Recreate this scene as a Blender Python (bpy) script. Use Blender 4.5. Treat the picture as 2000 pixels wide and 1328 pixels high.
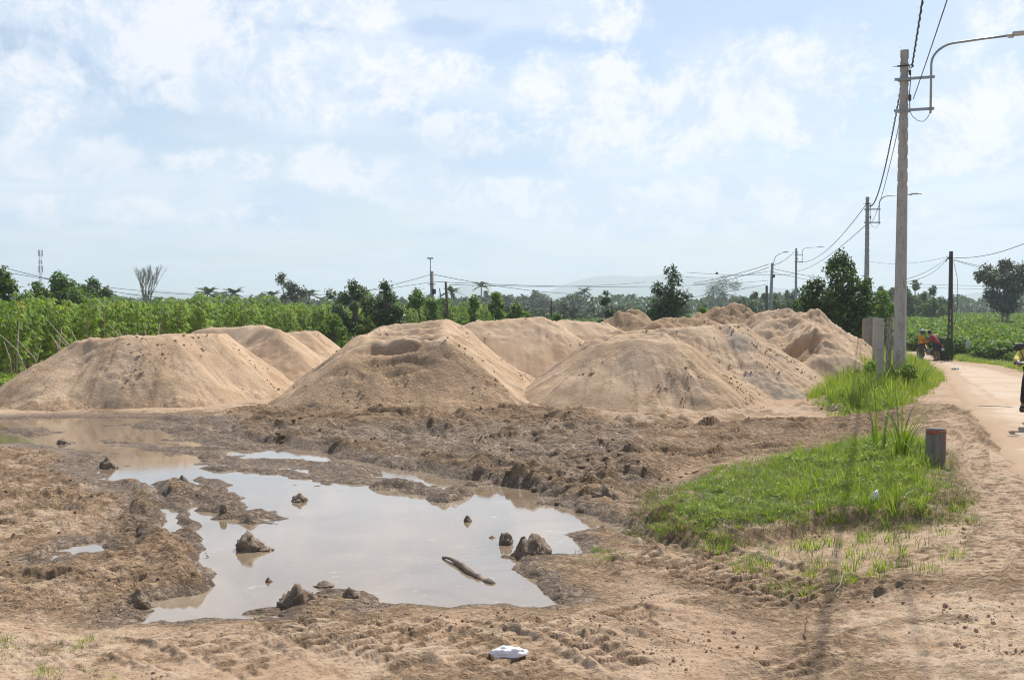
import bpy, math, random
import numpy as np
from mathutils import Vector, Matrix

C = bpy.context
scene = C.scene
for o in list(bpy.data.objects):
    bpy.data.objects.remove(o)
COL = scene.collection
R = math.radians
random.seed(7)
RNG = np.random.default_rng(11)

# ------------------------------------------------------------------ camera, sky, sun, exposure
FPX = 2200.0                      # focal length in pixels of the 2000 px wide photograph
CAMH = 2.4
HOR = 597.0
PITCH = math.atan((664 - HOR) / FPX)
cam_d = bpy.data.cameras.new('camera')
cam_d.sensor_width = 36.0
cam_d.lens = 36.0 * FPX / 2000.0
cam_d.clip_start = 0.1
cam_d.clip_end = 30000
cam = bpy.data.objects.new('camera', cam_d)
COL.objects.link(cam)
cam.location = (0, 0, CAMH)
cam.rotation_euler = (R(90) - PITCH, 0, 0)
scene.camera = cam

SUN_EL, SUN_AZ = R(52), R(28)     # azimuth measured from straight ahead (+Y) towards the right (+X)
SUN_STRENGTH = 5.0
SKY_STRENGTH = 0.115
EXPOSURE = 0.08
HAZE_DENSITY = 0.00042

world = bpy.data.worlds.new('World')
scene.world = world
world.use_nodes = True


def N(nt, t, **kw):
    n = nt.nodes.new(t)
    for k, v in kw.items():
        if k.startswith('i_'):
            n.inputs[k[2:]].default_value = v
        else:
            setattr(n, k, v)
    return n


def math_n(nt, op, a, b=None, c=None, clamp=False):
    n = nt.nodes.new('ShaderNodeMath')
    n.operation = op
    n.use_clamp = clamp
    for i, v in enumerate((a, b, c)):
        if v is None:
            continue
        if isinstance(v, (int, float)):
            n.inputs[i].default_value = v
        else:
            nt.links.new(v, n.inputs[i])
    return n.outputs[0]


def mix_rgb(nt, fac, a, b, mode='MIX'):
    n = nt.nodes.new('ShaderNodeMix')
    n.data_type = 'RGBA'
    n.blend_type = mode
    for i, v in ((0, fac), (6, a), (7, b)):
        if isinstance(v, (int, float)):
            n.inputs[i].default_value = v
        elif isinstance(v, tuple):
            n.inputs[i].default_value = v if len(v) == 4 else (*v, 1)
        else:
            nt.links.new(v, n.inputs[i])
    return n.outputs[2]


def smooth_n(nt, v, lo, hi):
    n = nt.nodes.new('ShaderNodeMapRange')
    n.interpolation_type = 'SMOOTHSTEP'
    nt.links.new(v, n.inputs[0])
    n.inputs[1].default_value = lo
    n.inputs[2].default_value = hi
    return n.outputs[0]


def noise_n(nt, vec, scale, detail=6, rough=0.55, dist=0.0, dims='3D'):
    n = nt.nodes.new('ShaderNodeTexNoise')
    n.noise_dimensions = dims
    n.inputs['Scale'].default_value = scale
    n.inputs['Detail'].default_value = detail
    n.inputs['Roughness'].default_value = rough
    n.inputs['Distortion'].default_value = dist
    if vec is not None:
        nt.links.new(vec, n.inputs['Vector'])
    return n.outputs[0]


def build_world():
    nt = world.node_tree
    nt.nodes.clear()
    out = N(nt, 'ShaderNodeOutputWorld')
    bg = N(nt, 'ShaderNodeBackground')
    nt.links.new(bg.outputs[0], out.inputs[0])
    bg.inputs[1].default_value = 1.0
    sky = N(nt, 'ShaderNodeTexSky')
    sky.sky_type = 'NISHITA'
    sky.sun_disc = False
    sky.sun_elevation = SUN_EL
    sky.sun_rotation = SUN_AZ
    sky.air_density = 1.0
    sky.dust_density = 1.2
    sky.ozone_density = 1.6
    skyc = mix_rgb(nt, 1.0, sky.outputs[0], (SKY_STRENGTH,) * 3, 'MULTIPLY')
    tc = N(nt, 'ShaderNodeTexCoord')
    sep = N(nt, 'ShaderNodeSeparateXYZ')
    nt.links.new(tc.outputs['Generated'], sep.inputs[0])
    X, Y, Z = sep.outputs
    zc = math_n(nt, 'MAXIMUM', Z, 0.0)
    den = math_n(nt, 'ADD', zc, 0.13)
    cx = math_n(nt, 'DIVIDE', X, den)
    cy = math_n(nt, 'DIVIDE', Y, den)
    comb = N(nt, 'ShaderNodeCombineXYZ')
    nt.links.new(cx, comb.inputs[0])
    nt.links.new(cy, comb.inputs[1])
    P = comb.outputs[0]
    n1 = noise_n(nt, P, 0.62, 10, 0.56, 0.25)
    # large scattered cover over the whole sky
    cover = smooth_n(nt, n1, 0.36, 0.60)
    # azimuth / elevation coordinates for the bigger cumulus heads
    az = math_n(nt, 'ARCTAN2', X, Y)
    el = math_n(nt, 'ARCSINE', Z)
    ce = N(nt, 'ShaderNodeCombineXYZ')
    nt.links.new(az, ce.inputs[0])
    nt.links.new(el, ce.inputs[1])
    nd = noise_n(nt, ce.outputs[0], 9.0, 9, 0.60, 0.0)
    nb = noise_n(nt, ce.outputs[0], 26.0, 9, 0.66, 0.2)

    def blob(px, py, rx, ry, flat=1.0):
        a0 = math.atan((px - 1000) / FPX)
        e0 = math.atan((HOR - py) / FPX)
        dx = math_n(nt, 'DIVIDE', math_n(nt, 'SUBTRACT', az, a0), rx / FPX)
        dy = math_n(nt, 'DIVIDE', math_n(nt, 'SUBTRACT', el, e0), ry / FPX)
        r = math_n(nt, 'SQRT', math_n(nt, 'ADD', math_n(nt, 'MULTIPLY', dx, dx), math_n(nt, 'MULTIPLY', dy, dy)))
        return math_n(nt, 'SUBTRACT', 1.0, r)

    def union(l):
        m = l[0]
        for b in l[1:]:
            m = math_n(nt, 'MAXIMUM', m, b)
        return m
    wob = math_n(nt, 'MULTIPLY', math_n(nt, 'SUBTRACT', nd, 0.5), 2.3)
    wob2 = math_n(nt, 'MULTIPLY', math_n(nt, 'SUBTRACT', nb, 0.5), 1.9)
    wobs = math_n(nt, 'ADD', wob, wob2)
    heads = union([blob(1540, 190, 210, 130), blob(1360, 220, 190, 120), blob(1180, 190, 170, 95), blob(1270, 270, 260, 70),
                   blob(1080, 160, 90, 60), blob(1900, 230, 130, 90), blob(1960, 60, 90, 60), blob(680, 190, 200, 90),
                   blob(590, 110, 130, 60), blob(300, 90, 240, 100), blob(60, 200, 120, 110), blob(380, 200, 80, 40),
                   blob(1400, 385, 160, 50), blob(1130, 400, 190, 50), blob(820, 150, 150, 60), blob(420, 330, 150, 40),
                   blob(1150, 40, 110, 60), blob(70, 50, 150, 70), blob(620, 30, 170, 50), blob(1850, 320, 160, 50), blob(150, 330, 200, 45), blob(700, 330, 180, 50), blob(950, 380, 200, 40), blob(300, 420, 260, 35), blob(1250, 440, 260, 35), blob(1620, 430, 220, 35), blob(900, 260, 120, 60), blob(480, 150, 150, 60)])
    hm = math_n(nt, 'ADD', heads, wobs)
    head_mask = smooth_n(nt, hm, -0.06, 0.42)
    holes = union([blob(620, 70, 70, 40), blob(590, 170, 50, 22), blob(1300, 30, 170, 70), blob(1450, 20, 260, 50), blob(1800, 80, 90, 110),
                   blob(160, 5, 70, 18), blob(1130, 90, 90, 26), blob(870, 60, 90, 30), blob(1700, 60, 140, 60)])
    holem = smooth_n(nt, math_n(nt, 'ADD', holes, math_n(nt, 'MULTIPLY', wobs, 0.55)), -0.05, 0.55)
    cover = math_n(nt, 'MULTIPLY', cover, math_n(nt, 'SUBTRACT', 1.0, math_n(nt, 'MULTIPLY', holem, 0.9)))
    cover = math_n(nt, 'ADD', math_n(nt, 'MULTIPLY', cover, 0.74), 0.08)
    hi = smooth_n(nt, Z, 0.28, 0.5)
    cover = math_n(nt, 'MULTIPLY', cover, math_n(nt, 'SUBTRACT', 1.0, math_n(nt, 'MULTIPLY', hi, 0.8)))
    # thin veil colour (soft blue grey) with slow brightness changes
    n2 = noise_n(nt, P, 1.5, 7, 0.55, 0.4)
    veil = mix_rgb(nt, smooth_n(nt, n2, 0.34, 0.64), (0.50, 0.68, 0.93, 1), (0.84, 0.91, 1.02, 1))
    darks = union([blob(900, 20, 190, 55), blob(1050, 30, 150, 40), blob(420, 240, 230, 70), blob(820, 300, 260, 90), blob(200, 340, 300, 60)])
    darkm = smooth_n(nt, math_n(nt, 'ADD', darks, math_n(nt, 'MULTIPLY', wobs, 0.4)), 0.0, 1.1)
    c1 = mix_rgb(nt, cover, skyc, veil)
    white = mix_rgb(nt, smooth_n(nt, noise_n(nt, ce.outputs[0], 15.0, 10, 0.70, 0.3), 0.40, 0.58), (0.68, 0.79, 0.94, 1), (1.0, 0.99, 1.02, 1))
    c2 = mix_rgb(nt, math_n(nt, 'MULTIPLY', head_mask, 0.78), c1, white)
    c3 = mix_rgb(nt, math_n(nt, 'MULTIPLY', darkm, 0.45), c2, (0.56, 0.69, 0.86, 1))
    # pale band low over the horizon
    low = smooth_n(nt, Z, 0.17, 0.02)
    low = N(nt, 'ShaderNodeMapRange', interpolation_type='SMOOTHSTEP')
    nt.links.new(Z, low.inputs[0])
    low.inputs[1].default_value = 0.0
    low.inputs[2].default_value = 0.17
    low.inputs[3].default_value = 0.5
    low.inputs[4].default_value = 0.0
    c4 = mix_rgb(nt, low.outputs[0], c3, (0.70, 0.82, 0.98, 1))
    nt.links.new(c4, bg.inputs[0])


build_world()

sun_d = bpy.data.lights.new('sun', 'SUN')
sun_d.energy = SUN_STRENGTH
sun_d.angle = R(0.5)
sun_d.color = (1.0, 0.94, 0.85)
sun = bpy.data.objects.new('sun', sun_d)
COL.objects.link(sun)
sun.location = (20, 40, 60)
SDIR = Vector((math.sin(SUN_AZ) * math.cos(SUN_EL), math.cos(SUN_AZ) * math.cos(SUN_EL), math.sin(SUN_EL)))
sun.rotation_euler = SDIR.to_track_quat('Z', 'Y').to_euler()

scene.view_settings.view_transform = 'Standard'
scene.view_settings.look = 'None'
scene.view_settings.gamma = 1.0
scene.view_settings.use_curve_mapping = False
scene.view_settings.exposure = EXPOSURE
scene.render.engine = 'CYCLES'
scene.cycles.use_denoising = True
scene.cycles.filter_width = 1.1
scene.cycles.max_bounces = 8
scene.cycles.transparent_max_bounces = 8
scene.cycles.volume_bounces = 1

# ------------------------------------------------------------------ pixel -> world helpers
CP, SP = math.cos(PITCH), math.sin(PITCH)


def ray(px, py):
    a, b = (px - 1000) / FPX, (664 - py) / FPX
    return np.array([a, CP + b * SP, -SP + b * CP])


def gp(px, py, z=0.05):
    r = ray(px, py)
    t = (z - CAMH) / r[2]
    return np.array([r[0] * t, r[1] * t, z])


def pd(px, py, d):
    r = ray(px, py)
    t = d / r[1]
    return np.array([r[0] * t, d, CAMH + r[2] * t])


# ------------------------------------------------------------------ numpy noise
_T = np.random.default_rng(3).random((256, 256)).astype(np.float32)


def vnoise(x, y, seed=0):
    x = x + seed * 17.31
    y = y + seed * 9.77
    xi = np.floor(x).astype(np.int64)
    yi = np.floor(y).astype(np.int64)
    fx, fy = x - xi, y - yi
    fx = fx * fx * fx * (fx * (fx * 6 - 15) + 10)
    fy = fy * fy * fy * (fy * (fy * 6 - 15) + 10)
    x0, x1, y0, y1 = xi & 255, (xi + 1) & 255, yi & 255, (yi + 1) & 255
    a = _T[x0, y0] * (1 - fx) + _T[x1, y0] * fx
    b = _T[x0, y1] * (1 - fx) + _T[x1, y1] * fx
    return (a * (1 - fy) + b * fy) * 2 - 1


def fbm(x, y, scale, octv=4, gain=0.5, seed=0):
    s, amp, tot = 0, 1.0, 0
    ca, sa = math.cos(0.6), math.sin(0.6)
    x, y = x * scale, y * scale
    for i in range(octv):
        s = s + amp * vnoise(x, y, seed + i * 3)
        tot += amp
        amp *= gain
        x, y = (x * ca - y * sa) * 2.03, (x * sa + y * ca) * 2.03
    return s / tot


def ridged(x, y, scale, octv=4, gain=0.55, seed=0):
    s, amp, tot = 0, 1.0, 0
    ca, sa = math.cos(0.9), math.sin(0.9)
    x, y = x * scale, y * scale
    for i in range(octv):
        s = s + amp * (1 - np.abs(vnoise(x, y, seed + i * 5)) * 2.0)
        tot += amp
        amp *= gain
        x, y = (x * ca - y * sa) * 2.1, (x * sa + y * ca) * 2.1
    return s / tot


def clodf(x, y, scale, seed=0, prob=0.6):
    """field of half-sunk clods: union of squashed domes on a jittered grid, 0..1"""
    x = x * scale + seed * 7.7
    y = y * scale + seed * 3.3
    xi = np.floor(x).astype(np.int64)
    yi = np.floor(y).astype(np.int64)
    best = np.zeros_like(x)
    for dx in (-1, 0, 1):
        for dy in (-1, 0, 1):
            cx, cy = xi + dx, yi + dy
            a, b = cx & 255, cy & 255
            r1 = _T[a, b]
            r2 = _T[(a + 71) & 255, (b + 13) & 255]
            r3 = _T[(a + 29) & 255, (b + 151) & 255]
            r4 = _T[(a + 111) & 255, (b + 57) & 255]
            r = 0.22 + 0.55 * r3 * r3
            ex = (x - cx - r1) * (0.75 + 0.5 * r4)
            ey = (y - cy - r2) * (1.25 - 0.5 * r4)
            d2 = (ex * ex + ey * ey) / (r * r)
            h = np.sqrt(np.clip(1 - d2, 0, 1)) * (0.35 + 0.65 * r4) * r * 1.6
            best = np.where(r4 < prob, np.maximum(best, h), best)
    return best


def terr(v, n, sharp=0.18):
    """terraces: crisp little scarps where v crosses a level"""
    t = v * n
    fl = np.floor(t)
    return (fl + sst(t - fl, 0.0, sharp)) / n


def sst(v, lo, hi):
    t = np.clip((v - lo) / (hi - lo), 0, 1)
    return t * t * (3 - 2 * t)


def seg_field(x, y, pts):
    """distance to a polyline, arc length along it, signed side"""
    pts = np.asarray(pts)[:, :2]
    best = np.full(x.shape, 1e9)
    arc = np.zeros(x.shape)
    side = np.zeros(x.shape)
    acc = 0
    for a, b in zip(pts[:-1], pts[1:]):
        d = b - a
        L = math.hypot(*d) + 1e-9
        t = np.clip(((x - a[0]) * d[0] + (y - a[1]) * d[1]) / L / L, 0, 1)
        qx, qy = a[0] + t * d[0], a[1] + t * d[1]
        dist = np.hypot(x - qx, y - qy)
        sd = ((x - a[0]) * d[1] - (y - a[1]) * d[0]) / L
        m = dist < best
        best = np.where(m, dist, best)
        arc = np.where(m, acc + t * L, arc)
        side = np.where(m, sd, side)
        acc += L
    return best, arc, side, acc


def poly_sd(x, y, pts):
    """signed distance to a polygon, positive inside"""
    pts = np.asarray(pts)[:, :2]
    n = len(pts)
    best = np.full(x.shape, 1e9)
    ins = np.zeros(x.shape, bool)
    for i in range(n):
        a, b = pts[i], pts[(i + 1) % n]
        d = b - a
        L2 = d @ d + 1e-12
        t = np.clip(((x - a[0]) * d[0] + (y - a[1]) * d[1]) / L2, 0, 1)
        best = np.minimum(best, np.hypot(x - a[0] - t * d[0], y - a[1] - t * d[1]))
        c = ((a[1] > y) != (b[1] > y)) & (x < (b[0] - a[0]) * (y - a[1]) / (b[1] - a[1] + 1e-12) + a[0])
        ins ^= c
    return np.where(ins, best, -best)


# ------------------------------------------------------------------ object helpers
def tag(o, label=None, cat=None, group=None, kind=None):
    if label: o['label'] = label
    if cat: o['category'] = cat
    if group: o['group'] = group
    if kind: o['kind'] = kind
    return o


def link(name, data, parent=None, loc=None):
    o = bpy.data.objects.new(name, data)
    COL.objects.link(o)
    if parent is not None:
        o.parent = parent
    if loc is not None:
        o.location = loc
    return o


def empty(name, loc=(0, 0, 0), rz=0, label=None, cat=None, group=None):
    o = bpy.data.objects.new(name, None)
    o.empty_display_size = 0.2
    COL.objects.link(o)
    o.location = loc
    o.rotation_euler = (0, 0, rz)
    return tag(o, label, cat, group)


def mesh_np(name, V, F, mat=None, smooth=True, attrs=None):
    me = bpy.data.meshes.new(name)
    V = np.asarray(V, np.float32)
    F = np.asarray(F, np.int32)
    me.vertices.add(len(V))
    me.vertices.foreach_set('co', V.ravel())
    k = F.shape[1]
    me.loops.add(F.size)
    me.loops.foreach_set('vertex_index', F.ravel())
    me.polygons.add(len(F))
    me.polygons.foreach_set('loop_start', np.arange(0, F.size, k, dtype=np.int32))
    me.polygons.foreach_set('loop_total', np.full(len(F), k, np.int32))
    if attrs:
        for kk, vv in attrs.items():
            a = me.attributes.new(kk, 'FLOAT', 'POINT')
            a.data.foreach_set('value', np.asarray(vv, np.float32).ravel())
    if mat: me.materials.append(mat)
    me.update(calc_edges=True)
    if smooth:
        me.polygons.foreach_set('use_smooth', np.ones(len(F), bool))
    return me


def grid_faces(nr, nc):
    i = np.arange(nr - 1)[:, None] * nc + np.arange(nc - 1)[None, :]
    i = i.ravel()
    return np.stack([i, i + 1, i + 1 + nc, i + nc], 1)


class MB:
    """collects shapes into one mesh"""
    def __init__(s):
        s.v, s.f, s.t = [], [], []

    def add(s, V, F, tone=0.5):
        n = len(s.v)
        s.v += [tuple(p) for p in V]
        s.f += [tuple(i + n for i in f) for f in F]
        s.t += [tone] * len(V)

    def box(s, c, size, rot=None, taper=1.0):
        hx, hy, hz = size[0] / 2, size[1] / 2, size[2] / 2
        V = [Vector((x * hx * (taper if z > 0 else 1), y * hy * (taper if z > 0 else 1), z * hz)) for z in (-1, 1) for x, y in ((-1, -1), (1, -1), (1, 1), (-1, 1))]
        if rot is not None:
            V = [rot @ p for p in V]
        V = [p + Vector(c) for p in V]
        s.add(V, [(3, 2, 1, 0), (4, 5, 6, 7), (0, 1, 5, 4), (1, 2, 6, 5), (2, 3, 7, 6), (3, 0, 4, 7)])
        return s

    def tube(s, pts, rad, n=8, cap=True, squash=None):
        pts = [Vector(p) for p in pts]
        if not isinstance(rad, (list, tuple)):
            rad = [rad] * len(pts)
        V, F = [], []
        up = None
        for i, p in enumerate(pts):
            d = (pts[min(i + 1, len(pts) - 1)] - pts[max(i - 1, 0)])
            d = d.normalized() if d.length > 1e-9 else Vector((0, 0, 1))
            if up is None:
                up = Vector((1, 0, 0)) if abs(d.x) < 0.8 else Vector((0, 1, 0))
            a = d.cross(up)
            if a.length < 1e-4:
                a = d.orthogonal()
            a.normalize()
            b = a.cross(d).normalized()
            up = b
            for k in range(n):
                t = 2 * math.pi * k / n
                V.append(p + (a * math.cos(t) + b * math.sin(t)) * rad[i])
        for i in range(len(pts) - 1):
            for k in range(n):
                F.append((i * n + k, i * n + (k + 1) % n, (i + 1) * n + (k + 1) % n, (i + 1) * n + k))
        if cap:
            F.append(tuple(range(n - 1, -1, -1)))
            F.append(tuple((len(pts) - 1) * n + k for k in range(n)))
        s.add(V, F)
        return s

    def lathe(s, prof, n=16, M=None):
        V, F = [], []
        for r, z in prof:
            for k in range(n):
                t = 2 * math.pi * k / n
                p = Vector((r * math.cos(t), r * math.sin(t), z))
                V.append(M @ p if M else p)
        for i in range(len(prof) - 1):
            for k in range(n):
                F.append((i * n + k, i * n + (k + 1) % n, (i + 1) * n + (k + 1) % n, (i + 1) * n + k))
        F.append(tuple(range(n - 1, -1, -1)))
        F.append(tuple((len(prof) - 1) * n + k for k in range(n)))
        s.add(V, F)
        return s

    def mesh(s, name, mat=None, smooth=False):
        me = bpy.data.meshes.new(name)
        me.from_pydata(s.v, [], s.f)
        if len(s.t):
            a = me.attributes.new('tone', 'FLOAT', 'POINT')
            a.data.foreach_set('value', s.t)
        if mat: me.materials.append(mat)
        if smooth:
            me.polygons.foreach_set('use_smooth', [True] * len(me.polygons))
        me.update()
        return me

    def obj(s, name, mat=None, parent=None, smooth=False):
        return link(name, s.mesh(name, mat, smooth), parent)


def bevel(o, w=0.005, seg=2):
    m = o.modifiers.new('bevel', 'BEVEL')
    m.width = w
    m.segments = seg
    m.limit_method = 'ANGLE'
    return o


def copy_thing(root, label, group=None, loc=None, rz=None, scale=None):
    c = root.copy()
    COL.objects.link(c)
    for ch in list(root.children):
        d = ch.copy()
        COL.objects.link(d)
        d.parent = c
        for g in list(ch.children):
            e = g.copy()
            COL.objects.link(e)
            e.parent = d
    c['label'] = label
    if group: c['group'] = group
    if loc is not None: c.location = loc
    if rz is not None: c.rotation_euler = (0, 0, rz)
    if scale is not None: c.scale = (scale,) * 3 if isinstance(scale, (int, float)) else scale
    return c


# ------------------------------------------------------------------ materials
def new_mat(name):
    m = bpy.data.materials.new(name)
    m.use_nodes = True
    nt = m.node_tree
    return m, nt, nt.nodes['Principled BSDF']


def simple(name, col, rough=0.6, metal=0.0, var=0.12, scale=8.0, bump=0.0, coat=0.0):
    m, nt, b = new_mat(name)
    tc = N(nt, 'ShaderNodeTexCoord')
    n = noise_n(nt, tc.outputs['Object'], scale, 6, 0.6)
    f = N(nt, 'ShaderNodeMapRange')
    nt.links.new(n, f.inputs[0])
    f.inputs[1].default_value = 0.3
    f.inputs[2].default_value = 0.7
    f.inputs[3].default_value = 1 - var
    f.inputs[4].default_value = 1 + var
    c = N(nt, 'ShaderNodeVectorMath', operation='SCALE')
    c.inputs[0].default_value = col[:3]
    nt.links.new(f.outputs[0], c.inputs['Scale'])
    nt.links.new(c.outputs[0], b.inputs['Base Color'])
    b.inputs['Roughness'].default_value = rough
    b.inputs['Metallic'].default_value = metal
    b.inputs['Coat Weight'].default_value = coat
    if bump:
        bn = N(nt, 'ShaderNodeBump')
        bn.inputs['Strength'].default_value = bump
        bn.inputs['Distance'].default_value = 0.02
        nt.links.new(noise_n(nt, tc.outputs['Object'], scale * 6, 5, 0.6), bn.inputs['Height'])
        nt.links.new(bn.outputs[0], b.inputs['Normal'])
    return m


def leafy(name, dark, light, yellow=None, trans=0.35, rough=0.42, yfrac=0.06, spec=0.5):
    """leaf material: tone attribute per leaf, random per object/instance"""
    m, nt, b = new_mat(name)
    at = N(nt, 'ShaderNodeAttribute', attribute_name='tone')
    oi = N(nt, 'ShaderNodeObjectInfo')
    t = math_n(nt, 'ADD', math_n(nt, 'MULTIPLY', at.outputs['Fac'], 0.75), math_n(nt, 'MULTIPLY', oi.outputs['Random'], 0.25))
    col = mix_rgb(nt, t, (*dark, 1), (*light, 1))
    if yellow:
        ym = math_n(nt, 'GREATER_THAN', at.outputs['Fac'], 1 - yfrac)
        col = mix_rgb(nt, ym, col, (*yellow, 1))
    nt.links.new(col, b.inputs['Base Color'])
    b.inputs['Roughness'].default_value = rough
    b.inputs['Specular IOR Level'].default_value = spec
    tr = N(nt, 'ShaderNodeBsdfTranslucent')
    tcol = mix_rgb(nt, 1.0, col, (1.15, 1.25, 0.45, 1), 'MULTIPLY')
    nt.links.new(tcol, tr.inputs[0])
    mx = N(nt, 'ShaderNodeMixShader')
    mx.inputs[0].default_value = trans
    nt.links.new(b.outputs[0], mx.inputs[1])
    nt.links.new(tr.outputs[0], mx.inputs[2])
    nt.links.new(mx.outputs[0], nt.nodes['Material Output'].inputs[0])
    return m


def earth_material():
    m, nt, b = new_mat('earth')
    geo = N(nt, 'ShaderNodeNewGeometry')
    P = geo.outputs['Position']
    wet = N(nt, 'ShaderNodeAttribute', attribute_name='wet').outputs['Fac']
    mud = N(nt, 'ShaderNodeAttribute', attribute_name='mud').outputs['Fac']
    veg = N(nt, 'ShaderNodeAttribute', attribute_name='veg').outputs['Fac']
    big = noise_n(nt, P, 0.5, 5, 0.6)
    mid = noise_n(nt, P, 3.2, 6, 0.65, 0.4)
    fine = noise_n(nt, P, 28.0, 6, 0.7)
    grain = noise_n(nt, P, 120.0, 3, 0.7)
    dry = mix_rgb(nt, smooth_n(nt, big, 0.35, 0.65), (0.44, 0.305, 0.20, 1), (0.515, 0.385, 0.262, 1))
    dry = mix_rgb(nt, smooth_n(nt, mid, 0.42, 0.66), dry, (0.40, 0.27, 0.172, 1))
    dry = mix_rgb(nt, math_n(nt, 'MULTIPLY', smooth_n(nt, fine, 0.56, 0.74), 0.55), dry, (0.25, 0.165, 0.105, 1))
    mudc = mix_rgb(nt, smooth_n(nt, mid, 0.35, 0.65), (0.225, 0.147, 0.085, 1), (0.41, 0.283, 0.172, 1))
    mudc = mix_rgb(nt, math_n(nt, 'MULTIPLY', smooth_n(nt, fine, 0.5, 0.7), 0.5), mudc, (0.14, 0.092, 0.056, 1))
    mm = smooth_n(nt, math_n(nt, 'ADD', mud, math_n(nt, 'MULTIPLY', math_n(nt, 'SUBTRACT', mid, 0.5), 1.1)), 0.25, 0.75)
    c = mix_rgb(nt, mm, dry, mudc)
    wetm = smooth_n(nt, math_n(nt, 'ADD', wet, math_n(nt, 'MULTIPLY', math_n(nt, 'SUBTRACT', fine, 0.5), 0.5)), 0.25, 0.7)
    c = mix_rgb(nt, wetm, c, mix_rgb(nt, 0.42, c, (0.12, 0.080, 0.050, 1)))
    green = mix_rgb(nt, smooth_n(nt, mid, 0.35, 0.65), (0.075, 0.115, 0.03, 1), (0.16, 0.185, 0.06, 1))
    c = mix_rgb(nt, smooth_n(nt, math_n(nt, 'ADD', veg, math_n(nt, 'MULTIPLY', math_n(nt, 'SUBTRACT', mid, 0.5), 0.8)), 0.3, 0.7), c, green)
    nt.links.new(c, b.inputs['Base Color'])
    rg = N(nt, 'ShaderNodeMapRange')
    nt.links.new(wetm, rg.inputs[0])
    rg.inputs[3].default_value = 0.9
    rg.inputs[4].default_value = 0.5
    nt.links.new(rg.outputs[0], b.inputs['Roughness'])
    sp = N(nt, 'ShaderNodeMapRange')
    nt.links.new(wetm, sp.inputs[0])
    sp.inputs[3].default_value = 0.15
    sp.inputs[4].default_value = 0.32
    nt.links.new(sp.outputs[0], b.inputs['Specular IOR Level'])
    crumb = smooth_n(nt, noise_n(nt, P, 34.0, 3, 0.6), 0.56, 0.62)
    h = math_n(nt, 'ADD', math_n(nt, 'MULTIPLY', fine, 0.010), math_n(nt, 'MULTIPLY', crumb, 0.012))
    h = math_n(nt, 'ADD', h, math_n(nt, 'MULTIPLY', grain, 0.004))
    h = math_n(nt, 'ADD', h, math_n(nt, 'MULTIPLY', mud, math_n(nt, 'MULTIPLY', smooth_n(nt, noise_n(nt, P, 10.0, 6, 0.68, 0.3), 0.42, 0.6), 0.04)))
    bn = N(nt, 'ShaderNodeBump')
    bn.inputs['Strength'].default_value = 0.9
    bn.inputs['Distance'].default_value = 1.0
    nt.links.new(h, bn.inputs['Height'])
    nt.links.new(bn.outputs[0], b.inputs['Normal'])
    return m


def sand_material():
    m, nt, b = new_mat('sand')
    geo = N(nt, 'ShaderNodeNewGeometry')
    P = geo.outputs['Position']
    damp = N(nt, 'ShaderNodeAttribute', attribute_name='damp').outputs['Fac']
    grey = N(nt, 'ShaderNodeAttribute', attribute_name='grey').outputs['Fac']
    big = noise_n(nt, P, 0.8, 5, 0.6, 0.5)
    mid = noise_n(nt, P, 5.0, 6, 0.65, 0.4)
    fine = noise_n(nt, P, 26.0, 5, 0.7)
    grain = noise_n(nt, P, 140.0, 3, 0.8)
    c = mix_rgb(nt, smooth_n(nt, big, 0.36, 0.64), (0.52, 0.365, 0.232, 1), (0.60, 0.445, 0.30, 1))
    c = mix_rgb(nt, math_n(nt, 'MULTIPLY', smooth_n(nt, mid, 0.5, 0.72), 0.5), c, (0.40, 0.28, 0.185, 1))
    dampm = smooth_n(nt, math_n(nt, 'ADD', damp, math_n(nt, 'MULTIPLY', math_n(nt, 'SUBTRACT', mid, 0.5), 0.9)), 0.3, 0.75)
    c = mix_rgb(nt, dampm, c, mix_rgb(nt, smooth_n(nt, fine, 0.35, 0.65), (0.40, 0.268, 0.165, 1), (0.50, 0.35, 0.215, 1)))
    greym = smooth_n(nt, math_n(nt, 'ADD', grey, math_n(nt, 'MULTIPLY', math_n(nt, 'SUBTRACT', mid, 0.5), 0.9)), 0.35, 0.75)
    c = mix_rgb(nt, greym, c, (0.42, 0.335, 0.255, 1))
    c = mix_rgb(nt, math_n(nt, 'MULTIPLY', smooth_n(nt, grain, 0.5, 0.8), 0.3), c, (0.26, 0.18, 0.12, 1))
    nt.links.new(c, b.inputs['Base Color'])
    b.inputs['Roughness'].default_value = 0.95
    b.inputs['Specular IOR Level'].default_value = 0.12
    h = math_n(nt, 'ADD', math_n(nt, 'MULTIPLY', fine, 0.022), math_n(nt, 'MULTIPLY', grain, 0.005))
    h = math_n(nt, 'ADD', h, math_n(nt, 'MULTIPLY', math_n(nt, 'MULTIPLY', damp, smooth_n(nt, noise_n(nt, P, 14.0, 5, 0.65), 0.45, 0.6)), 0.030))
    bn = N(nt, 'ShaderNodeBump')
    bn.inputs['Strength'].default_value = 0.8
    bn.inputs['Distance'].default_value = 1.0
    nt.links.new(h, bn.inputs['Height'])
    nt.links.new(bn.outputs[0], b.inputs['Normal'])
    return m


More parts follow.
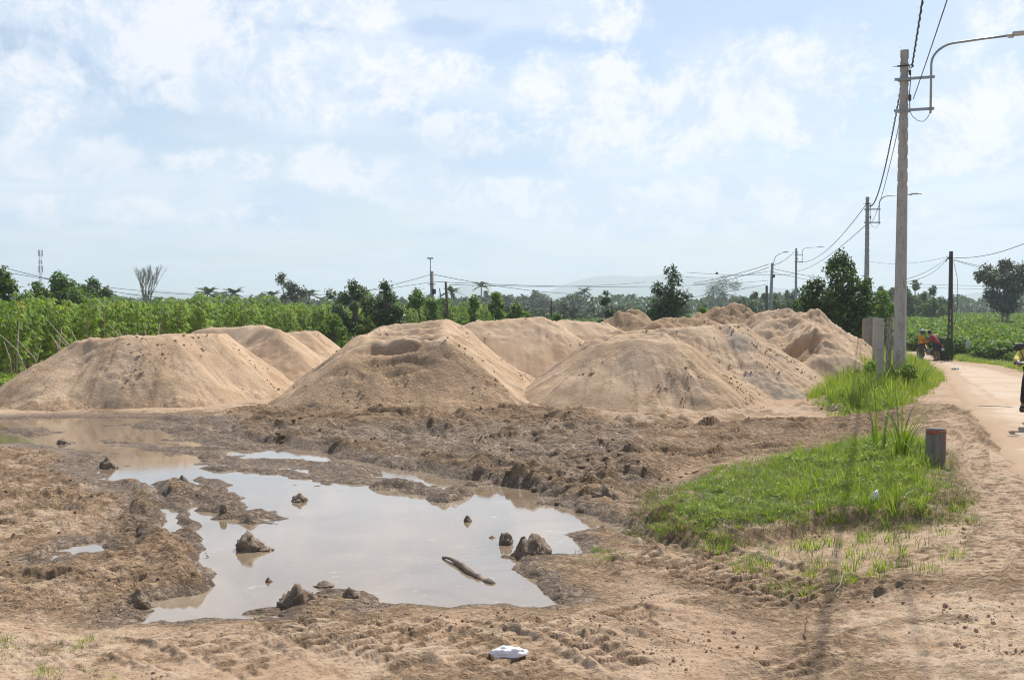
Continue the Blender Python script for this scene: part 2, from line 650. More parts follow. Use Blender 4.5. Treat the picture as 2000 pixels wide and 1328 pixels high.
def road_material():
    m, nt, b = new_mat('road_dirt')
    geo = N(nt, 'ShaderNodeNewGeometry')
    P = geo.outputs['Position']
    big = noise_n(nt, P, 0.35, 5, 0.6, 0.6)
    mid = noise_n(nt, P, 2.4, 7, 0.65, 0.5)
    fine = noise_n(nt, P, 40.0, 5, 0.7)
    c = mix_rgb(nt, smooth_n(nt, big, 0.35, 0.62), (0.50, 0.365, 0.245, 1), (0.55, 0.44, 0.335, 1))
    c = mix_rgb(nt, math_n(nt, 'MULTIPLY', smooth_n(nt, mid, 0.5, 0.75), 0.6), c, (0.40, 0.31, 0.235, 1))
    c = mix_rgb(nt, math_n(nt, 'MULTIPLY', smooth_n(nt, fine, 0.6, 0.75), 0.45), c, (0.30, 0.235, 0.18, 1))
    ed = N(nt, 'ShaderNodeAttribute', attribute_name='edge').outputs['Fac']
    em = smooth_n(nt, math_n(nt, 'ADD', ed, math_n(nt, 'MULTIPLY', math_n(nt, 'SUBTRACT', mid, 0.5), 1.6)), 0.3, 0.8)
    c = mix_rgb(nt, em, c, (0.43, 0.305, 0.20, 1))
    nt.links.new(c, b.inputs['Base Color'])
    b.inputs['Roughness'].default_value = 0.9
    b.inputs['Specular IOR Level'].default_value = 0.2
    h = math_n(nt, 'ADD', math_n(nt, 'MULTIPLY', fine, 0.012), math_n(nt, 'MULTIPLY', mid, 0.03))
    bn = N(nt, 'ShaderNodeBump')
    bn.inputs['Strength'].default_value = 0.5
    bn.inputs['Distance'].default_value = 1.0
    nt.links.new(h, bn.inputs['Height'])
    nt.links.new(bn.outputs[0], b.inputs['Normal'])
    return m


def water_material():
    m, nt, b = new_mat('muddy_water')
    geo = N(nt, 'ShaderNodeNewGeometry')
    P = geo.outputs['Position']
    n1 = noise_n(nt, P, 0.7, 5, 0.6, 0.8)
    mp = N(nt, 'ShaderNodeMapping')
    mp.inputs['Scale'].default_value = (0.55, 1.0, 1.0)
    nt.links.new(P, mp.inputs[0])
    foam = noise_n(nt, mp.outputs[0], 5.5, 6, 0.62, 0.7)
    c = mix_rgb(nt, smooth_n(nt, n1, 0.35, 0.65), (0.25, 0.182, 0.115, 1), (0.32, 0.245, 0.165, 1))
    c = mix_rgb(nt, math_n(nt, 'MULTIPLY', smooth_n(nt, foam, 0.64, 0.70), 0.45), c, (0.62, 0.54, 0.44, 1))
    nt.links.new(c, b.inputs['Base Color'])
    b.inputs['Roughness'].default_value = 0.045
    b.inputs['IOR'].default_value = 1.5
    b.inputs['Coat Weight'].default_value = 0.4
    b.inputs['Coat Roughness'].default_value = 0.04
    b.inputs['Specular IOR Level'].default_value = 0.6
    rip = noise_n(nt, P, 11.0, 3, 0.55, 0.3)
    bn = N(nt, 'ShaderNodeBump')
    bn.inputs['Strength'].default_value = 0.10
    bn.inputs['Distance'].default_value = 0.010
    nt.links.new(rip, bn.inputs['Height'])
    nt.links.new(bn.outputs[0], b.inputs['Normal'])
    return m


def concrete_material(name='concrete', base=(0.30, 0.28, 0.25), stain=(0.17, 0.155, 0.13), rust=(0.33, 0.25, 0.16)):
    m, nt, b = new_mat(name)
    tc = N(nt, 'ShaderNodeTexCoord')
    mp = N(nt, 'ShaderNodeMapping')
    mp.inputs['Scale'].default_value = (3.0, 3.0, 0.6)
    nt.links.new(tc.outputs['Object'], mp.inputs[0])
    st = noise_n(nt, mp.outputs[0], 3.0, 7, 0.65, 0.3)
    pt = noise_n(nt, tc.outputs['Object'], 7.0, 6, 0.6)
    fine = noise_n(nt, tc.outputs['Object'], 60.0, 4, 0.7)
    c = mix_rgb(nt, smooth_n(nt, st, 0.45, 0.72), (*base, 1), (*stain, 1))
    c = mix_rgb(nt, math_n(nt, 'MULTIPLY', smooth_n(nt, pt, 0.55, 0.68), 0.55), c, (*rust, 1))
    c = mix_rgb(nt, math_n(nt, 'MULTIPLY', smooth_n(nt, fine, 0.55, 0.75), 0.3), c, (0.10, 0.09, 0.08, 1))
    nt.links.new(c, b.inputs['Base Color'])
    b.inputs['Roughness'].default_value = 0.85
    b.inputs['Specular IOR Level'].default_value = 0.25
    bn = N(nt, 'ShaderNodeBump')
    bn.inputs['Strength'].default_value = 0.35
    bn.inputs['Distance'].default_value = 0.01
    nt.links.new(fine, bn.inputs['Height'])
    nt.links.new(bn.outputs[0], b.inputs['Normal'])
    return m


MT = dict(
    earth=earth_material(), sand=sand_material(), road=road_material(), water=water_material(),
    concrete=concrete_material('concrete', (0.40, 0.39, 0.37), (0.25, 0.24, 0.225), (0.36, 0.33, 0.28)), concrete2=concrete_material('weathered_concrete', (0.40, 0.375, 0.34), (0.27, 0.25, 0.22), (0.45, 0.36, 0.25)),
    darkconc=concrete_material('dark_concrete', (0.10, 0.085, 0.075), (0.05, 0.045, 0.04), (0.12, 0.09, 0.07)),
    hole=simple('hole_dark', (0.03, 0.028, 0.025), 0.9),
    galv=simple('galvanised_steel', (0.30, 0.33, 0.35), 0.45, 0.6),
    lamp=simple('lamp_housing', (0.46, 0.47, 0.45), 0.5),
    lens=simple('lamp_lens', (0.55, 0.56, 0.54), 0.25, var=0.03),
    cable=simple('cable', (0.035, 0.035, 0.04), 0.6),
    wire=simple('rusty_wire', (0.16, 0.12, 0.09), 0.6, 0.5),
    redpaint=simple('red_paint', (0.33, 0.10, 0.065), 0.8, var=0.4, scale=30),
    bark=simple('bark', (0.13, 0.10, 0.075), 0.9, var=0.35, scale=9, bump=0.6),
    palebark=simple('pale_bark', (0.30, 0.27, 0.235), 0.9, var=0.25, scale=9, bump=0.4),
    stem=simple('green_stem', (0.17, 0.14, 0.075), 0.8, var=0.3),
    twig=simple('dry_stalk', (0.42, 0.35, 0.25), 0.8, var=0.25),
    cassava=leafy('cassava_leaf', (0.10, 0.195, 0.018), (0.31, 0.43, 0.05), (0.44, 0.38, 0.04), 0.45, 0.6, 0.04, 0.35),
    dark=leafy('dark_leaf', (0.024, 0.055, 0.014), (0.09, 0.165, 0.028), (0.17, 0.24, 0.04), 0.28, 0.45, 0.07, 0.45),
    mid=leafy('mid_leaf', (0.055, 0.11, 0.018), (0.14, 0.23, 0.04), (0.24, 0.28, 0.06), 0.38, 0.6, 0.05, 0.35),
    bright=leafy('bright_leaf', (0.085, 0.17, 0.016), (0.22, 0.34, 0.04), (0.45, 0.42, 0.07), 0.45, 0.62, 0.05, 0.3),
    grey=leafy('grey_leaf', (0.055, 0.078, 0.040), (0.13, 0.155, 0.085), (0.2, 0.19, 0.1), 0.25, 0.5, 0.05),
    far=leafy('far_leaf', (0.040, 0.075, 0.024), (0.10, 0.155, 0.05), (0.12, 0.16, 0.06), 0.25, 0.6, 0.06),
    grass=leafy('grass_blade', (0.14, 0.22, 0.026), (0.38, 0.46, 0.09), (0.58, 0.50, 0.25), 0.45, 0.55, 0.10, 0.3),
    drygrass=leafy('dry_grass_blade', (0.24, 0.17, 0.08), (0.42, 0.34, 0.19), (0.13, 0.22, 0.04), 0.3, 0.6, 0.3),
    weed=leafy('weed_leaf', (0.10, 0.18, 0.015), (0.25, 0.33, 0.035), (0.50, 0.42, 0.04), 0.42, 0.45, 0.12),
    mudclod=None,
)
MT['skin'] = simple('skin', (0.30, 0.165, 0.105), 0.55, var=0.06)
MT['white_plastic'] = simple('white_plastic', (0.72, 0.74, 0.78), 0.28, var=0.05, coat=0.3)
# ------------------------------------------------------------------ terrain height
ROAD_Y = [-30, 0, 8, 12.4, 14.9, 18.3, 27.6, 45, 58, 64, 70]
ROAD_L = [-1.0, 2.2, 4.4, 5.6, 6.4, 7.5, 10.7, 17.0, 21.2, 22.4, 23.4]
ROAD_R = [6.0, 8.4, 10.0, 11.2, 11.9, 12.8, 15.0, 19.6, 22.6, 24.0, 25.6]
ROAD_Z = [0.30, 0.30, 0.30, 0.34, 0.38, 0.42, 0.20, -0.20, -0.50, -0.5, -0.5]


def z_base(x, y):
    zr = np.interp(y, ROAD_Y, ROAD_Z)
    zl = np.interp(y, [0, 9, 12, 40, 60, 90], [0.10, 0.06, 0.0, 0.0, -0.3, -0.5])
    rl = np.interp(y, ROAD_Y, ROAD_L)
    w = sst(x, rl - 2.6, rl - 0.1)
    w = np.where(y > 75, 0.0, w)
    z = zl * (1 - w) + zr * w
    rr = np.interp(y, ROAD_Y, ROAD_R)
    z = z - 0.35 * sst(x, rr + 0.5, rr + 5) * sst(y, 5, 30)
    return np.maximum(z, -0.6)


def PG(lst, z=0.05):
    return np.array([gp(a, b, z) for a, b in lst])


PUDDLE = [PG(p, 0.0) for p in (
    [(262, 1208), (296, 1166), (372, 1150), (398, 1120), (388, 1078), (368, 1052), (312, 1046), (300, 1010), (318, 990), (352, 985), (330, 965), (232, 942), (188, 915),
     (178, 893), (120, 880), (60, 868), (-60, 866), (-80, 822), (90, 815), (290, 817), (400, 824), (450, 850), (530, 864), (620, 880), (720, 902), (850, 928),
     (960, 948), (1060, 968), (1130, 990), (1195, 1026), (1120, 1040), (1140, 1076), (1065, 1084), (1000, 1094), (1050, 1142), (1085, 1186),
     (960, 1180), (860, 1194), (770, 1190), (700, 1176), (650, 1166), (610, 1172), (560, 1192), (520, 1203), (400, 1208)],
    [(70, 1090), (110, 1066), (200, 1058), (225, 1066), (150, 1085), (90, 1100)],
    [(1240, 1022), (1290, 1040), (1360, 1056), (1330, 1060), (1250, 1036)],
)]
CHURN = PG([(440, 798), (600, 800), (1000, 795), (1180, 812), (1290, 850), (1320, 950), (1250, 985), (1130, 985), (960, 942), (760, 905), (560, 868), (450, 842)])
LEFTMUD = PG([(-100, 868), (60, 872), (170, 900), (225, 945), (330, 1010), (380, 1080), (330, 1150), (270, 1200), (60, 1210), (-120, 1200)])
MIDMUD = PG([(1050, 850), (1500, 820), (1830, 812), (1880, 860), (1700, 880), (1400, 905), (1280, 980), (1150, 990), (1000, 940)])
GRASSPATCH = PG([(1268, 992), (1310, 955), (1420, 908), (1560, 884), (1700, 872), (1800, 895), (1850, 940), (1868, 1000), (1800, 1034), (1650, 1016), (1500, 1030), (1390, 1054), (1300, 1020)], 0.18)
GRASSBANK = np.array([gp(1590, 800, 0.05)[:2], gp(1640, 818, 0.05)[:2], gp(1760, 815, 0.1)[:2], gp(1806, 780, 0.1)[:2], (12.6, 33), (15.0, 40), (20.3, 56), (18.5, 60), (12.2, 46), (9.5, 36)])

RIDGES = []     # (points, half width, height, roughness)


def RG(l, w, h, r=0.6, z=0.0, md=0.75):
    RIDGES.append((PG(l, z), w * 1.45, h * (0.5 if h > 0.18 else 0.75) * (0.6 if min(q[1] for q in l) > 1040 else 1), r, md))


RG([(335, 945), (380, 965), (430, 990), (500, 1022)], 0.19, 0.17)
RG([(395, 938), (430, 950), (455, 975)], 0.08, 0.12)
RG([(500, 1022), (560, 1016)], 0.10, 0.05)
RG([(262, 952), (282, 985), (292, 1030), (312, 1072), (345, 1118), (376, 1152)], 0.115, 0.15)
RG([(338, 955), (352, 985), (362, 1030), (365, 1050)], 0.085, 0.10)
RG([(345, 1045), (395, 1060), (398, 1090)], 0.07, 0.05)
RG([(425, 905), (500, 915), (560, 925), (640, 940)], 0.22, 0.13)
RG([(430, 892), (560, 905), (640, 912), (700, 930), (770, 945), (870, 970)], 0.20, 0.14)
RG([(660, 930), (740, 950), (830, 966), (890, 972)], 0.14, 0.088)
RG([(270, 830), (340, 838), (440, 858), (500, 872)], 0.35, 0.12)
RG([(200, 858), (260, 868), (330, 880), (400, 892)], 0.22, 0.07)
RG([(40, 838), (75, 850)], 0.20, 0.20)
RG([(370, 825), (380, 850)], 0.12, 0.10)
RG([(330, 815), (360, 822)], 0.16, 0.10)
RG([(440, 820), (560, 850), (640, 868), (760, 890), (900, 915), (1000, 935)], 0.28, 0.24, 0.9)
RG([(520, 828), (640, 845), (760, 865), (900, 885), (1010, 905), (1180, 925)], 0.3, 0.22, 0.9)
RG([(560, 818), (720, 832), (840, 848)], 0.3, 0.28, 0.9)
RG([(760, 818), (860, 822), (960, 850)], 0.3, 0.38, 0.8)
RG([(860, 845), (1000, 868), (1150, 872)], 0.2, 0.24, 0.9)
RG([(980, 808), (1060, 830), (1160, 848)], 0.35, 0.34, 0.8)
RG([(1040, 800), (1200, 818), (1260, 835)], 0.35, 0.26, 0.7, 0.0, 0.15)
RG([(1250, 835), (1400, 812), (1560, 800), (1620, 800)], 0.35, 0.24, 0.6, 0.0, 0.15)
RG([(1270, 855), (1400, 845), (1560, 838)], 0.22, 0.14, 0.7, 0.0, 0.15)
RG([(1600, 800), (1650, 802)], 0.35, 0.22, 0.5, 0.0, 0.15)
RG([(960, 935), (1060, 955), (1150, 968)], 0.2, 0.14, 0.9)
RG([(1130, 985), (1190, 975), (1240, 960)], 0.24, 0.20, 0.9)
RG([(1160, 960), (1180, 1000), (1260, 1020), (1390, 1060)], 0.16, 0.15, 0.8)
RG([(1000, 1096), (1040, 1130), (1100, 1165), (1130, 1190)], 0.10, 0.08, 0.7)
RG([(1130, 1040), (1180, 1058), (1290, 1090)], 0.12, 0.07, 0.8)
RG([(1060, 1090), (1130, 1120), (1150, 1160)], 0.12, 0.07, 0.7)
RG([(1400, 1064), (1500, 1050), (1650, 1045), (1780, 1060)], 0.16, 0.10, 0.7, 0.0, 0.4)
RG([(1600, 1150), (1700, 1185), (1800, 1215), (1960, 1240), (2080, 1260)], 0.09, 0.09, 0.5, 0.0, 0.4)
RG([(1190, 1110), (1250, 1140), (1310, 1165)], 0.09, 0.11, 0.6, 0.0, 0.4)
RG([(1290, 1180), (1360, 1190), (1440, 1215)], 0.07, 0.08, 0.8, 0.0, 0.4)
RG([(1100, 1200), (1200, 1240), (1310, 1290)], 0.09, 0.06, 0.8, 0.0, 0.4)
RG([(0, 1010), (80, 1012), (190, 1000)], 0.14, 0.09, 0.7)
RG([(80, 1080), (170, 1095), (250, 1098)], 0.12, 0.09, 0.8)
RG([(60, 1085), (130, 1130), (180, 1150)], 0.10, 0.07, 0.8)
RG([(180, 1150), (240, 1185), (300, 1190)], 0.12, 0.12, 0.8)
RG([(240, 1165), (300, 1160)], 0.11, 0.13, 0.8)
RG([(0, 905), (120, 900), (180, 905)], 0.25, 0.11, 0.8)
RG([(20, 935), (130, 945), (220, 958)], 0.20, 0.12, 0.8)
RG([(0, 975), (110, 982), (210, 985)], 0.15, 0.09, 0.8)
RG([(0, 1120), (60, 1135), (120, 1140)], 0.12, 0.07, 0.8)
RG([(545, 1188), (580, 1172), (620, 1176)], 0.12, 0.11, 0.6)
RG([(680, 1190), (740, 1198), (800, 1205)], 0.10, 0.08, 0.8)
RG([(500, 1196), (400, 1212), (300, 1214)], 0.07, 0.04, 0.8)
RG([(1800, 800), (1850, 800), (1890, 840), (1950, 900)], 0.10, 0.05, 0.8, 0.3)
RG([(1740, 830), (1790, 850), (1860, 870)], 0.12, 0.08, 0.8, 0.2)
RG([(1870, 1275), (1750, 1265), (1600, 1290)], 0.05, 0.04, 0.7)
RG([(1560, 1310), (1620, 1320)], 0.10, 0.08, 0.9)

TRACKS = []     # (points, half width, depth, lug pitch, lug height)


def TR(l, w=0.24, dep=0.05, pitch=0.17, lug=0.04, z=0.06):
    TRACKS.append((PG(l, z), w, dep, pitch, lug))


TR([(245, 955), (250, 1015), (270, 1080), (325, 1145)], 0.21, 0.05, 0.14, 0.050)
TR([(560, 1196), (610, 1240), (690, 1290), (800, 1350)], 0.25, 0.03, 0.14, 0.044)
TR([(1190, 1080), (1330, 1110), (1480, 1165), (1700, 1235), (1950, 1310), (2150, 1370)], 0.25, 0.05, 0.14, 0.056)
TR([(1150, 1190), (1320, 1240), (1500, 1290), (1650, 1350)], 0.22, 0.035, 0.14, 0.037)
TR([(1380, 1065), (1480, 1100), (1620, 1150), (1800, 1195)], 0.15, 0.05, 0.14, 0.025)
TR([(1420, 1180), (1600, 1225), (1780, 1275), (1950, 1330)], 0.2, 0.045, 0.14, 0.050)
TR([(640, 1205), (900, 1290), (1080, 1370)], 0.22, 0.02, 0.14, 0.031)
TR([(300, 1225), (420, 1270), (560, 1350)], 0.22, 0.02, 0.14, 0.025)
TR([(860, 812), (905, 860)], 0.30, 0.10, 0.16, 0.03)
TR([(1010, 900), (1250, 880), (1480, 858), (1660, 848), (1830, 835), (1900, 850)], 0.28, 0.09, 0.2, 0.04)
TR([(1010, 930), (1280, 915), (1450, 885), (1700, 868), (1840, 872)], 0.25, 0.08, 0.2, 0.035)
TR([(1120, 868), (1350, 858), (1620, 835), (1760, 825)], 0.22, 0.08, 0.2, 0.04)
TR([(1050, 948), (1200, 945), (1290, 930)], 0.2, 0.06, 0.2, 0.02)
TR([(1180, 1015), (1260, 1050), (1400, 1080)], 0.16, 0.06, 0.14, 0.037)
TR([(20, 1040), (110, 1030), (220, 1020)], 0.2, 0.04, 0.14, 0.025)
TR([(0, 1085), (60, 1060), (160, 1048)], 0.2, 0.04, 0.14, 0.025)
TR([(1880, 1100), (1760, 1130), (1640, 1200), (1600, 1340)], 0.14, 0.025, 0.14, 0.02)
TR([(1990, 960), (1940, 1040), (1900, 1200), (1880, 1360)], 0.2, 0.02, 0.14, 0.012)
TR([(2060, 960), (2040, 1040), (2000, 1200), (1990, 1360)], 0.2, 0.02, 0.14, 0.012)
for q in ([(1000, 858), (1300, 845), (1600, 822)], [(930, 885), (1200, 872), (1450, 848), (1640, 838)], [(1080, 905), (1380, 890), (1600, 868), (1800, 850)], [(1130, 935), (1300, 922), (1420, 905)],
          [(1350, 850), (1600, 845), (1800, 828)], [(1100, 968), (1220, 962), (1290, 948)], [(900, 870), (1100, 858), (1280, 838)]):
    TR(q, 0.16, 0.13, 0.3, 0.012)
for q in ([(1840, 860), (1900, 900), (1960, 990)], [(1800, 815), (1870, 850), (1930, 900)], [(1830, 800), (1900, 840), (1970, 900)]):
    TR(q, 0.12, 0.05, 0.14, 0.02, 0.3)
for q in ([(960, 1200), (1140, 1262), (1260, 1330)], [(1330, 1080), (1500, 1135), (1680, 1205), (1900, 1262)],
          [(760, 1215), (940, 1285), (1050, 1340)], [(430, 1225), (600, 1275), (720, 1340)]):
    TR(q, 0.19, 0.035, 0.16, 0.05)
for q in ([(1150, 1215), (1350, 1258), (1620, 1310), (1800, 1360)], [(1200, 1200), (1420, 1240), (1700, 1290), (1960, 1345)], [(1420, 1130), (1620, 1180), (1850, 1225), (2080, 1262)],
          [(1460, 1118), (1680, 1165), (1900, 1200), (2080, 1225)], [(0, 1238), (200, 1262), (400, 1330)], [(0, 1262), (150, 1290), (260, 1345)], [(860, 1215), (1000, 1262), (1150, 1345)]):
    TR(q, 0.13, 0.022, 0.14, 0.012)


def terrain(x, y, attrs=False):
    shp = x.shape
    x = x.ravel().astype(float)
    y = y.ravel().astype(float)
    zb = z_base(x, y)
    near = (y > 4) & (y < 48) & (np.abs(x) < 34)
    z = zb + 0.05 + fbm(x, y, 0.22, 3, 0.5, 4) * 0.05
    far = sst(np.hypot(x, y), 60, 200)
    z = z * (1 - far) + (-0.5) * far
    wet = np.zeros_like(z)
    mud = np.zeros_like(z)
    veg = np.zeros_like(z)
    i = np.where(near)[0]
    X, Y, Z = x[i], y[i], z[i]
    wx = X + fbm(X, Y, 1.3, 3, 0.5, 21) * 0.28
    wy = Y + fbm(X, Y, 1.3, 3, 0.5, 22) * 0.35
    sd = np.maximum.reduce([poly_sd(wx, wy, p) for p in PUDDLE])
    churn = sst(poly_sd(wx, wy, CHURN), -0.5, 0.7)
    lm = sst(poly_sd(wx, wy, LEFTMUD), -0.4, 0.4)
    mm = sst(poly_sd(wx, wy, MIDMUD), -0.6, 0.6)
    gpatch = poly_sd(wx, wy, GRASSPATCH)
    gb = poly_sd(X, Y, GRASSBANK)
    roadL = np.interp(Y, ROAD_Y, ROAD_L)
    roadR = np.interp(Y, ROAD_Y, ROAD_R)
    rd = np.minimum(X - roadL, roadR - X)        # positive on the road
    offroad = 1 - sst(rd, -0.7, -0.1)
    # general roughness: drying mud with broken crust
    r1 = ridged(wx, wy, 1.7, 4, 0.55, 7)
    r2 = ridged(X + 0.1 * fbm(X, Y, 5, 2, 0.5, 3), Y, 5.0, 3, 0.55, 9)
    f1 = fbm(X, Y, 9.0, 4, 0.6, 31)
    calm = 0.25 + 0.75 * sst(fbm(X, Y, 0.45, 3, 0.5, 33), -0.15, 0.35)
    base_amp = offroad * (0.012 + 0.03 * calm)
    Z = Z + base_amp * (r1 * 0.4 + r2 * 0.25) + offroad * 0.006 * f1
    # elongated tyre scuffs everywhere
    dirn = X * 0.45 - Y * 0.9
    perp = X * 0.9 + Y * 0.45
    Z = Z + offroad * 0.018 * fbm(perp * 3.2, dirn * 0.35, 1.0, 3, 0.5, 51) * calm
    tC0 = terr(fbm(X * 0.5, Y * 1.1, 6.0, 3, 0.6, 109), 3.0, 0.25)
    Z = Z + lm * (-0.015 + 0.05 * fbm(wx * 0.6, wy * 1.2, 1.6, 5, 0.6, 16) + 0.018 * r2 + 0.03 * clodf(X * 0.6, Y, 4.5, 11, 0.6) + 0.02 * clodf(X * 0.8, Y, 10.0, 12, 0.6) + 0.05 * terr(fbm(wx * 0.45, wy * 1.1, 2.0, 5, 0.6, 107), 5.0, 0.3) + 0.05 * tC0)
    rough = fbm(wx * 0.55, wy * 1.25, 1.3, 5, 0.55, 14)
    cl1 = clodf(X * 0.55 + 0.10 * f1, Y * 1.0 + 0.08 * f1, 3.4, 3, 0.8)
    cl2 = clodf(X, Y, 7.5, 5, 0.75)
    cl3 = clodf(X * 0.8, Y, 15.0, 8, 0.6)
    tA = terr(fbm(wx * 0.5, wy * 1.1, 1.5, 5, 0.55, 101), 6.0, 0.3)
    tB = terr(fbm(X * 0.55, Y * 1.15, 3.2, 4, 0.6, 103), 5.0, 0.25)
    nearf = 1 - sst(Y, 11, 17)
    tB = tB * (0.35 + 0.65 * nearf)
    tC = terr(fbm(X * 0.6, Y * 1.2, 8.0, 3, 0.6, 105), 3.0, 0.25) * (0.05 + 0.95 * nearf)
    E1 = (1 - np.abs(fbm(wx * 0.22 + wy * 0.10, wy * 1.15, 1.3, 3, 0.45, 113)) * 2.2)
    E2 = (1 - np.abs(fbm(wx * 0.40 - wy * 0.1, wy * 1.2, 2.3, 3, 0.45, 115)) * 2.2)
    Z = Z + churn * (-0.03 + 0.10 * np.clip(E1, -0.3, 1) + 0.05 * np.clip(E2, -0.3, 1) + 0.06 * tA + 0.03 * tB + 0.02 * cl1)
    crust = sst(fbm(X, Y, 0.6, 4, 0.6, 36), 0.0, 0.3) * offroad
    Z = Z + crust * (0.006 * cl2 + 0.006 * cl3 + 0.014 * tB + 0.018 * tC) + offroad * (0.014 * tB * calm + 0.012 * tC)
    stretched = fbm(X * 0.35, Y * 2.2, 1.0, 4, 0.6, 41)
    Z = Z + mm * (-0.01 + 0.08 * terr(stretched, 6.0, 0.3) + 0.04 * np.clip(E1, -.3, 1) + 0.05 * tB + 0.03 * tC)
    # puddle bed
    bed = -0.09 + 0.03 * r1 + 0.012 * f1
    upper = sst(Y, 14.5, 18.0)
    bed = bed + upper * (0.045 + 0.10 * fbm(wx * 0.5, wy * 1.1, 1.0, 5, 0.6, 61) + 0.04 * clodf(X * 0.7, Y, 4.0, 17, 0.4))
    wgt = sst(sd, -0.22, 0.22)
    Z = Z * (1 - wgt) + (bed + 0.0) * wgt
    Z = Z + 0.02 * sst(sd, -0.45, -0.1) * (1 - wgt)
    SM = (zb[i] + 0.05 + 0.05 * fbm(X, Y, 0.22, 3, 0.5, 4) + 0.02 * fbm(X, Y, 1.1, 2, 0.5, 6)) * (1 - wgt) - 0.03 * wgt
    Z = Z + wgt * (1 - wgt) * 4 * (0.03 * tB + 0.025 * tC + 0.02 * cl2)
    shore = 0.30 + 0.70 * sst(-sd, 0.0, 1.1)
    Z = np.where(wgt < 0.999, Z * (wgt + (1 - wgt) * np.where((Z > 0) & (churn < 0.4), shore, 1)), Z)
    SM = SM * shore + churn * 0.10 + mm * 0.02
    cov = np.zeros_like(Z)
    # tyre tracks
    for pts, w, dep, pitch, lug in TRACKS:
        x0, x1 = pts[:, 0].min() - 1, pts[:, 0].max() + 1
        y0, y1 = pts[:, 1].min() - 1, pts[:, 1].max() + 1
        j = np.where((X > x0) & (X < x1) & (Y > y0) & (Y < y1))[0]
        if not len(j): continue
        bx = X[j] + fbm(X[j], Y[j], 1.2, 2, 0.5, 71) * 0.08
        d, arc, side, L = seg_field(bx, Y[j], pts)
        edge = 1 - sst(d, w * 0.8, w * 1.05)
        ends = sst(arc, 0.0, 0.25) * (1 - sst(arc, L - 0.3, L)) * sst(fbm(X[j], Y[j], 0.7, 3, 0.5, 77) + 0.30, -0.08, 0.22)
        hsh = (pts[0, 0] * 7.31) % 1.0
        ch = arc + np.abs(side) * 0.06 + np.where(side > 0, pitch * (0.5 if hsh > .5 else 0.0), 0) + 0.02 * f1[j]
        ph = (ch / pitch) % 1.0
        if pts[-1][1] < pts[0][1]: ph = 1 - ph
        lugs = sst(ph, 0.0, 0.15) * (1 - sst(ph, 0.40, 0.95)) * (1 - 0.6 * np.exp(-(side / 0.03) ** 2))
        berm = np.exp(-((d - w * 1.2) / (w * 0.28)) ** 2) * (0.8 + 0.8 * tC[j])
        m = (1 - wgt[j] * 0.8) * (1 - cov[j])
        cov[j] = np.maximum(cov[j], (1 - sst(d, w * 1.0, w * 1.35)) * ends)
        fl = np.clip(m * ends * edge * 0.97, 0, 1)
        Z[j] = Z[j] * (1 - fl) + SM[j] * fl
        Z[j] += m * ends * (edge * (-0.65 * dep + 1.35 * lug * lugs * (0.8 + 0.3 * f1[j])) + berm * dep * 0.6)
        Z[j] -= (1 - wgt[j]) * sst(arc, 0, .2) * (1 - sst(arc, L - .3, L)) * 0.012 * np.exp(-((d - w * 1.02) / 0.022) ** 2) * (0.5 + 0.5 * sst(f1[j], -.3, .2))
    # pushed-up ridges
    for pts, w, h, ro, md in RIDGES:
        x0, x1 = pts[:, 0].min() - 1.2, pts[:, 0].max() + 1.2
        y0, y1 = pts[:, 1].min() - 1.2, pts[:, 1].max() + 1.2
        j = np.where((X > x0) & (X < x1) & (Y > y0) & (Y < y1))[0]
        if not len(j): continue
        bx = X[j] + fbm(X[j], Y[j], 2.6, 3, 0.55, 81) * w * 1.3
        by = Y[j] + fbm(X[j], Y[j], 2.6, 3, 0.55, 82) * w * 1.6
        d, arc, side, L = seg_field(bx, by, pts)
        prof = np.clip(1 - d / (w * 1.5), 0, 1) ** 0.8
        lump = 0.74 + 0.55 * fbm(X[j] * .8, Y[j], 1.7, 3, .5, 83) + 0.20 * tB[j] + 0.25 * tC[j] + 0.10 * cl2[j] * nearf[j] + 0.03 * f1[j] * nearf[j]
        add = h * prof * np.clip(lump, 0.05, 1.6)
        # breaks through water: lift from the water level
        basez = np.maximum(Z[j], -0.02)
        Z[j] = np.where(prof > 0.02, np.maximum(Z[j] + add, basez * prof + Z[j] * (1 - prof) + add), Z[j])
        mud[i[j]] = np.maximum(mud[i[j]], prof * md)
    # grassy mound with a broken front bank
    gm = sst(gpatch, -0.12, 0.45)
    Z = Z + gm * 0.05 + sst(gpatch, -0.10, 0.12) * 0.07 + sst(gpatch, -0.3, 0.1) * (0.03 + 0.03 * r2) * offroad
    Z = Z + sst(gb, -0.3, 0.8) * (0.10 + 0.03 * f1)
    # below the road sheet
    Z = Z - 0.05 * sst(rd, 0.0, 0.25)
    hgt = Z
    wl = sst(sd, -1.3, -0.05) * (1 - sst(hgt, 0.05, 0.22)) * (0.35 + 0.65 * sst(Y, 11, 15)) + 0.9 * sst(sd, -0.25, 0.0) * (1 - sst(hgt, 0.03, 0.10))
    wl = np.maximum(wl, churn * (0.75 - 1.2 * np.clip(hgt, 0, 1)) * sst(24.5 - Y, 0, 4))
    wl = np.maximum(wl, mm * 0.35 * sst(-stretched, -0.1, 0.4))
    wet[i] = np.clip(wl, 0, 1)
    mu = np.maximum(mud[i], churn * 0.85)
    mu = np.maximum(mu, lm * (0.32 + 0.4 * sst(r1, 0.0, 0.7)))
    mu = np.maximum(mu, mm * (0.68 + 0.5 * stretched))
    mu = np.maximum(mu, sst(sd, -0.9, 0.0) * 0.8)
    mu = np.maximum(mu, 0.62 * offroad * sst(fbm(X, Y, 0.9, 4, 0.6, 91), 0.0, 0.4))
    mu = np.maximum(mu, 0.62 * cov * sst(f1, -0.3, 0.4))
    mu = np.maximum(mu, sst(gpatch, -0.45, -0.1) * (1 - sst(gpatch, 0.0, 0.3)) * 0.55)
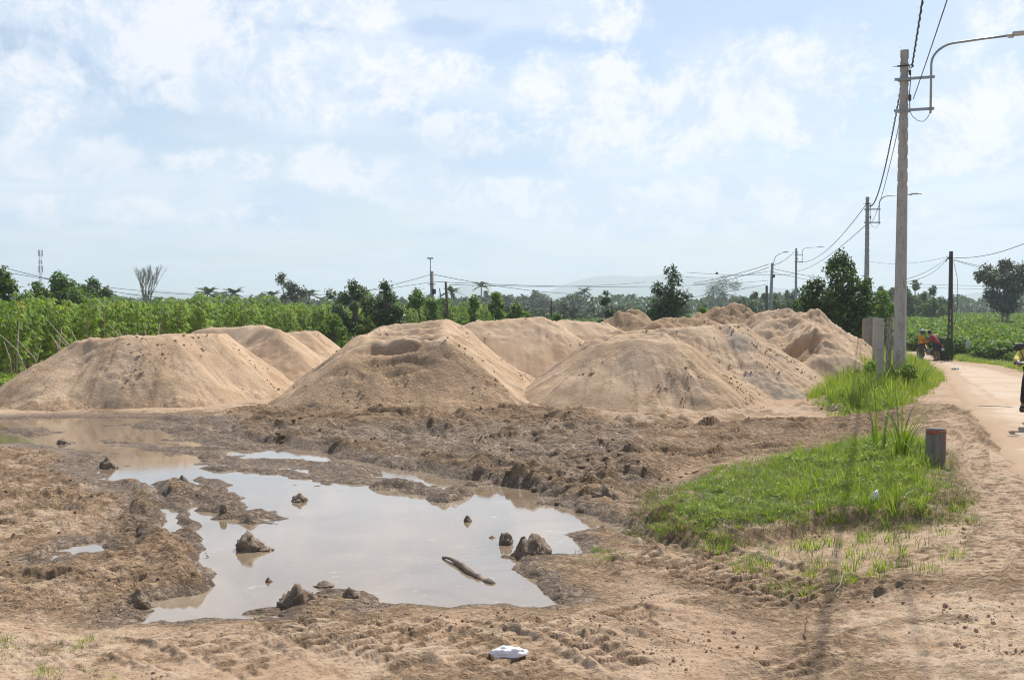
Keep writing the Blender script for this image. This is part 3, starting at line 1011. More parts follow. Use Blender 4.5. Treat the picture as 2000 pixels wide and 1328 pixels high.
    mud[i] = np.clip(mu, 0, 1)
    vg = np.maximum(sst(gpatch, -0.05, 0.5), sst(gb, -0.1, 0.6)) * 0.8
    veg[i] = vg
    z[i] = Z
    # vegetated ground further off
    rr = np.interp(y, ROAD_Y, ROAD_R)
    rlx = np.interp(y, ROAD_Y, ROAD_L)
    v = np.maximum(sst(x - rr, 0.6, 2.5), sst(y, 50, 62) * (1 - (x > rlx - 0.5) * (x < rr + 0.5) * (y < 72)))
    v = np.maximum(v, sst(-(x + 0.52 * y - 2.5), -0.5, 2.0) * sst(y, 27, 31))
    veg = np.maximum(veg, v * (y > 4))
    z = z + 0.35 * sst(rr - x, -6, -2) * 0
    if attrs:
        return z.reshape(shp), wet.reshape(shp), mud.reshape(shp), veg.reshape(shp)
    return z.reshape(shp)


def tz(x, y):
    return float(terrain(np.array([float(x)]), np.array([float(y)]))[0])


def build_ground():
    th_d = np.linspace(-R(29), R(29), 860)
    th_l = np.linspace(-math.pi, -R(29), 60, endpoint=False)
    th_r = np.linspace(R(29), math.pi, 60)[1:]
    th = np.concatenate([th_l, th_d, th_r])
    r_n = np.geomspace(0.3, 5.6, 18, endpoint=False)
    rl = [5.6]
    while rl[-1] < 34:
        rl.append(rl[-1] + float(np.interp(rl[-1], [5.6, 7.0, 9, 12, 16, 22, 30], [.05, .0135, .0145, .021, .036, .05, .09])))
    r_m = np.array(rl[:-1])
    print('rows', len(r_m))
    r_f = np.geomspace(34, 9000, 120)
    r = np.concatenate([r_n, r_m, r_f])
    X = r[:, None] * np.sin(th)[None, :]
    Y = r[:, None] * np.cos(th)[None, :]
    z, wet, mud, veg = terrain(X, Y, True)
    V = np.stack([X, Y, z], -1).reshape(-1, 3)
    F = grid_faces(len(r), len(th))[:, ::-1]
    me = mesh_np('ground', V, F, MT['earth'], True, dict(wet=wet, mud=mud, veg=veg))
    o = link('ground', me)
    tag(o, 'churned tan and brown earth with tyre tracks around the puddle', kind='structure')


build_ground()


def build_road():
    ys = np.concatenate([np.linspace(-20, 6, 20, endpoint=False), np.linspace(6, 68, 420)])
    us = np.linspace(0, 1, 60)
    L = np.interp(ys, ROAD_Y, ROAD_L)[:, None]
    Rr = np.interp(ys, ROAD_Y, ROAD_R)[:, None]
    jit = fbm(ys[:, None] * np.ones((1, 1)), ys[:, None] * 0, 0.9, 4, 0.5, 5) * 0.22
    X = L + jit * (1 - us) + (Rr - L) * us
    Y = ys[:, None] + 0 * X
    Z = z_base(X, Y) + 0.05 + fbm(X, Y, 0.22, 3, 0.5, 4) * 0.05 + 0.012 + fbm(X, Y, 1.2, 4, 0.5, 15) * 0.012
    e = np.minimum(us, 1 - us)[None, :] * (Rr - L)
    Z = Z - 0.10 * (1 - sst(e, 0.0, 0.30))
    ew = 1 - sst(e, 0.1, 1.3)
    for c0 in (0.22, 0.42, 0.62, 0.80):     # faint wheel marks along the road
        ew = ew + 0.42 * np.exp(-((us[None, :] - c0 - 0.012 * np.sin(Y * .6 + c0 * 9)) / 0.03) ** 2)
    Z = Z - 0.012 * (ew - (1 - sst(e, 0.1, 1.3)))
    me = mesh_np('road', np.stack([X, Y, Z], -1).reshape(-1, 3), grid_faces(len(ys), len(us)), MT['road'], True, dict(edge=ew))
    tag(link('road', me), 'pale sandy road running past the lamp poles', kind='structure')


build_road()


def build_water():
    # one flat sheet of muddy water per hollow, following the hollow's outline a little beyond its shore
    pts = PUDDLE[0][:, :2]
    c = pts.mean(0)
    x0, x1, y0, y1 = pts[:, 0].min() - 0.5, pts[:, 0].max() + 0.5, pts[:, 1].min() - 0.3, pts[:, 1].max() + 0.3
    for k, P_ in enumerate(PUDDLE):
        p = P_[:, :2]
        x0, x1, y0, y1 = p[:, 0].min() - 0.3, p[:, 0].max() + 0.3, p[:, 1].min() - 0.3, p[:, 1].max() + 0.3
        n = 60
        X, Y = np.meshgrid(np.linspace(x0, x1, n), np.linspace(y0, y1, n))
        V = np.stack([X, Y, np.zeros_like(X) - 0.005 * k], -1).reshape(-1, 3)
        F = grid_faces(n, n)
        cx = V[F].mean(1)
        keep = poly_sd(cx[:, 0], cx[:, 1], p) > -0.45
        o = link('water', mesh_np('water', V, F[keep], MT['water']))
        lab = ['large muddy puddle reflecting the sky in front of the sand piles', 'small shallow puddle in the rutted mud at left', 'narrow strip of water beside the grass patch'][k]
        tag(o, lab, kind='structure')


build_water()

# ------------------------------------------------------------------ sand piles
CLOD = []
for k in range(4):
    g = np.random.default_rng(50 + k)
    import bmesh
    bm = bmesh.new()
    bmesh.ops.create_icosphere(bm, subdivisions=1, radius=1)
    for v in bm.verts:
        v.co *= 0.75 + 0.5 * g.random()
    CLOD.append((np.array([v.co[:] for v in bm.verts]), np.array([[v.index for v in f.verts] for f in bm.faces])))
    bm.free()


def clod_mesh(name, pos, size, mat, attrs_val=None):
    V, F, n = [], [], 0
    for p, s in zip(pos, size):
        cv, cf = CLOD[RNG.integers(4)]
        a = RNG.random() * 6.28
        ca, sa = math.cos(a), math.sin(a)
        q = cv * np.array([s, s * (0.6 + 0.5 * RNG.random()), s * 0.7])
        q = np.stack([q[:, 0] * ca - q[:, 1] * sa, q[:, 0] * sa + q[:, 1] * ca, q[:, 2]], 1) + p
        V.append(q)
        F.append(cf + n)
        n += len(q)
    V = np.concatenate(V)
    at = {k: np.full(len(V), v) for k, v in (attrs_val or {}).items()}
    return mesh_np(name, V, np.concatenate(F), mat, False, at)


def sand_pile(lines, s, label, res=0.045, rough=1.0, damp=0.1, grey=0.0, seed=0, clods=130, streak=1.0, cut=None, front_damp=0.0, jag=0.06, group='sand piles dumped beside the road'):
    crest = []
    for ln in lines:
        w = [pd(*q) for q in ln]
        for a, b in zip(w[:-1], w[1:]):
            n = max(2, int(np.linalg.norm(b - a) / 0.16))
            for t in np.linspace(0, 1, n, endpoint=False):
                crest.append(a + (b - a) * t)
        crest.append(w[-1])
    crest = np.array(crest)
    mz = crest[:, 2].max() / s + 0.6
    x0, x1 = crest[:, 0].min() - mz, crest[:, 0].max() + mz
    y0, y1 = crest[:, 1].min() - mz, crest[:, 1].max() + mz
    nx, ny = int((x1 - x0) / res), int((y1 - y0) / res)
    X, Y = np.meshgrid(np.linspace(x0, x1, nx), np.linspace(y0, y1, ny))
    wx = X + fbm(X, Y, 0.55, 3, 0.5, seed + 1) * 0.42 + fbm(X, Y, 2.2, 2, 0.5, seed + 5) * 0.07
    wy = Y + fbm(X, Y, 0.55, 3, 0.5, seed + 2) * 0.42
    H = np.full(X.shape, -9.0)
    NX, NY = np.zeros_like(X), np.zeros_like(X)
    for c in crest:
        d = np.hypot(wx - c[0], wy - c[1])
        h = c[2] - s * d
        m = h > H
        H = np.where(m, h, H)
        NX = np.where(m, c[0], NX)
        NY = np.where(m, c[1], NY)
    # soften the crest
    for _ in range(4):
        Hp = np.pad(H, 1, 'edge')
        H = (Hp[:-2, 1:-1] + Hp[2:, 1:-1] + Hp[1:-1, :-2] + Hp[1:-1, 2:] + 2 * H) / 6
    dist = np.hypot(X - NX, Y - NY)
    th = np.arctan2(Y - NY, X - NX)
    rel = np.clip(dist * s / (crest[:, 2].mean()), 0, 1.2)           # 0 crest .. 1 foot
    H = H + 0.10 * np.clip(rel - 0.72, 0, 1) ** 2 * 6 * s            # concave toe
    st = fbm(NX * 3 + th * 2.6 + NY * 3, dist * 0.35 + NY * 0.5, 1.6, 4, 0.6, seed + 7)
    st2 = fbm(NX * 7 + th * 6.5 + NY * 7, dist * 0.5 + NY * 0.5, 1.9, 3, 0.6, seed + 8)
    H = H + streak * (0.034 * st + 0.018 * st2) * sst(dist, 0.1, 0.7)
    lumpm = sst(fbm(X, Y, 0.7, 3, 0.5, seed + 11), -0.05, 0.35)
    H = H + rough * lumpm * (0.025 * np.clip(ridged(X, Y, 1.9, 4, 0.6, seed + 3), -0.5, 1) + 0.028 * fbm(X, Y, 8, 3, 0.6, seed + 4))
    H = H + rough * 0.012 * fbm(X, Y, 6, 4, 0.6, seed + 14)
    H = H + rough * (0.3 + 0.7 * lumpm) * (0.06 * terr(fbm(X, Y, 1.6, 5, 0.6, seed + 61), 5.0, 0.35) + 0.045 * terr(fbm(X, Y, 4.5, 4, 0.6, seed + 62), 4.0, 0.3))
    H = H + rough * lumpm * (0.012 * clodf(X, Y, 3.2, seed, 0.6) + 0.022 * clodf(X, Y, 8.0, seed + 2, 0.65))
    # slumped ledges and small pits
    led = fbm(X * 0.7, Y * 1.2, 1.7, 3, 0.55, seed + 19)
    H = H - rough * 0.028 * sst(led, 0.28, 0.36) * (1 - sst(led, 0.40, 0.62))
    if jag: H = H + jag * np.clip(ridged(X, Y, 0.9, 4, 0.6, seed + 23), -0.5, 1) * (0.4 + 0.6 * (1 - rel))
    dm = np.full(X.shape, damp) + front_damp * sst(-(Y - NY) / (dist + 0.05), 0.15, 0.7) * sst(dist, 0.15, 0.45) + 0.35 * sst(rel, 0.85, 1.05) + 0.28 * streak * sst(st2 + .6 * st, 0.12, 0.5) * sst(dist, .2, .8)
    gr = np.full(X.shape, grey) + (0.35 * sst(fbm(X, Y, 0.5, 3, 0.5, seed + 31), 0.15, 0.45))
    if cut:
        for (px, py, d, rx, ry, dep) in cut:
            c = pd(px, py, d)
            q = np.sqrt(((X - c[0]) / rx) ** 2 + ((Y - c[1]) / ry) ** 2) + 0.35 * fbm(X, Y, 2.0, 3, 0.5, seed + 40)
            H = H - dep * (1 - sst(q, 0.55, 1.0))
            dm = dm + 0.7 * (1 - sst(q, 0.7, 1.1))
    g = z_base(X, Y) - 0.25
    V = np.stack([X, Y, np.maximum(H, g)], -1).reshape(-1, 3)
    F = grid_faces(ny, nx)
    up = (H > g + 0.02).ravel()
    keep = up[F].any(1)
    F = F[keep]
    used = np.unique(F)
    remap = np.full(len(V), -1)
    remap[used] = np.arange(len(used))
    root = empty('sand_pile', (0, 0, 0), 0, label, 'sand pile', group)
    cx, cy = crest[:, 0].mean(), crest[:, 1].mean()
    root.location = (cx, cy, 0)
    VV = V[used] - np.array([cx, cy, 0])
    me = mesh_np('heap', VV, remap[F], MT['sand'], True, dict(damp=dm.ravel()[used], grey=gr.ravel()[used]))
    link('heap', me, root)
    clods = int(clods * 4)
    # rolled-down clods
    cand = np.where((H > 0.15) & (dist > 0.15) & (fbm(X, Y, 1.1, 4, 0.6, seed + 50) > 0.22))
    if clods and len(cand[0]) > 10:
        k = RNG.integers(0, len(cand[0]), clods)
        px_, py_, pz_ = X[cand][k], Y[cand][k], H[cand][k]
        size = 0.008 + 0.036 * RNG.random(clods) ** 5
        pos = np.stack([px_ - cx, py_ - cy, pz_ + size * 0.3], 1)
        o = link('sand_clods', clod_mesh('sand_clods', pos, size, MT['sand'], dict(damp=0.5, grey=0.1)), root)
        o['kind'] = 'stuff'
    return root


sand_pile([[(150, 663, 27.6), (325, 655, 27.8)], [(170, 660, 29), (330, 654, 29.2), (432, 648, 30)], [(325, 655, 27.8), (432, 648, 30)], [(200, 658, 31), (420, 648, 31.5)]],
          0.72, 'long flat topped sand pile at far left beside the cassava', seed=1, front_damp=0.30, clods=220)
sand_pile([[(385, 640, 36), (500, 633, 36)], [(400, 638, 38), (510, 633, 38)], [(500, 633, 36), (540, 640, 34.5)]],
          0.70, 'flat topped sand pile behind the far left pile', seed=11, res=0.06, clods=90)
sand_pile([[(560, 647, 42), (618, 641, 42)], [(560, 650, 40), (600, 646, 40)]],
          0.70, 'low sand pile just left of the big middle pile, farther back', seed=17, res=0.07, clods=40)
sand_pile([[(715, 664, 26.4), (790, 659, 26.5), (868, 661, 26.4)], [(720, 655, 27.6), (870, 650, 27.6)], [(735, 645, 29.2), (872, 636, 29.2)], [(745, 637, 31), (885, 621, 31)], [(745, 634, 33), (872, 624, 33)], [(868, 661, 26.4), (884, 621, 31)],
           [(715, 664, 26.4), (745, 637, 31)]],
          0.74, 'big middle sand pile with a flat ramp and rough front face', seed=23, rough=1.35, front_damp=0.55, clods=320, cut=[(765, 668, 26.2, 0.85, 0.28, 0.22), (775, 690, 25.6, 1.0, 0.3, 0.10)])
sand_pile([[(905, 628, 36), (1050, 617, 36.5)], [(930, 624, 38), (1060, 617, 38.5)], [(1050, 617, 36.5), (1078, 628, 38)]],
          0.68, 'sand pile behind the right shoulder of the big middle pile', seed=37, res=0.06, rough=1.2, clods=260)
sand_pile([[(1085, 627, 43), (1175, 629, 44)], [(1090, 624, 46), (1185, 628, 46)]],
          0.66, 'distant sand ridge in the gap between the middle and right piles', seed=41, res=0.07, clods=120)
sand_pile([[(1165, 666, 26.8), (1230, 661, 26.6), (1300, 663, 26.6), (1330, 668, 26.8)], [(1180, 662, 27.4), (1320, 659, 27.4)]],
          0.72, 'front right sand pile with smooth orange tan face', seed=53, rough=0.8, front_damp=0.12, clods=240, streak=1.3)
sand_pile([[(1190, 652, 30.5), (1300, 640, 30.5), (1440, 630, 31)], [(1200, 648, 32), (1450, 628, 32.5)], [(1170, 656, 29.6), (1290, 645, 29.6)]],
          0.70, 'long grey streaked sand pile behind the front right pile', seed=61, rough=1.2, grey=0.42, clods=360, streak=1.6)
sand_pile([[(1480, 612, 38), (1505, 604, 38), (1545, 601, 38), (1600, 612, 37.5)], [(1490, 625, 36), (1560, 622, 36), (1605, 628, 36)], [(1570, 648, 33.5), (1612, 650, 33.5)], [(1560, 622, 36), (1590, 648, 33.5)]],
          0.80, 'tall dug out sand pile next to the multi trunk tree', seed=71, rough=1.5, clods=160, jag=0.16, cut=[(1545, 655, 33.4, 0.9, 0.8, 0.5)])
sand_pile([[(1205, 613, 49), (1250, 611, 49)], [(1225, 609, 50), (1240, 609, 50)]],
          0.75, 'rough brown earth heap left of the round dark tree', seed=83, res=0.08, rough=2.2, damp=0.85, clods=60, jag=0.22, group='brown earth heaps behind the sand')
sand_pile([[(1290, 622, 48), (1345, 618, 49), (1375, 612, 49)]],
          0.75, 'low brown earth ridge in front of the round dark tree', seed=87, res=0.08, rough=2.2, damp=0.85, clods=60, jag=0.20, group='brown earth heaps behind the sand')
sand_pile([[(1385, 604, 50), (1415, 595, 50), (1440, 594, 50), (1460, 603, 50)]],
          0.75, 'tallest brown earth heap at the back, right of the round dark tree', seed=91, res=0.08, rough=2.2, damp=0.85, clods=60, jag=0.24, group='brown earth heaps behind the sand')

# ------------------------------------------------------------------ separate mud lumps standing in and by the puddle
def mud_material():
    m, nt, b = new_mat('mud_lump')
    geo = N(nt, 'ShaderNodeNewGeometry')
    P = geo.outputs['Position']
    a = noise_n(nt, P, 9.0, 6, 0.65)
    f = noise_n(nt, P, 50.0, 5, 0.7)
    c = mix_rgb(nt, smooth_n(nt, a, 0.35, 0.65), (0.165, 0.110, 0.067, 1), (0.29, 0.20, 0.128, 1))
    nt.links.new(c, b.inputs['Base Color'])
    b.inputs['Roughness'].default_value = 0.6
    bn = N(nt, 'ShaderNodeBump')
    bn.inputs['Strength'].default_value = 0.7
    bn.inputs['Distance'].default_value = 0.03
    nt.links.new(f, bn.inputs['Height'])
    nt.links.new(bn.outputs[0], b.inputs['Normal'])
    return m


MT['mudclod'] = mud_material()
from mathutils import noise as mnoise


def lump(px, py, w_px, h_px, label, seed, stretch=1.0, peaks=3, z=0.0, rot=0.0):
    base = gp(px, py, z)
    s = FPX / base[1]
    w, h = w_px / s, h_px / s
    bm = bmesh.new()
    bmesh.ops.create_icosphere(bm, subdivisions=4, radius=1)
    rnd = random.Random(seed)
    pk = [(rnd.uniform(-0.6, 0.6), rnd.uniform(-0.5, 0.5), rnd.uniform(0.35, 0.6), rnd.uniform(0.35, 1.0)) for _ in range(peaks)]
    pk[0] = (pk[0][0] * 0.5, 0, 0.5, 1.0)
    for v in bm.verts:
        p = v.co.copy()
        n = mnoise.fractal(p * 1.8 + Vector((seed, 0, 0)), 1.0, 2.0, 5)
        n2 = mnoise.noise(p * 5 + Vector((0, seed, 0)))
        q = p * (1 + 0.32 * n + 0.10 * n2)
        top = max(a * math.exp(-((p.x - x) ** 2 + (p.y - y) ** 2) / r / r) for x, y, r, a in pk)
        zz = q.z
        if zz > 0: zz = min(zz, 0.75) * (0.45 + 0.75 * top) + 0.12 * n2 + 0.10 * mnoise.noise(p * 11)
        v.co = Vector((q.x * w / 2, q.y * w / 2 * stretch, max(zz, -0.4) * h))
    me = bpy.data.meshes.new('mud_clump')
    bm.to_mesh(me)
    bm.free()
    me.materials.append(MT['mudclod'])
    me.polygons.foreach_set('use_smooth', [True] * len(me.polygons))
    o = link('mud_clump', me)
    o.location = (base[0], base[1], base[2] - 0.012)
    o.rotation_euler = (0, 0, rot)
    tag(o, label, 'mud clump', 'lumps of mud in the puddle')


lump(487, 1072, 62, 42, 'peaked dark mud clump in the left middle of the puddle', 3)
lump(517, 1074, 34, 14, 'small flat mud clump touching the right side of the peaked one', 4)
lump(1042, 1086, 78, 52, 'largest tyre cut mud clump at the right shore of the puddle', 5, 0.8, 5)
lump(989, 1062, 30, 28, 'dark mud clump just left of the largest one by the right shore', 6)
lump(962, 1050, 14, 8, 'tiny mud crumb left of the two right shore clumps', 7)
lump(914, 1018, 18, 16, 'small lone mud clump in the open middle of the puddle', 8)
lump(586, 978, 34, 20, 'mud clump at the end of the ridge in the upper puddle', 9)
lump(578, 1182, 70, 52, 'tall brown mud clump standing at the near shore of the puddle', 10, 0.8, 4, 0.02)
lump(634, 1144, 42, 16, 'low dark mud clump in the water near the front shore', 11)
lump(684, 1172, 44, 32, 'triangular mud slab at the near shore beside the water', 12, 0.5, 1, 0.02)
lump(212, 914, 34, 26, 'dark pointed mud clump in the upper left of the puddle', 13)
lump(128, 866, 34, 14, 'round mud clump at the upper left shore of the puddle', 14)
lump(1175, 975, 48, 36, 'dark mud heap between the puddle and the grass patch', 15, 0.9, 4, 0.08)
lump(272, 1176, 44, 34, 'dark mud clump at the lower left shore of the puddle', 16, 0.8, 3, 0.04)
lump(1640, 806, 46, 22, 'sandy brown lump at the foot of the grassy bank', 17, 0.8, 3, 0.05)
lump(525, 1136, 14, 14, 'small crooked mud bit sticking up in the lower puddle', 18)
lump(355, 940, 22, 16, 'mud knob at the upper tip of the long mud ridge', 19, 1, 2, 0.05)
lump(437, 1000, 18, 22, 'pointed mud knob on the long mud ridge', 20, 1, 2, 0.05)

# clods of wet mud lying over the churned band and the rutted ground at left
def scatter_clods():
    r = np.random.default_rng(9)
    lst_p, lst_s = [], []
    for poly, n, lo in ((CHURN, 1500, 0.10), (LEFTMUD, 600, 0.10), (MIDMUD, 350, 0.2)):
        p = poly[:, :2]
        X = r.uniform(p[:, 0].min(), p[:, 0].max(), n * 3)
        Y = r.uniform(p[:, 1].min(), p[:, 1].max(), n * 3)
        k = (poly_sd(X, Y, p) > -0.1) & (fbm(X * .5, Y, 1.3, 4, .6, 121) > lo) & (X / Y > -.56)
        X, Y = X[k][:n], Y[k][:n]
        s = (0.014 + 0.042 * r.random(len(X)) ** 5) * np.interp(Y, [9, 24], [.75, 1.3])
        Z = terrain(X, Y)
        k = Z > -0.01
        lst_p.append(np.stack([X, Y, Z - s * .10], 1)[k])
        lst_s.append(s[k])
    P_, S_ = np.concatenate(lst_p), np.concatenate(lst_s)
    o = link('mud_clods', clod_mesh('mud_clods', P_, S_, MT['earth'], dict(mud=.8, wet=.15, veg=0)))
    tag(o, 'countless small clods of wet mud over the churned ground', kind='stuff')


MT['mudclod'] = MT['mudclod']
CLOD2 = []
for k in range(4):
    bm = bmesh.new()
    bmesh.ops.create_icosphere(bm, subdivisions=2, radius=1)
    for v in bm.verts:
        v.co *= 1 + .38 * mnoise.fractal(v.co * 1.7 + Vector((k * 5, 0, 0)), 1.0, 2.0, 3)
    CLOD2.append((np.array([v.co[:] for v in bm.verts]), np.array([[v.index for v in f.verts] for f in bm.faces])))
    bm.free()
_keep = list(CLOD)
CLOD[:] = CLOD2
scatter_clods()
CLOD[:] = _keep

# log in the puddle
mb = MB()
a, b_ = gp(865, 1090, 0.0), gp(960, 1140, 0.0)
pts, rad = [], []
for i in range(15):
    t = i / 14
    p = a + (b_ - a) * t
    pts.append((p[0] + 0.02 * math.sin(7 * t), p[1], 0.005 + 0.02 * math.sin(5 * t) + 0.015 * random.random()))
    rad.append(0.010 + 0.026 * t * (1.0 if i % 2 else 0.55) + 0.012 * random.random())
mb.tube(pts, rad, 10)
o = mb.obj('mud_covered_log', MT['mudclod'], None, True)
tag(o, 'narrow mud covered log lying half sunk in the puddle', 'log')
# ------------------------------------------------------------------ leaf clouds and tree builders
def quads_mesh(name, mats, quads, tones, tubes=None):
    pass


def leaf_cards(cen, nrm, siz, rng, aspect=0.45, fold=0.25, droop=0.3):
    """arrays of leaf-shaped rhombi, two triangles folded along the midrib"""
    n = len(cen)
    nrm = nrm / (np.linalg.norm(nrm, axis=1, keepdims=True) + 1e-9)
    r = rng.normal(size=(n, 3))
    d = np.cross(nrm, r)
    d /= np.linalg.norm(d, axis=1, keepdims=True) + 1e-9
    d[:, 2] -= droop
    d /= np.linalg.norm(d, axis=1, keepdims=True) + 1e-9
    w = np.cross(nrm, d)
    s = siz[:, None]
    a = cen - d * s * 0.5
    b = cen + d * s * 0.5
    l = cen + w * s * aspect * 0.5 + nrm * s * fold * 0.3
    rr = cen - w * s * aspect * 0.5 + nrm * s * fold * 0.3
    V = np.stack([a, l, b, rr], 1).reshape(-1, 3)
    i = np.arange(n)[:, None] * 4
    F = np.concatenate([i + [0, 1, 2], i + [0, 2, 3]])
    return V, F


def crown_mesh(name, mat, clumps, nleaf, lsize, seed, fill=0.5, droop=0.3):
    rng = np.random.default_rng(seed)
    vol = np.array([c[3] ** 2 for c in clumps])
    k = rng.choice(len(clumps), nleaf, p=vol / vol.sum())
    c = np.array([c[:3] for c in clumps])[k]
    rad = np.array([c[3] for c in clumps])[k]
    d = rng.normal(size=(nleaf, 3))
    d /= np.linalg.norm(d, axis=1, keepdims=True)
    rr = rad * (fill + (1 - fill) * rng.random(nleaf)) * (1 + 0.22 * rng.normal(size=nleaf))
    pos = c + d * rr[:, None] * np.array([1, 1, 0.85])
    nrm = d * 0.7 + np.array([0, 0, 0.8]) + rng.normal(size=(nleaf, 3)) * 0.6
    siz = lsize * (0.6 + 0.8 * rng.random(nleaf))
    V, F = leaf_cards(pos, nrm, siz, rng, droop=droop)
    ct = rng.random(len(clumps))
    tone = np.clip(0.55 * rng.random(nleaf) + 0.45 * ct[k] * 1.0, 0, 1)
    hot = rng.random(nleaf) < 0.05
    tone = np.where(hot, 1.0, tone * 0.93)
    return mesh_np(name, V, F, mat, False, dict(tone=np.repeat(tone, 4)))


def make_clumps(seed, w, h, z0, n, r, shape='round', lean=0.0):
    rnd = random.Random(seed)
    out = []
    for i in range(n):
        for _ in range(30):
            u, v, t = rnd.uniform(-1, 1), rnd.uniform(-1, 1), rnd.uniform(0, 1)
            if shape == 'round':
                lim = math.sqrt(max(0, 1 - (2 * t - 1) ** 2)) ** 0.8
            elif shape == 'egg':
                lim = (1 - t) ** 0.55 * min(1, 0.55 + t * 2.0)
            elif shape == 'cone':
                lim = (1 - t) ** 0.8 + 0.08
            elif shape == 'vase':
                lim = 0.35 + 0.65 * t if t < 0.75 else 1.0 - (t - 0.75) * 2.2
            else:
                lim = 1.0
            if math.hypot(u, v) <= lim:
                break
        out.append((u * w / 2 + lean * t * h, v * w / 2, z0 + t * h, r * rnd.uniform(0.65, 1.25) * (1.0 - 0.35 * t)))
    out.append((lean * h, 0, z0 + h, r * .75))
    out.append((lean * h + w * .05, 0, z0 + h * .88, r * .9))
    return out


def trunk_builder(seed, clumps, h0, r0, stems=1, base_spread=0.0, limbs=9, spread_z=0.35):
    rnd = random.Random(seed)
    mb = MB()
    tops = sorted(clumps, key=lambda c: -c[2])
    for s in range(stems):
        a = 6.28 * s / max(1, stems) + rnd.random()
        b = Vector((math.cos(a) * base_spread, math.sin(a) * base_spread * 0.8, -0.2))
        t = tops[s % len(tops)] if stems > 1 else tops[len(tops) // 6]
        top = Vector(t[:3])
        mid = b.lerp(top, 0.5) + Vector((rnd.uniform(-.1, .1), rnd.uniform(-.1, .1), 0)) * h0
        mid.x = b.x * 0.6 + top.x * 0.35
        mid.y = b.y * 0.6 + top.y * 0.35
        pts = [b, b.lerp(mid, .5), mid, mid.lerp(top, .5), top]
        mb.tube(pts, [r0 * 1.15, r0, r0 * .75, r0 * .45, r0 * .15], 6)
        for c in rnd.sample(clumps, min(len(clumps), limbs)):
            q = Vector(c[:3])
            tt = rnd.uniform(0.25, 0.75)
            st = pts[0].lerp(pts[2], tt * 2) if tt < .5 else pts[2].lerp(pts[4], tt * 2 - 1)
            if st.z > q.z - 0.1: st = pts[0].lerp(pts[2], 0.6)
            m_ = st.lerp(q, 0.5) + Vector((0, 0, -0.08 * (q - st).length))
            mb.tube([st, m_, q], [r0 * .42, r0 * .28, r0 * .08], 5)
    return mb


def tree(name, px, top_py, base, w, label, cat, kind='dark', seed=0, nleaf=6000, lsize=0.2, shape='round', z0f=0.2, nclump=38, rcl=None, stems=1, spread=0.0, r0=0.12,
         group=None, bark='bark', limbs=9, lean=0.0, fill=0.5, droop=0.3):
    """base = (x, y); the top of the crown reaches pixel row top_py"""
    x, y = base
    zg = tz(x, y)
    ztop = pd(px, top_py, y)[2]
    h = ztop - zg
    rcl = rcl or w * 0.16
    cl = make_clumps(seed, w - rcl, h * (1 - z0f) - rcl * 1.3, h * z0f + rcl * 0.6, nclump, rcl, shape, lean)
    root = empty(name, (x, y, zg), 0, label, cat, group)
    trunk_builder(seed, cl, h, r0, stems, spread, limbs).obj('trunk', MT[bark], root, True)
    link('crown', crown_mesh('crown', MT[kind], cl, nleaf, lsize, seed, fill, droop), root)
    return root


def at(px, d):
    return ((px - 1000) / FPX * d, d)


# nearer trees and shrubs, one by one
tree('tree', 1640, 488, at(1640, 45), 4.3, 'dark green multi trunk tree between the second lamp pole and the sand piles', 'tree', 'dark', 2, 12500, 0.20, 'egg', 0.18, 60, 0.50, 9, 0.30, 0.05, limbs=8)
tree('tree', 1310, 516, at(1310, 62), 3.9, 'round topped dark tree standing alone behind the brown earth heaps', 'tree', 'dark', 5, 10500, 0.20, 'egg', 0.02, 54, 0.55, 3, 0.15, 0.07)
tree('shrub', 1183, 566, at(1183, 66), 1.7, 'narrow dark shrub between the middle sand ridge and the round tree', 'shrub', 'dark', 8, 2400, 0.17, 'egg', 0.0, 18, 0.28, 2, 0.1, 0.04)
tree('tree', 690, 545, at(690, 56), 3.7, 'reddish green bushy tree, left one of the dark pair behind the middle pile', 'tree', 'dark', 12, 9000, 0.17, 'round', 0.02, 46, 0.45, 4, 0.2, 0.06)
tree('tree', 752, 547, at(752, 55), 3.0, 'very dark glossy tree, right one of the pair behind the middle pile', 'tree', 'dark', 15, 9500, 0.17, 'egg', 0.02, 40, 0.42, 4, 0.2, 0.06)
tree('shrub', 652, 612, at(652, 52), 2.1, 'low bright green shrub at the left foot of the dark tree pair', 'shrub', 'bright', 19, 4200, 0.17, 'round', 0.0, 26, 0.34, 3, 0.2, 0.04)
tree('shrub', 706, 618, at(716, 50), 1.3, 'small dark shrub tucked under the dark tree pair', 'shrub', 'mid', 21, 2200, 0.15, 'round', 0.0, 16, 0.28, 3, 0.2, 0.03)
tree('tree', 115, 529, at(115, 62), 4.8, 'spreading bright tree above the cassava at far left', 'tree', 'mid', 23, 7500, 0.24, 'round', 0.3, 34, 0.62, 2, 0.2, 0.08)
tree('tree', 182, 541, at(182, 76), 2.6, 'small round crowned tree just right of the spreading bright one', 'tree', 'mid', 27, 3800, 0.24, 'round', 0.35, 20, 0.5, 1, 0.1, 0.08)
tree('tree', 4, 522, at(4, 46), 2.3, 'leafy tree cut by the left edge of the picture', 'tree', 'mid', 31, 3600, 0.22, 'round', 0.3, 18, 0.45, 2, 0.1, 0.07)
tree('shrub', 815, 562, at(815, 70), 3.4, 'bright leafy shrub right of the dark tree pair', 'shrub', 'bright', 33, 5200, 0.22, 'round', 0.0, 30, 0.5, 3, 0.3, 0.05)
tree('shrub', 862, 578, at(866, 74), 3.0, 'yellow green shrub below the middle lamp pole', 'shrub', 'bright', 35, 4200, 0.22, 'round', 0.0, 26, 0.5, 3, 0.3, 0.05)
tree('shrub', 925, 576, at(925, 72), 2.2, 'first bright papaya like shrub behind the middle ridge', 'shrub', 'bright', 37, 3600, 0.26, 'egg', 0.0, 20, 0.4, 3, 0.3, 0.05)
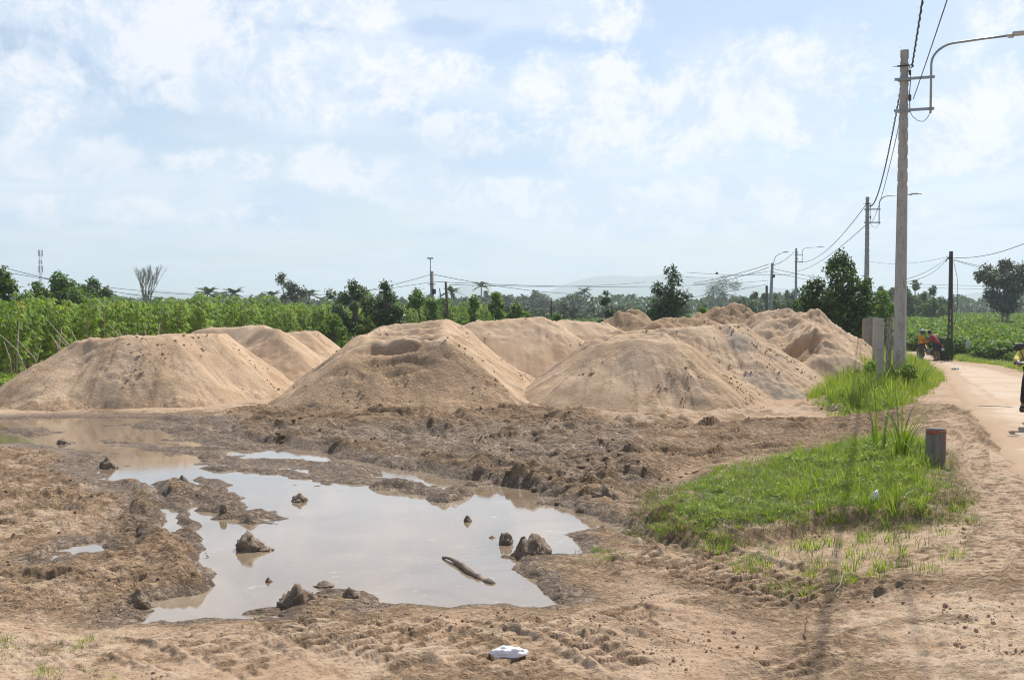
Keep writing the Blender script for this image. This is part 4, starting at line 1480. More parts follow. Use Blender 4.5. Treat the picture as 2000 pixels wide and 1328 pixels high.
tree('shrub', 968, 570, at(968, 73), 2.6, 'tallest bright shrub behind the middle ridge', 'shrub', 'bright', 39, 4200, 0.26, 'egg', 0.0, 22, 0.42, 3, 0.3, 0.05)
tree('shrub', 1008, 590, at(1008, 72), 1.9, 'rightmost bright shrub of the three behind the middle ridge', 'shrub', 'bright', 41, 3000, 0.26, 'round', 0.0, 18, 0.4, 3, 0.3, 0.05)
tree('shrub', 1088, 612, at(1088, 66), 2.0, 'low bright shrub right of the thin dark post', 'shrub', 'bright', 43, 2600, 0.2, 'round', 0.0, 16, 0.3, 3, 0.3, 0.04)
tree('shrub', 1258, 603, at(1245, 70), 2.4, 'low green shrub left of the round dark tree', 'shrub', 'mid', 45, 2600, 0.2, 'round', 0.0, 16, 0.34, 3, 0.3, 0.04)
tree('shrub', 1385, 598, at(1372, 70), 2.2, 'low green shrub right of the round dark tree', 'shrub', 'bright', 46, 2400, 0.2, 'round', 0.0, 16, 0.34, 3, 0.3, 0.04)
tree('shrub', 1558, 585, at(1556, 60), 2.2, 'bright leafy shrub at the foot of the third lamp pole', 'shrub', 'mid', 47, 3200, 0.22, 'round', 0.0, 18, 0.38, 3, 0.2, 0.04)
tree('shrub', 1738, 565, at(1722, 56), 1.9, 'airy bright leaved shrub between the second and nearest lamp poles', 'shrub', 'bright', 49, 2100, 0.22, 'round', 0.15, 18, 0.38, 3, 0.2, 0.04)
tree('tree', 1960, 502, at(1962, 118), 7.4, 'large pale grey green tree with open crown at the right edge', 'tree', 'grey', 51, 11000, 0.36, 'vase', 0.18, 44, 1.05, 5, 0.3, 0.11, bark='palebark', limbs=14)


# bare tree
def bare_tree():
    x, y = at(288, 105)
    zg = tz(x, y)
    root = empty('bare_tree', (x, y, zg), 0, 'leafless pale tree with fan shaped branches above the cassava', 'tree')
    h = pd(288, 521, y)[2] - zg
    rnd = random.Random(9)
    tb, br = MB(), MB()
    tb.tube([(0, 0, -0.2), (0.03, 0, h * 0.2), (-0.02, 0, h * 0.40)], [0.16, 0.13, 0.10], 7)

    def grow(p, d, L, r, k):
        q = p + d * L
        br.tube([p, p.lerp(q, .5) + Vector((rnd.uniform(-.04, .04), 0, 0.02)) * L, q], [r, r * .8, r * .55], 4, False)
        if k == 0: return
        for _ in range(3):
            nd = (d + Vector((rnd.uniform(-.38, .38), rnd.uniform(-.38, .38), rnd.uniform(0, .35)))).normalized()
            grow(q, nd, L * rnd.uniform(.55, .8), r * .55, k - 1)
    for i in range(7):
        a = 6.28 * i / 7
        grow(Vector((0, 0, h * rnd.uniform(.26, .40))), Vector((math.cos(a) * .24, math.sin(a) * .24, 1)).normalized(), h * .24, .075, 4)
    tb.obj('trunk', MT['palebark'], root, True)
    br.obj('branches', MT['palebark'], root)


bare_tree()


def slim_tree(px, top, d, seed, label, w, n):
    x, y = at(px, d)
    zg = tz(x, y)
    h = pd(px, top, d)[2] - zg
    root = empty('slim_tree', (x, y, zg), 0, label, 'tree', 'slim pale trees behind the cassava')
    rnd = random.Random(seed)
    cl = []
    for i in range(n):
        t = i / (n - 1)
        cl.append((rnd.uniform(-.5, .5) * w * (1.1 - .4 * t) - 0.25 * w * t, rnd.uniform(-.4, .4) * w, h * (0.22 + 0.72 * t), w * rnd.uniform(.22, .36)))
    trunk_builder(seed, cl, h, 0.12, 1, 0, 9).obj('trunk', MT['palebark'], root, True)
    link('crown', crown_mesh('crown', MT['grey'], cl, 2300, 0.30, seed, 0.35), root)


slim_tree(567, 533, 118, 61, 'tallest slim pale tree with ragged clumps behind the cassava', 2.3, 11)
slim_tree(592, 555, 118, 62, 'shorter slim pale tree right of the tallest slim one', 1.8, 7)
slim_tree(1412, 546, 230, 63, 'wispy leaning tree in the gap right of the round dark tree', 5.5, 7)
slim_tree(1437, 553, 230, 64, 'second wispy tree right of the leaning one', 5.5, 6)


# coconut palms
def palm_mesh(seed):
    rng = random.Random(seed)
    fr = MB()
    for i in range(18):
        a = 6.28 * i / 18 + rng.uniform(-.15, .15)
        el = rng.uniform(0.1, 1.2)
        L = rng.uniform(2.3, 2.9)
        pts = []
        for k in range(6):
            t = k / 5
            r = L * t * math.cos(el * (1 - .3 * t))
            z = L * t * math.sin(el) - 1.5 * t * t
            pts.append(Vector((math.cos(a) * r, math.sin(a) * r, z)))
        side = Vector((-math.sin(a), math.cos(a), 0))
        for k in range(5):
            w0, w1 = 0.42 * math.sin(3.14 * (k / 5) * .9 + .25), 0.42 * math.sin(3.14 * ((k + 1) / 5) * .9 + .25) if k < 4 else .03
            for sgn in (-1, 1):
                p, q = pts[k], pts[k + 1]
                fr.add([p, q, q + side * sgn * w1 + Vector((0, 0, -.35 * w1)), p + side * sgn * w0 + Vector((0, 0, -.35 * w0))], [(0, 1, 2, 3)], rng.random())
    return fr.mesh('fronds', MT['far'])


palm_fr = [palm_mesh(1), palm_mesh(2)]
mbp = MB()
mbp.tube([(0.3, 0, -9), (0.15, 0, -5), (0, 0, -2), (0, 0, 0)], [0.22, 0.17, 0.14, 0.13], 7)
palm_tr = mbp.mesh('trunk', MT['palebark'])
palm_sig = [(405, 570, 170, 'coconut palm farther left of the two above the cassava'), (457, 570, 180, 'coconut palm right of the other one above the cassava'),
            (605, 573, 200, 'coconut palm beside the slim pale trees'), (882, 567, 190, 'coconut palm just behind the weathered wooden pole'),
            (940, 556, 230, 'coconut palm in the tree line above the bright shrubs'), (1142, 566, 260, 'coconut palm above the middle of the tree line'),
            (1234, 577, 320, 'tiny coconut palm left of the round dark tree'), (532, 574, 210, 'coconut palm left of the slim pale trees')]
for k, (px, py, d, lab) in enumerate(palm_sig):
    p = pd(px, py + 4, d)
    root = empty('coconut_palm', p, random.random() * 6, lab, 'palm tree', 'coconut palms in the tree line')
    root.scale = (0.95,) * 3
    link('fronds', palm_fr[k % 2], root)
    link('trunk', palm_tr, root)

# far tree line: shared crowns, each tree its own object
far_kinds = []
for k, (w, h, shape, n, mat) in enumerate([(8, 8, 'round', 26, 'far'), (7, 9.5, 'egg', 26, 'far'), (9, 7.5, 'round', 30, 'far'), (5.5, 9, 'cone', 22, 'far'), (8, 10, 'vase', 28, 'grey'), (7, 8.5, 'egg', 26, 'mid'), (6, 8.5, 'round', 24, 'mid')]):
    cl = make_clumps(200 + k, w - 1.5, h * 0.86 - 1.5, h * 0.12 + 0.6, n, w * .15, shape)
    far_kinds.append((h, trunk_builder(200 + k, cl, h, 0.2, 2, 0.3, 5).mesh('trunk', MT['bark'], True), crown_mesh('crown', MT[mat], cl, 1900, 0.55, 200 + k, 0.3)))
SECT = [(-999, 'above the cassava left of the bare tree'), (300, 'above the cassava right of the bare tree'), (540, 'left of the dark pair'), (780, 'right of the dark pair'),
        (1010, 'left of the narrow dark shrub'), (1200, 'beside the round dark tree'), (1370, 'left of the third lamp pole'), (1560, 'behind the multi trunk tree'),
        (1760, 'left of the lattice post'), (1870, 'right of the lattice post')]
KN = ['rounded hazy', 'tall egg shaped hazy', 'wide low hazy', 'pointed hazy', 'loose grey green', 'tall fresh green', 'round fresh green']
nfar = {}


def far_tree(px, top, d, k, ws=1.0):
    x, y = at(px, d)
    h, tm, cm = far_kinds[k]
    zg = -0.55
    H = pd(px, top, d)[2] - zg
    sc = H / h
    sec = [s for a, s in SECT if px >= a][-1]
    dep = 'in the rear row' if d > 240 else 'in the front row'
    lab = '%s tree %s %s' % (KN[k], 'farther off' if d > 240 else 'nearer', sec)
    r = empty('far_tree', (x, y, zg), random.random() * 6.28, lab, 'tree', '%s trees %s' % (KN[k], sec))
    r.scale = (sc * ws, sc * ws, sc)
    link('crown', cm, r)
    link('trunk', tm, r)


PROF = [(-60, 575), (0, 560), (60, 556), (150, 562), (230, 572), (330, 578), (400, 582), (480, 580), (560, 578), (640, 575), (680, 560), (700, 552), (760, 570), (830, 560), (870, 578),
        (925, 566), (945, 556), (990, 562), (1020, 560), (1060, 563), (1085, 574), (1120, 560), (1160, 572), (1200, 580), (1260, 585), (1330, 582), (1400, 578), (1440, 572), (1475, 556), (1500, 575), (1530, 556), (1560, 548),
        (1600, 542), (1640, 548), (1700, 552), (1740, 545), (1780, 540), (1830, 555), (1855, 575), (1880, 592), (1930, 590), (2060, 585)]
rf = random.Random(77)
px = -90
while px < 2100:
    top = np.interp(px, [a for a, b in PROF], [b for a, b in PROF])
    tall = rf.random() < 0.25
    if px < 1440:
        far_tree(px, top + (rf.uniform(-2, 4) if tall else rf.uniform(5, 14)), rf.uniform(250, 330), rf.choice([0, 0, 1, 2, 2, 3, 4]), rf.uniform(1.0, 1.5))
        px += rf.uniform(17, 30)
    elif px < 1860:
        far_tree(px, top + (rf.uniform(-2, 5) if tall else rf.uniform(6, 16)), rf.uniform(150, 200), rf.choice([0, 1, 5, 6, 5, 3]), rf.uniform(0.8, 1.1))
        px += rf.uniform(16, 26)
    else:
        far_tree(px, top + rf.uniform(0, 8), rf.uniform(260, 330), rf.choice([0, 2, 1]), rf.uniform(1.1, 1.6))
        px += rf.uniform(18, 28)
px = 780
while px < 1620:      # front row, greener and lower
    far_tree(px, np.interp(px, [780, 1000, 1100, 1300, 1400, 1600], [590, 588, 592, 598, 592, 575]) + rf.uniform(-6, 8), rf.uniform(130, 190), rf.choice([0, 2, 5, 6, 6, 2]), rf.uniform(1.2, 1.8))
    px += rf.uniform(22, 38)

# distant wood behind the tree line, reads as one mass
V, F = [], []
rng = np.random.default_rng(5)
nl = 30000
dd = rng.uniform(340, 420, nl)
pxs = rng.uniform(-500, 2500, nl)
topz = 5.5 + 1.5 * vnoise(pxs / 40, pxs * 0, 3) + 1.2 * vnoise(pxs / 12, pxs * 0, 4)
zz = -0.6 + topz * rng.random(nl) ** 0.6
pos = np.stack([(pxs - 1000) / FPX * dd, dd, zz], 1)
Vv, Ff = leaf_cards(pos, rng.normal(size=(nl, 3)) + [0, 0, .6], rng.uniform(0.8, 1.6, nl), rng, 0.7)
o = link('woodland', mesh_np('woodland', Vv, Ff, MT['far'], False, dict(tone=np.repeat(rng.random(nl) * .9, 4))))
tag(o, 'hazy strip of distant woodland along the horizon', kind='stuff')


# ------------------------------------------------------------------ mountains far away
def mountain(prof, d, label_, seed):
    xs = np.linspace(prof[0][0], prof[-1][0], 160)
    hh = np.interp(xs, [p[0] for p in prof], [p[1] for p in prof])
    X = (xs - 1000) / FPX * d
    top = CAMH + (HOR - hh) / FPX * d
    rows = 14
    VV = []
    for r in range(-rows, rows + 1):
        f = 1 - abs(r) / rows
        zz = -5 + (top + 5) * (f ** 0.9) * (1 + 0.10 * vnoise(X / 300, X * 0 + r * .6, seed) * (1 - f))
        VV.append(np.stack([X, np.full_like(X, d + r * 45), zz], 1))
    VV = np.concatenate(VV)
    o = link('hills', mesh_np('hills', VV, grid_faces(2 * rows + 1, 160), MT['hill']))
    tag(o, label_, kind='structure')


MT['hill'] = simple('hill_forest', (0.05, 0.08, 0.035), 0.9, var=0.3, scale=0.01)
mountain([(1000, 600), (1060, 575), (1110, 553), (1160, 540), (1200, 538), (1250, 541), (1300, 536), (1400, 545), (1500, 560), (1600, 572), (1700, 585), (1780, 600)], 4300, 'faint blue mountain range behind the middle of the tree line', 1)
mountain([(820, 600), (860, 575), (890, 562), (915, 558), (950, 565), (1000, 580), (1060, 600)], 4000, 'faint low blue hill left of the main range', 2)
mountain([(150, 600), (230, 578), (300, 566), (360, 570), (430, 580), (540, 585), (640, 600)], 4200, 'faint blue hills above the cassava', 3)
mountain([(1800, 600), (1870, 582), (1900, 572), (1960, 566), (2060, 575), (2160, 600)], 3800, 'faint blue hill behind the right edge tree', 4)


# ------------------------------------------------------------------ scattering with geometry nodes
def scatter(name, src_objs, pts, rots, scl, idx, label):
    me = bpy.data.meshes.new(name)
    n = len(pts)
    me.vertices.add(n)
    me.vertices.foreach_set('co', np.asarray(pts, np.float32).ravel())
    a = me.attributes.new('rot', 'FLOAT_VECTOR', 'POINT')
    a.data.foreach_set('vector', np.asarray(rots, np.float32).ravel())
    a = me.attributes.new('scl', 'FLOAT', 'POINT')
    a.data.foreach_set('value', np.asarray(scl, np.float32))
    a = me.attributes.new('idx', 'INT', 'POINT')
    a.data.foreach_set('value', np.asarray(idx, np.int32))
    o = link(name, me)
    coll = bpy.data.collections.new('source_' + name)
    for s in src_objs:
        coll.objects.link(s)
    ng = bpy.data.node_groups.new('scatter_' + name, 'GeometryNodeTree')
    ng.interface.new_socket('Geometry', in_out='INPUT', socket_type='NodeSocketGeometry')
    ng.interface.new_socket('Geometry', in_out='OUTPUT', socket_type='NodeSocketGeometry')
    gi, go = ng.nodes.new('NodeGroupInput'), ng.nodes.new('NodeGroupOutput')
    m2p = ng.nodes.new('GeometryNodeMeshToPoints')
    iop = ng.nodes.new('GeometryNodeInstanceOnPoints')
    ci = ng.nodes.new('GeometryNodeCollectionInfo')
    ci.inputs['Collection'].default_value = coll
    ci.inputs['Separate Children'].default_value = True
    ci.inputs['Reset Children'].default_value = True

    def att(nm, ty):
        q = ng.nodes.new('GeometryNodeInputNamedAttribute')
        q.data_type = ty
        q.inputs['Name'].default_value = nm
        return [s for s in q.outputs if s.enabled and s.name == 'Attribute'][0]
    L = ng.links.new
    L(gi.outputs[0], m2p.inputs['Mesh'])
    L(m2p.outputs[0], iop.inputs['Points'])
    L(ci.outputs[0], iop.inputs['Instance'])
    iop.inputs['Pick Instance'].default_value = True
    L(att('idx', 'INT'), iop.inputs['Instance Index'])
    L(att('rot', 'FLOAT_VECTOR'), iop.inputs['Rotation'])
    L(att('scl', 'FLOAT'), iop.inputs['Scale'])
    L(iop.outputs[0], go.inputs[0])
    md = o.modifiers.new('scatter', 'NODES')
    md.node_group = ng
    tag(o, label, kind='stuff')
    return o


def src(name, me):
    return bpy.data.objects.new(name, me)


# cassava plant: stem, petioles, drooping palmate leaves
def cassava_mesh(seed, h=2.6):
    rng = np.random.default_rng(seed)
    rnd = random.Random(seed)
    st = MB()
    heads = []
    for s in range(rnd.choice([1, 2, 2])):
        lx, ly = rnd.uniform(-.35, .35), rnd.uniform(-.3, .3)
        hh = h * rnd.uniform(.85, 1.0)
        st.tube([(0, 0, -0.1), (lx * .35, ly * .35, hh * .5), (lx, ly, hh * .94)], [.022, .016, .009], 5)
        heads.append((lx, ly, hh))
    V, F, T, n = [], [], [], 0
    for lx, ly, hh in heads:
        for i in range(32):
            t = 0.14 + 0.84 * (i / 31) ** 0.72
            p0 = np.array([lx * t, ly * t, hh * .94 * t])
            a = rnd.random() * 6.283
            pl = rnd.uniform(.22, .40) * (1.15 - .5 * t)
            up = 0.15 + 0.5 * (t - .3)
            c = p0 + np.array([math.cos(a) * pl, math.sin(a) * pl, pl * up])
            st.tube([p0, c], [.004, .003], 3, False)
            tone = rnd.random() * 0.9 if rnd.random() > (.07 if t < .6 else .004) else 1.0
            nl_ = 6
            for k in range(nl_):
                b = a + (k - (nl_ - 1) / 2) * 0.85
                L = rnd.uniform(.14, .22)
                d = np.array([math.cos(b), math.sin(b), -0.45 - .5 * rnd.random()])
                d /= np.linalg.norm(d)
                w = np.cross(d, [0, 0, 1.0])
                w /= np.linalg.norm(w)
                ww = L * .17
                V += [c, c + d * L * .55 + w * ww, c + d * L + [0, 0, -.03], c + d * L * .55 - w * ww]
                F += [(n, n + 1, n + 2), (n, n + 2, n + 3)]
                T += [min(1, max(0, tone + (0 if tone == 1 else rnd.uniform(-.15, .15))))] * 4
                n += 4
    leaves = mesh_np('leaves', np.array(V), np.array(F), MT['cassava'], False, dict(tone=np.array(T)))
    return st.mesh('stem', MT['twig'] if seed % 3 == 0 else MT['stem']), leaves


def join_meshes(name, ms):
    bm = bmesh.new()
    off = 0
    me = bpy.data.meshes.new(name)
    for i, m in enumerate(ms):
        nf = len(bm.faces)
        bm.from_mesh(m)
        bm.faces.ensure_lookup_table()
        for f in bm.faces[nf:]:
            f.material_index = i
    bm.to_mesh(me)
    bm.free()
    for m in ms:
        me.materials.append(m.materials[0])
    return me


CAS = [cassava_mesh(100 + k) for k in range(6)]
CASJ = [src('cassava_source', join_meshes('cassava_source', c)) for c in CAS]
# field edge line (front) runs from the left foreground towards the dark tree pair
edge = np.array([(-24.0, 33.5), (-15.4, 34.2), (-13.6, 36.5), (-12.6, 43), (-10.6, 50), (-8.8, 57), (-6.0, 66), (-1.0, 80)])
rng = np.random.default_rng(21)
front, back = [], []
y = 30.0
while y < 105:
    x = -70.0
    while x < 0:
        xx, yy = x + rng.uniform(-.35, .35), y + rng.uniform(-.35, .35)
        lim = np.interp(yy, edge[:, 1], edge[:, 0]) if yy > 34.2 else -99
        if yy < 34.2: lim = np.interp(yy, [33.5, 34.2], [-24, -15.4]) if yy > 33.5 else -99
        inside = xx < lim and (yy > 33.5)
        vis = abs((xx) / yy * FPX + 1000) < 1100 * 2 and xx / yy > -0.62
        if inside and vis:
            dist = lim - xx
            dfront = yy - 33.8
            if (dist < 1.6 and yy < 70) or (dfront < 1.5 and xx > -21):
                front.append((xx, yy))
            else:
                back.append((xx, yy))
        x += 0.85 if yy < 60 else 1.2
    y += 0.85 if y < 60 else 1.3
random.seed(3)
print('cassava', len(front), len(back))
proto = []
for k in range(6):
    r = empty('cassava_plant', (0, 0, 0), 0, 'x', 'cassava plant')
    link('stem', CAS[k][0], r)
    link('leaves', CAS[k][1], r)
    proto.append(r)
used = set()
front.sort(key=lambda p: p[1])
for i, (x, y) in enumerate(front[:290]):
    k = i % 6
    ex = 'yellowing' if False else ''
    z = tz(x, y)
    px = 1000 + x / y * FPX
    part = 'at the left edge of the picture' if px < 130 else ('above the far left sand pile' if px < 430 else 'behind the flat topped pile')
    lab = 'tall front row cassava plant ' + part
    s = random.uniform(0.92, 1.15)
    if k not in used:
        used.add(k)
        o = proto[k]
        o.location = (x, y, z)
        o.rotation_euler = (0, 0, random.random() * 6.28)
        o.scale = (s,) * 3
    else:
        o = copy_thing(proto[k], lab, None, (x, y, z), random.random() * 6.28, s)
    o['label'] = lab
    o['group'] = 'cassava plants ' + part
back = np.array(back + front[290:])
zb_ = terrain(back[:, 0], back[:, 1])
n = len(back)
scatter('cassava_field', CASJ, np.column_stack([back, zb_]), np.column_stack([rng.normal(0, .06, n), rng.normal(0, .06, n), rng.random(n) * 6.28]), rng.uniform(.86, 1.22, n) + 0.16 * vnoise(back[:, 0] * .22, back[:, 1] * .22, 2) + (rng.random(n) < .03) * .22, rng.integers(0, 6, n), 'dense field of cassava filling the left behind the sand piles')

# leaning dead stalks in front of the cassava
rs = random.Random(4)
for i in range(16):
    px, py = rs.uniform(10, 330), 0
    d = rs.uniform(33.2, 34.0)
    x, y = at(px, d)
    L = rs.uniform(1.2, 2.3)
    lean = rs.uniform(-.9, .3)
    mb = MB()
    mb.tube([(0, 0, -0.05), (-L * .25 * lean * -1, 0, L * .5), (lean * L * .7, 0, L * .85)], [.022, .018, .010], 5)
    o = mb.obj('dry_stalk', MT['twig'], None, True)
    o.location = (x, y, tz(x, y))
    where = 'left of the first sand pile' if px < 150 else 'above the crest of the first sand pile'
    side = 'leaning left' if lean < -0.3 else 'standing nearly upright' if lean < 0.1 else 'leaning right'
    tag(o, 'pale dry stalk %s %s' % (side, where), 'stalk', 'dry stalks %s %s' % (side, where))


# leafy bush for the low crop on the right
def crop_mesh(seed, r=0.5, h=0.8, n=260, mat='bright', ls=.14):
    rng = np.random.default_rng(seed)
    a = rng.random(n) * 6.283
    rr = r * np.sqrt(rng.random(n))
    z = h * (0.25 + 0.75 * rng.random(n) ** .5) * (1 - .35 * (rr / r) ** 2)
    pos = np.stack([np.cos(a) * rr, np.sin(a) * rr, z], 1)
    nrm = np.stack([np.cos(a) * .4, np.sin(a) * .4, np.ones(n)], 1) + rng.normal(size=(n, 3)) * .4
    V, F = leaf_cards(pos, nrm, rng.uniform(.7, 1.4, n) * ls, rng, .75, .15, .2)
    tone = np.where(rng.random(n) < .03, 1, rng.random(n) * .93)
    return mesh_np('crop_source', V, F, MT[mat], False, dict(tone=np.repeat(tone, 4)))


CROP = [src('crop_source', crop_mesh(k)) for k in range(5)]
pts = []
for _ in range(60000):
    d = 58 + (1 - math.sqrt(rng.random())) * 0 + rng.random() ** 1.6 * 150
    pxx = rng.uniform(1640, 2320)
    x = (pxx - 1000) / FPX * d
    pts.append((x, d))
pts = np.array(pts)
lim = np.interp(pts[:, 1], [58, 64, 70, 76], [25.2, 26, 27.0, 10])
dens = rng.random(len(pts)) < np.clip(pts[:, 1] / 190, 0.32, 1)
pts = pts[(pts[:, 0] > lim) & dens][:9500]
n = len(pts)
zc_ = terrain(pts[:, 0], pts[:, 1])
scatter('low_crop_field', CROP, np.column_stack([pts, zc_]), np.column_stack([np.zeros(n), np.zeros(n), rng.random(n) * 6.28]), rng.uniform(.7, 1.35, n) * (1 + .003 * pts[:, 1]), rng.integers(0, 5, n), 'low bright green leafy crop covering the flat field at right')
# scrubby undergrowth between the piles and the trees
pts = np.column_stack([rng.uniform(-14, 42, 6500), rng.uniform(52, 150, 6500)])
lim = np.interp(pts[:, 1], [52, 58, 64, 70, 150], [14.5, 17.0, 19.5, 22, 60])
pts = pts[(pts[:, 0] < lim) & (pts[:, 0] > np.interp(pts[:, 1], [52, 66, 80, 105], [-8, -4, 0, 5]))]
n = len(pts)
UND = [src('undergrowth_source', crop_mesh(20 + k, .8, 1.0, 300, 'mid', .17)) for k in range(4)]
scatter('undergrowth', UND, np.column_stack([pts, terrain(pts[:, 0], pts[:, 1])]), np.column_stack([np.zeros(n), np.zeros(n), rng.random(n) * 6.28]), rng.uniform(.6, 1.4, n), rng.integers(0, 4, n), 'low green undergrowth between the sand piles and the tree line')


# ------------------------------------------------------------------ grass
def tuft_mesh(seed, nb=26, h=.28, spread=.10, w=.008, lean=.6, mat='grass', segs=3, dry=.08):
    rnd = random.Random(seed)
    V, F, T, n = [], [], [], 0
    for _ in range(nb):
        a = rnd.random() * 6.283
        r = spread * math.sqrt(rnd.random())
        b = np.array([math.cos(a) * r, math.sin(a) * r, -0.02])
        a2 = a + rnd.uniform(-1, 1)
        d = np.array([math.cos(a2), math.sin(a2), 0])
        H = h * rnd.uniform(.5, 1.15)
        ln = lean * rnd.uniform(.2, 1.2) * H
        s = np.array([-d[1], d[0], 0]) * w * rnd.uniform(.7, 1.4)
        tone = 1.0 if rnd.random() < dry else rnd.random() * .9
        for k in range(segs + 1):
            t = k / segs
            c = b + d * ln * t ** 2 + np.array([0, 0, H * (t - .28 * t * t * lean)])
            ww = (1 - t) ** .7 if t > .2 else 1
            V += [c - s * ww, c + s * ww]
            T += [tone] * 2
            if k:
                F.append((n + 2 * k - 2, n + 2 * k - 1, n + 2 * k + 1, n + 2 * k))
        n += 2 * (segs + 1)
    return mesh_np('grass_tuft', np.array(V), np.array(F), MT[mat], False, dict(tone=np.array(T)))


def in_poly_points(poly, n, rng, edge=0.0, wob=0.3):
    poly = np.asarray(poly)[:, :2]
    x0, y0 = poly.min(0) - .3
    x1, y1 = poly.max(0) + .3
    X, Y = rng.uniform(x0, x1, n), rng.uniform(y0, y1, n)
    sd = poly_sd(X, Y, poly) + wob * fbm(X, Y, 1.4, 3, .5, 9)
    k = sd > edge
    return np.column_stack([X[k], Y[k]]), sd[k]


TUF = [src('tuft', tuft_mesh(k, 26, .19, .11, .005, .9)) for k in range(5)]
TUFL = [src('tuft', tuft_mesh(10 + k, 22, .42, .09, .006, .6)) for k in range(4)]
TUFD = [src('tuft', tuft_mesh(20 + k, 16, .13, .12, .0035, 1.1, 'drygrass', 3, .35)) for k in range(3)]
BROAD = [src('tuft', crop_mesh(30 + k, .14, .18, 46, 'grass', .045)) for k in range(2)]


def grass_patch(pts, srcs, smin, smax, label, idx=None, hmap=None):
    n = len(pts)
    z = terrain(pts[:, 0], pts[:, 1])
    s = rng.uniform(smin, smax, n)
    if hmap is not None: s = s * hmap
    idx = rng.integers(0, len(srcs), n) if idx is None else idx
    return scatter('grass', srcs, np.column_stack([pts, z]), np.column_stack([rng.normal(0, .12, n), rng.normal(0, .12, n), rng.random(n) * 6.28]), s, idx, label)


p, sd = in_poly_points(GRASSPATCH, 9000, rng, 0.0, .22)
hm = 0.34 + 0.34 * sst(sd, 0, .7) * (1 + .9 * fbm(p[:, 0], p[:, 1], 1.4, 3, .5, 12)) * (0.35 + 0.65 * sst(p[:, 0], 2.6, 5.0))
kk = rng.random(len(p)) < 0.30 + 0.6 * sst(fbm(p[:, 0], p[:, 1], 1.1, 3, .5, 66) + .25 * sst(p[:, 0], 2.4, 4.5), -.15, .2)
p, hm = p[kk], hm[kk]
grass_patch(p, TUF + BROAD[:1], .8, 1.25, 'patch of bright green grass left of the red topped concrete bollard', None, hm)
pr = p[(p[:, 0] > 3.1)]
k = rng.random(len(pr)) < .11
grass_patch(pr[k], TUFL, .35, .75, 'taller grass blades rising from the patch near the bollard')
p, sd = in_poly_points(GRASSPATCH, 5000, rng, -.22, .35)
k = sd < .12
grass_patch(p[k], TUFD, .5, 1.0, 'straw coloured dry grass fringing the green patch')
k2 = rng.random(len(pr)) < .10
p2, sd2 = in_poly_points(GRASSPATCH, 1500, rng, .05, .3)
grass_patch(p2, TUFD, .7, 1.3, 'dead straw blades mixed through the green patch')
# sparse weeds at the bottom and right of the patch
DRYZ = PG([(1380, 1060), (1860, 1020), (1900, 1060), (1840, 1150), (1640, 1170), (1440, 1150)], .1)
p, sd = in_poly_points(DRYZ, 420, rng, 0)
grass_patch(p, TUFD + TUF[:1], .5, 1.1, 'sparse dry grass on the cut bank below the patch')
BL = PG([(-20, 1250), (160, 1235), (300, 1260), (420, 1290), (300, 1345), (-40, 1345)], .08)
p, sd = in_poly_points(BL, 420, rng, 0)
p = p[fbm(p[:, 0], p[:, 1], 2.0, 3, .5, 8) > 0.0]
grass_patch(p, TUFD + TUF[:1], .25, .55, 'sparse small weeds in the dirt at the lower left corner')
MS = PG([(1140, 1065), (1190, 1068), (1200, 1090), (1150, 1092)], .08)
p, sd = in_poly_points(MS, 90, rng, 0)
grass_patch(p, TUFD + TUF[:2], .3, .6, 'small tuft of grass right of the puddle')
# tall grass bank round the fence posts
p, sd = in_poly_points(GRASSBANK, 16000, rng, -.05, .5)
hm = 0.75 + 0.9 * sst(sd, 0, 1.4) * (1 + .5 * fbm(p[:, 0], p[:, 1], .8, 3, .5, 14))
grass_patch(p, TUF + TUFL + BROAD[:1], .8, 1.3, 'tall unkempt grass around the fence posts beside the sand', None, hm)
# verge on the far side of the road
VERGE = np.array([(23.2, 60), (22.9, 55), (20.2, 45), (16.8, 33), (14.6, 24), (22, 24), (34, 40), (36, 60), (27, 66)])
p, sd = in_poly_points(VERGE, 26000, rng, 0.0, .5)
p = p[rng.random(len(p)) < .75]
hm = 1.0 + .8 * sst(sd[:len(p)], .5, 2)
grass_patch(p, TUF + TUFD[:1], 1.0, 1.9, 'grassy verge along the far side of the road')
p, sd = in_poly_points(np.array([(24.5, 60), (25, 52), (28, 44), (40, 40), (44, 60), (30, 64)]), 1500, rng, 0)
grass_patch(p, CROP[:2], .5, .9, 'leafy weeds at the foot of the crop field')
# fringe grass behind the left pile and field foot
p = np.column_stack([rng.uniform(-20, -12, 2600), rng.uniform(29.5, 34.5, 2600)])
p = p[(p[:, 0] + .52 * p[:, 1] < 3.4)]
grass_patch(p, TUF + BROAD, 1.2, 2.4, 'low grass and weeds at the foot of the cassava at left')


# reed like clumps: broad arching leaves
def reed(px, py, d, h, n, label, seed, z=None, w=.016, lean=.75):
    x, y = at(px, d)
    me = tuft_mesh(seed, n, h, .09, w, lean * .7, 'weed', 5, .04)
    me.name = 'reed'
    o = link('reed_clump', me)
    o.location = (x, y, tz(x, y) - .02)
    tag(o, label, 'reed clump', 'broad leaved grass clumps')
    return o


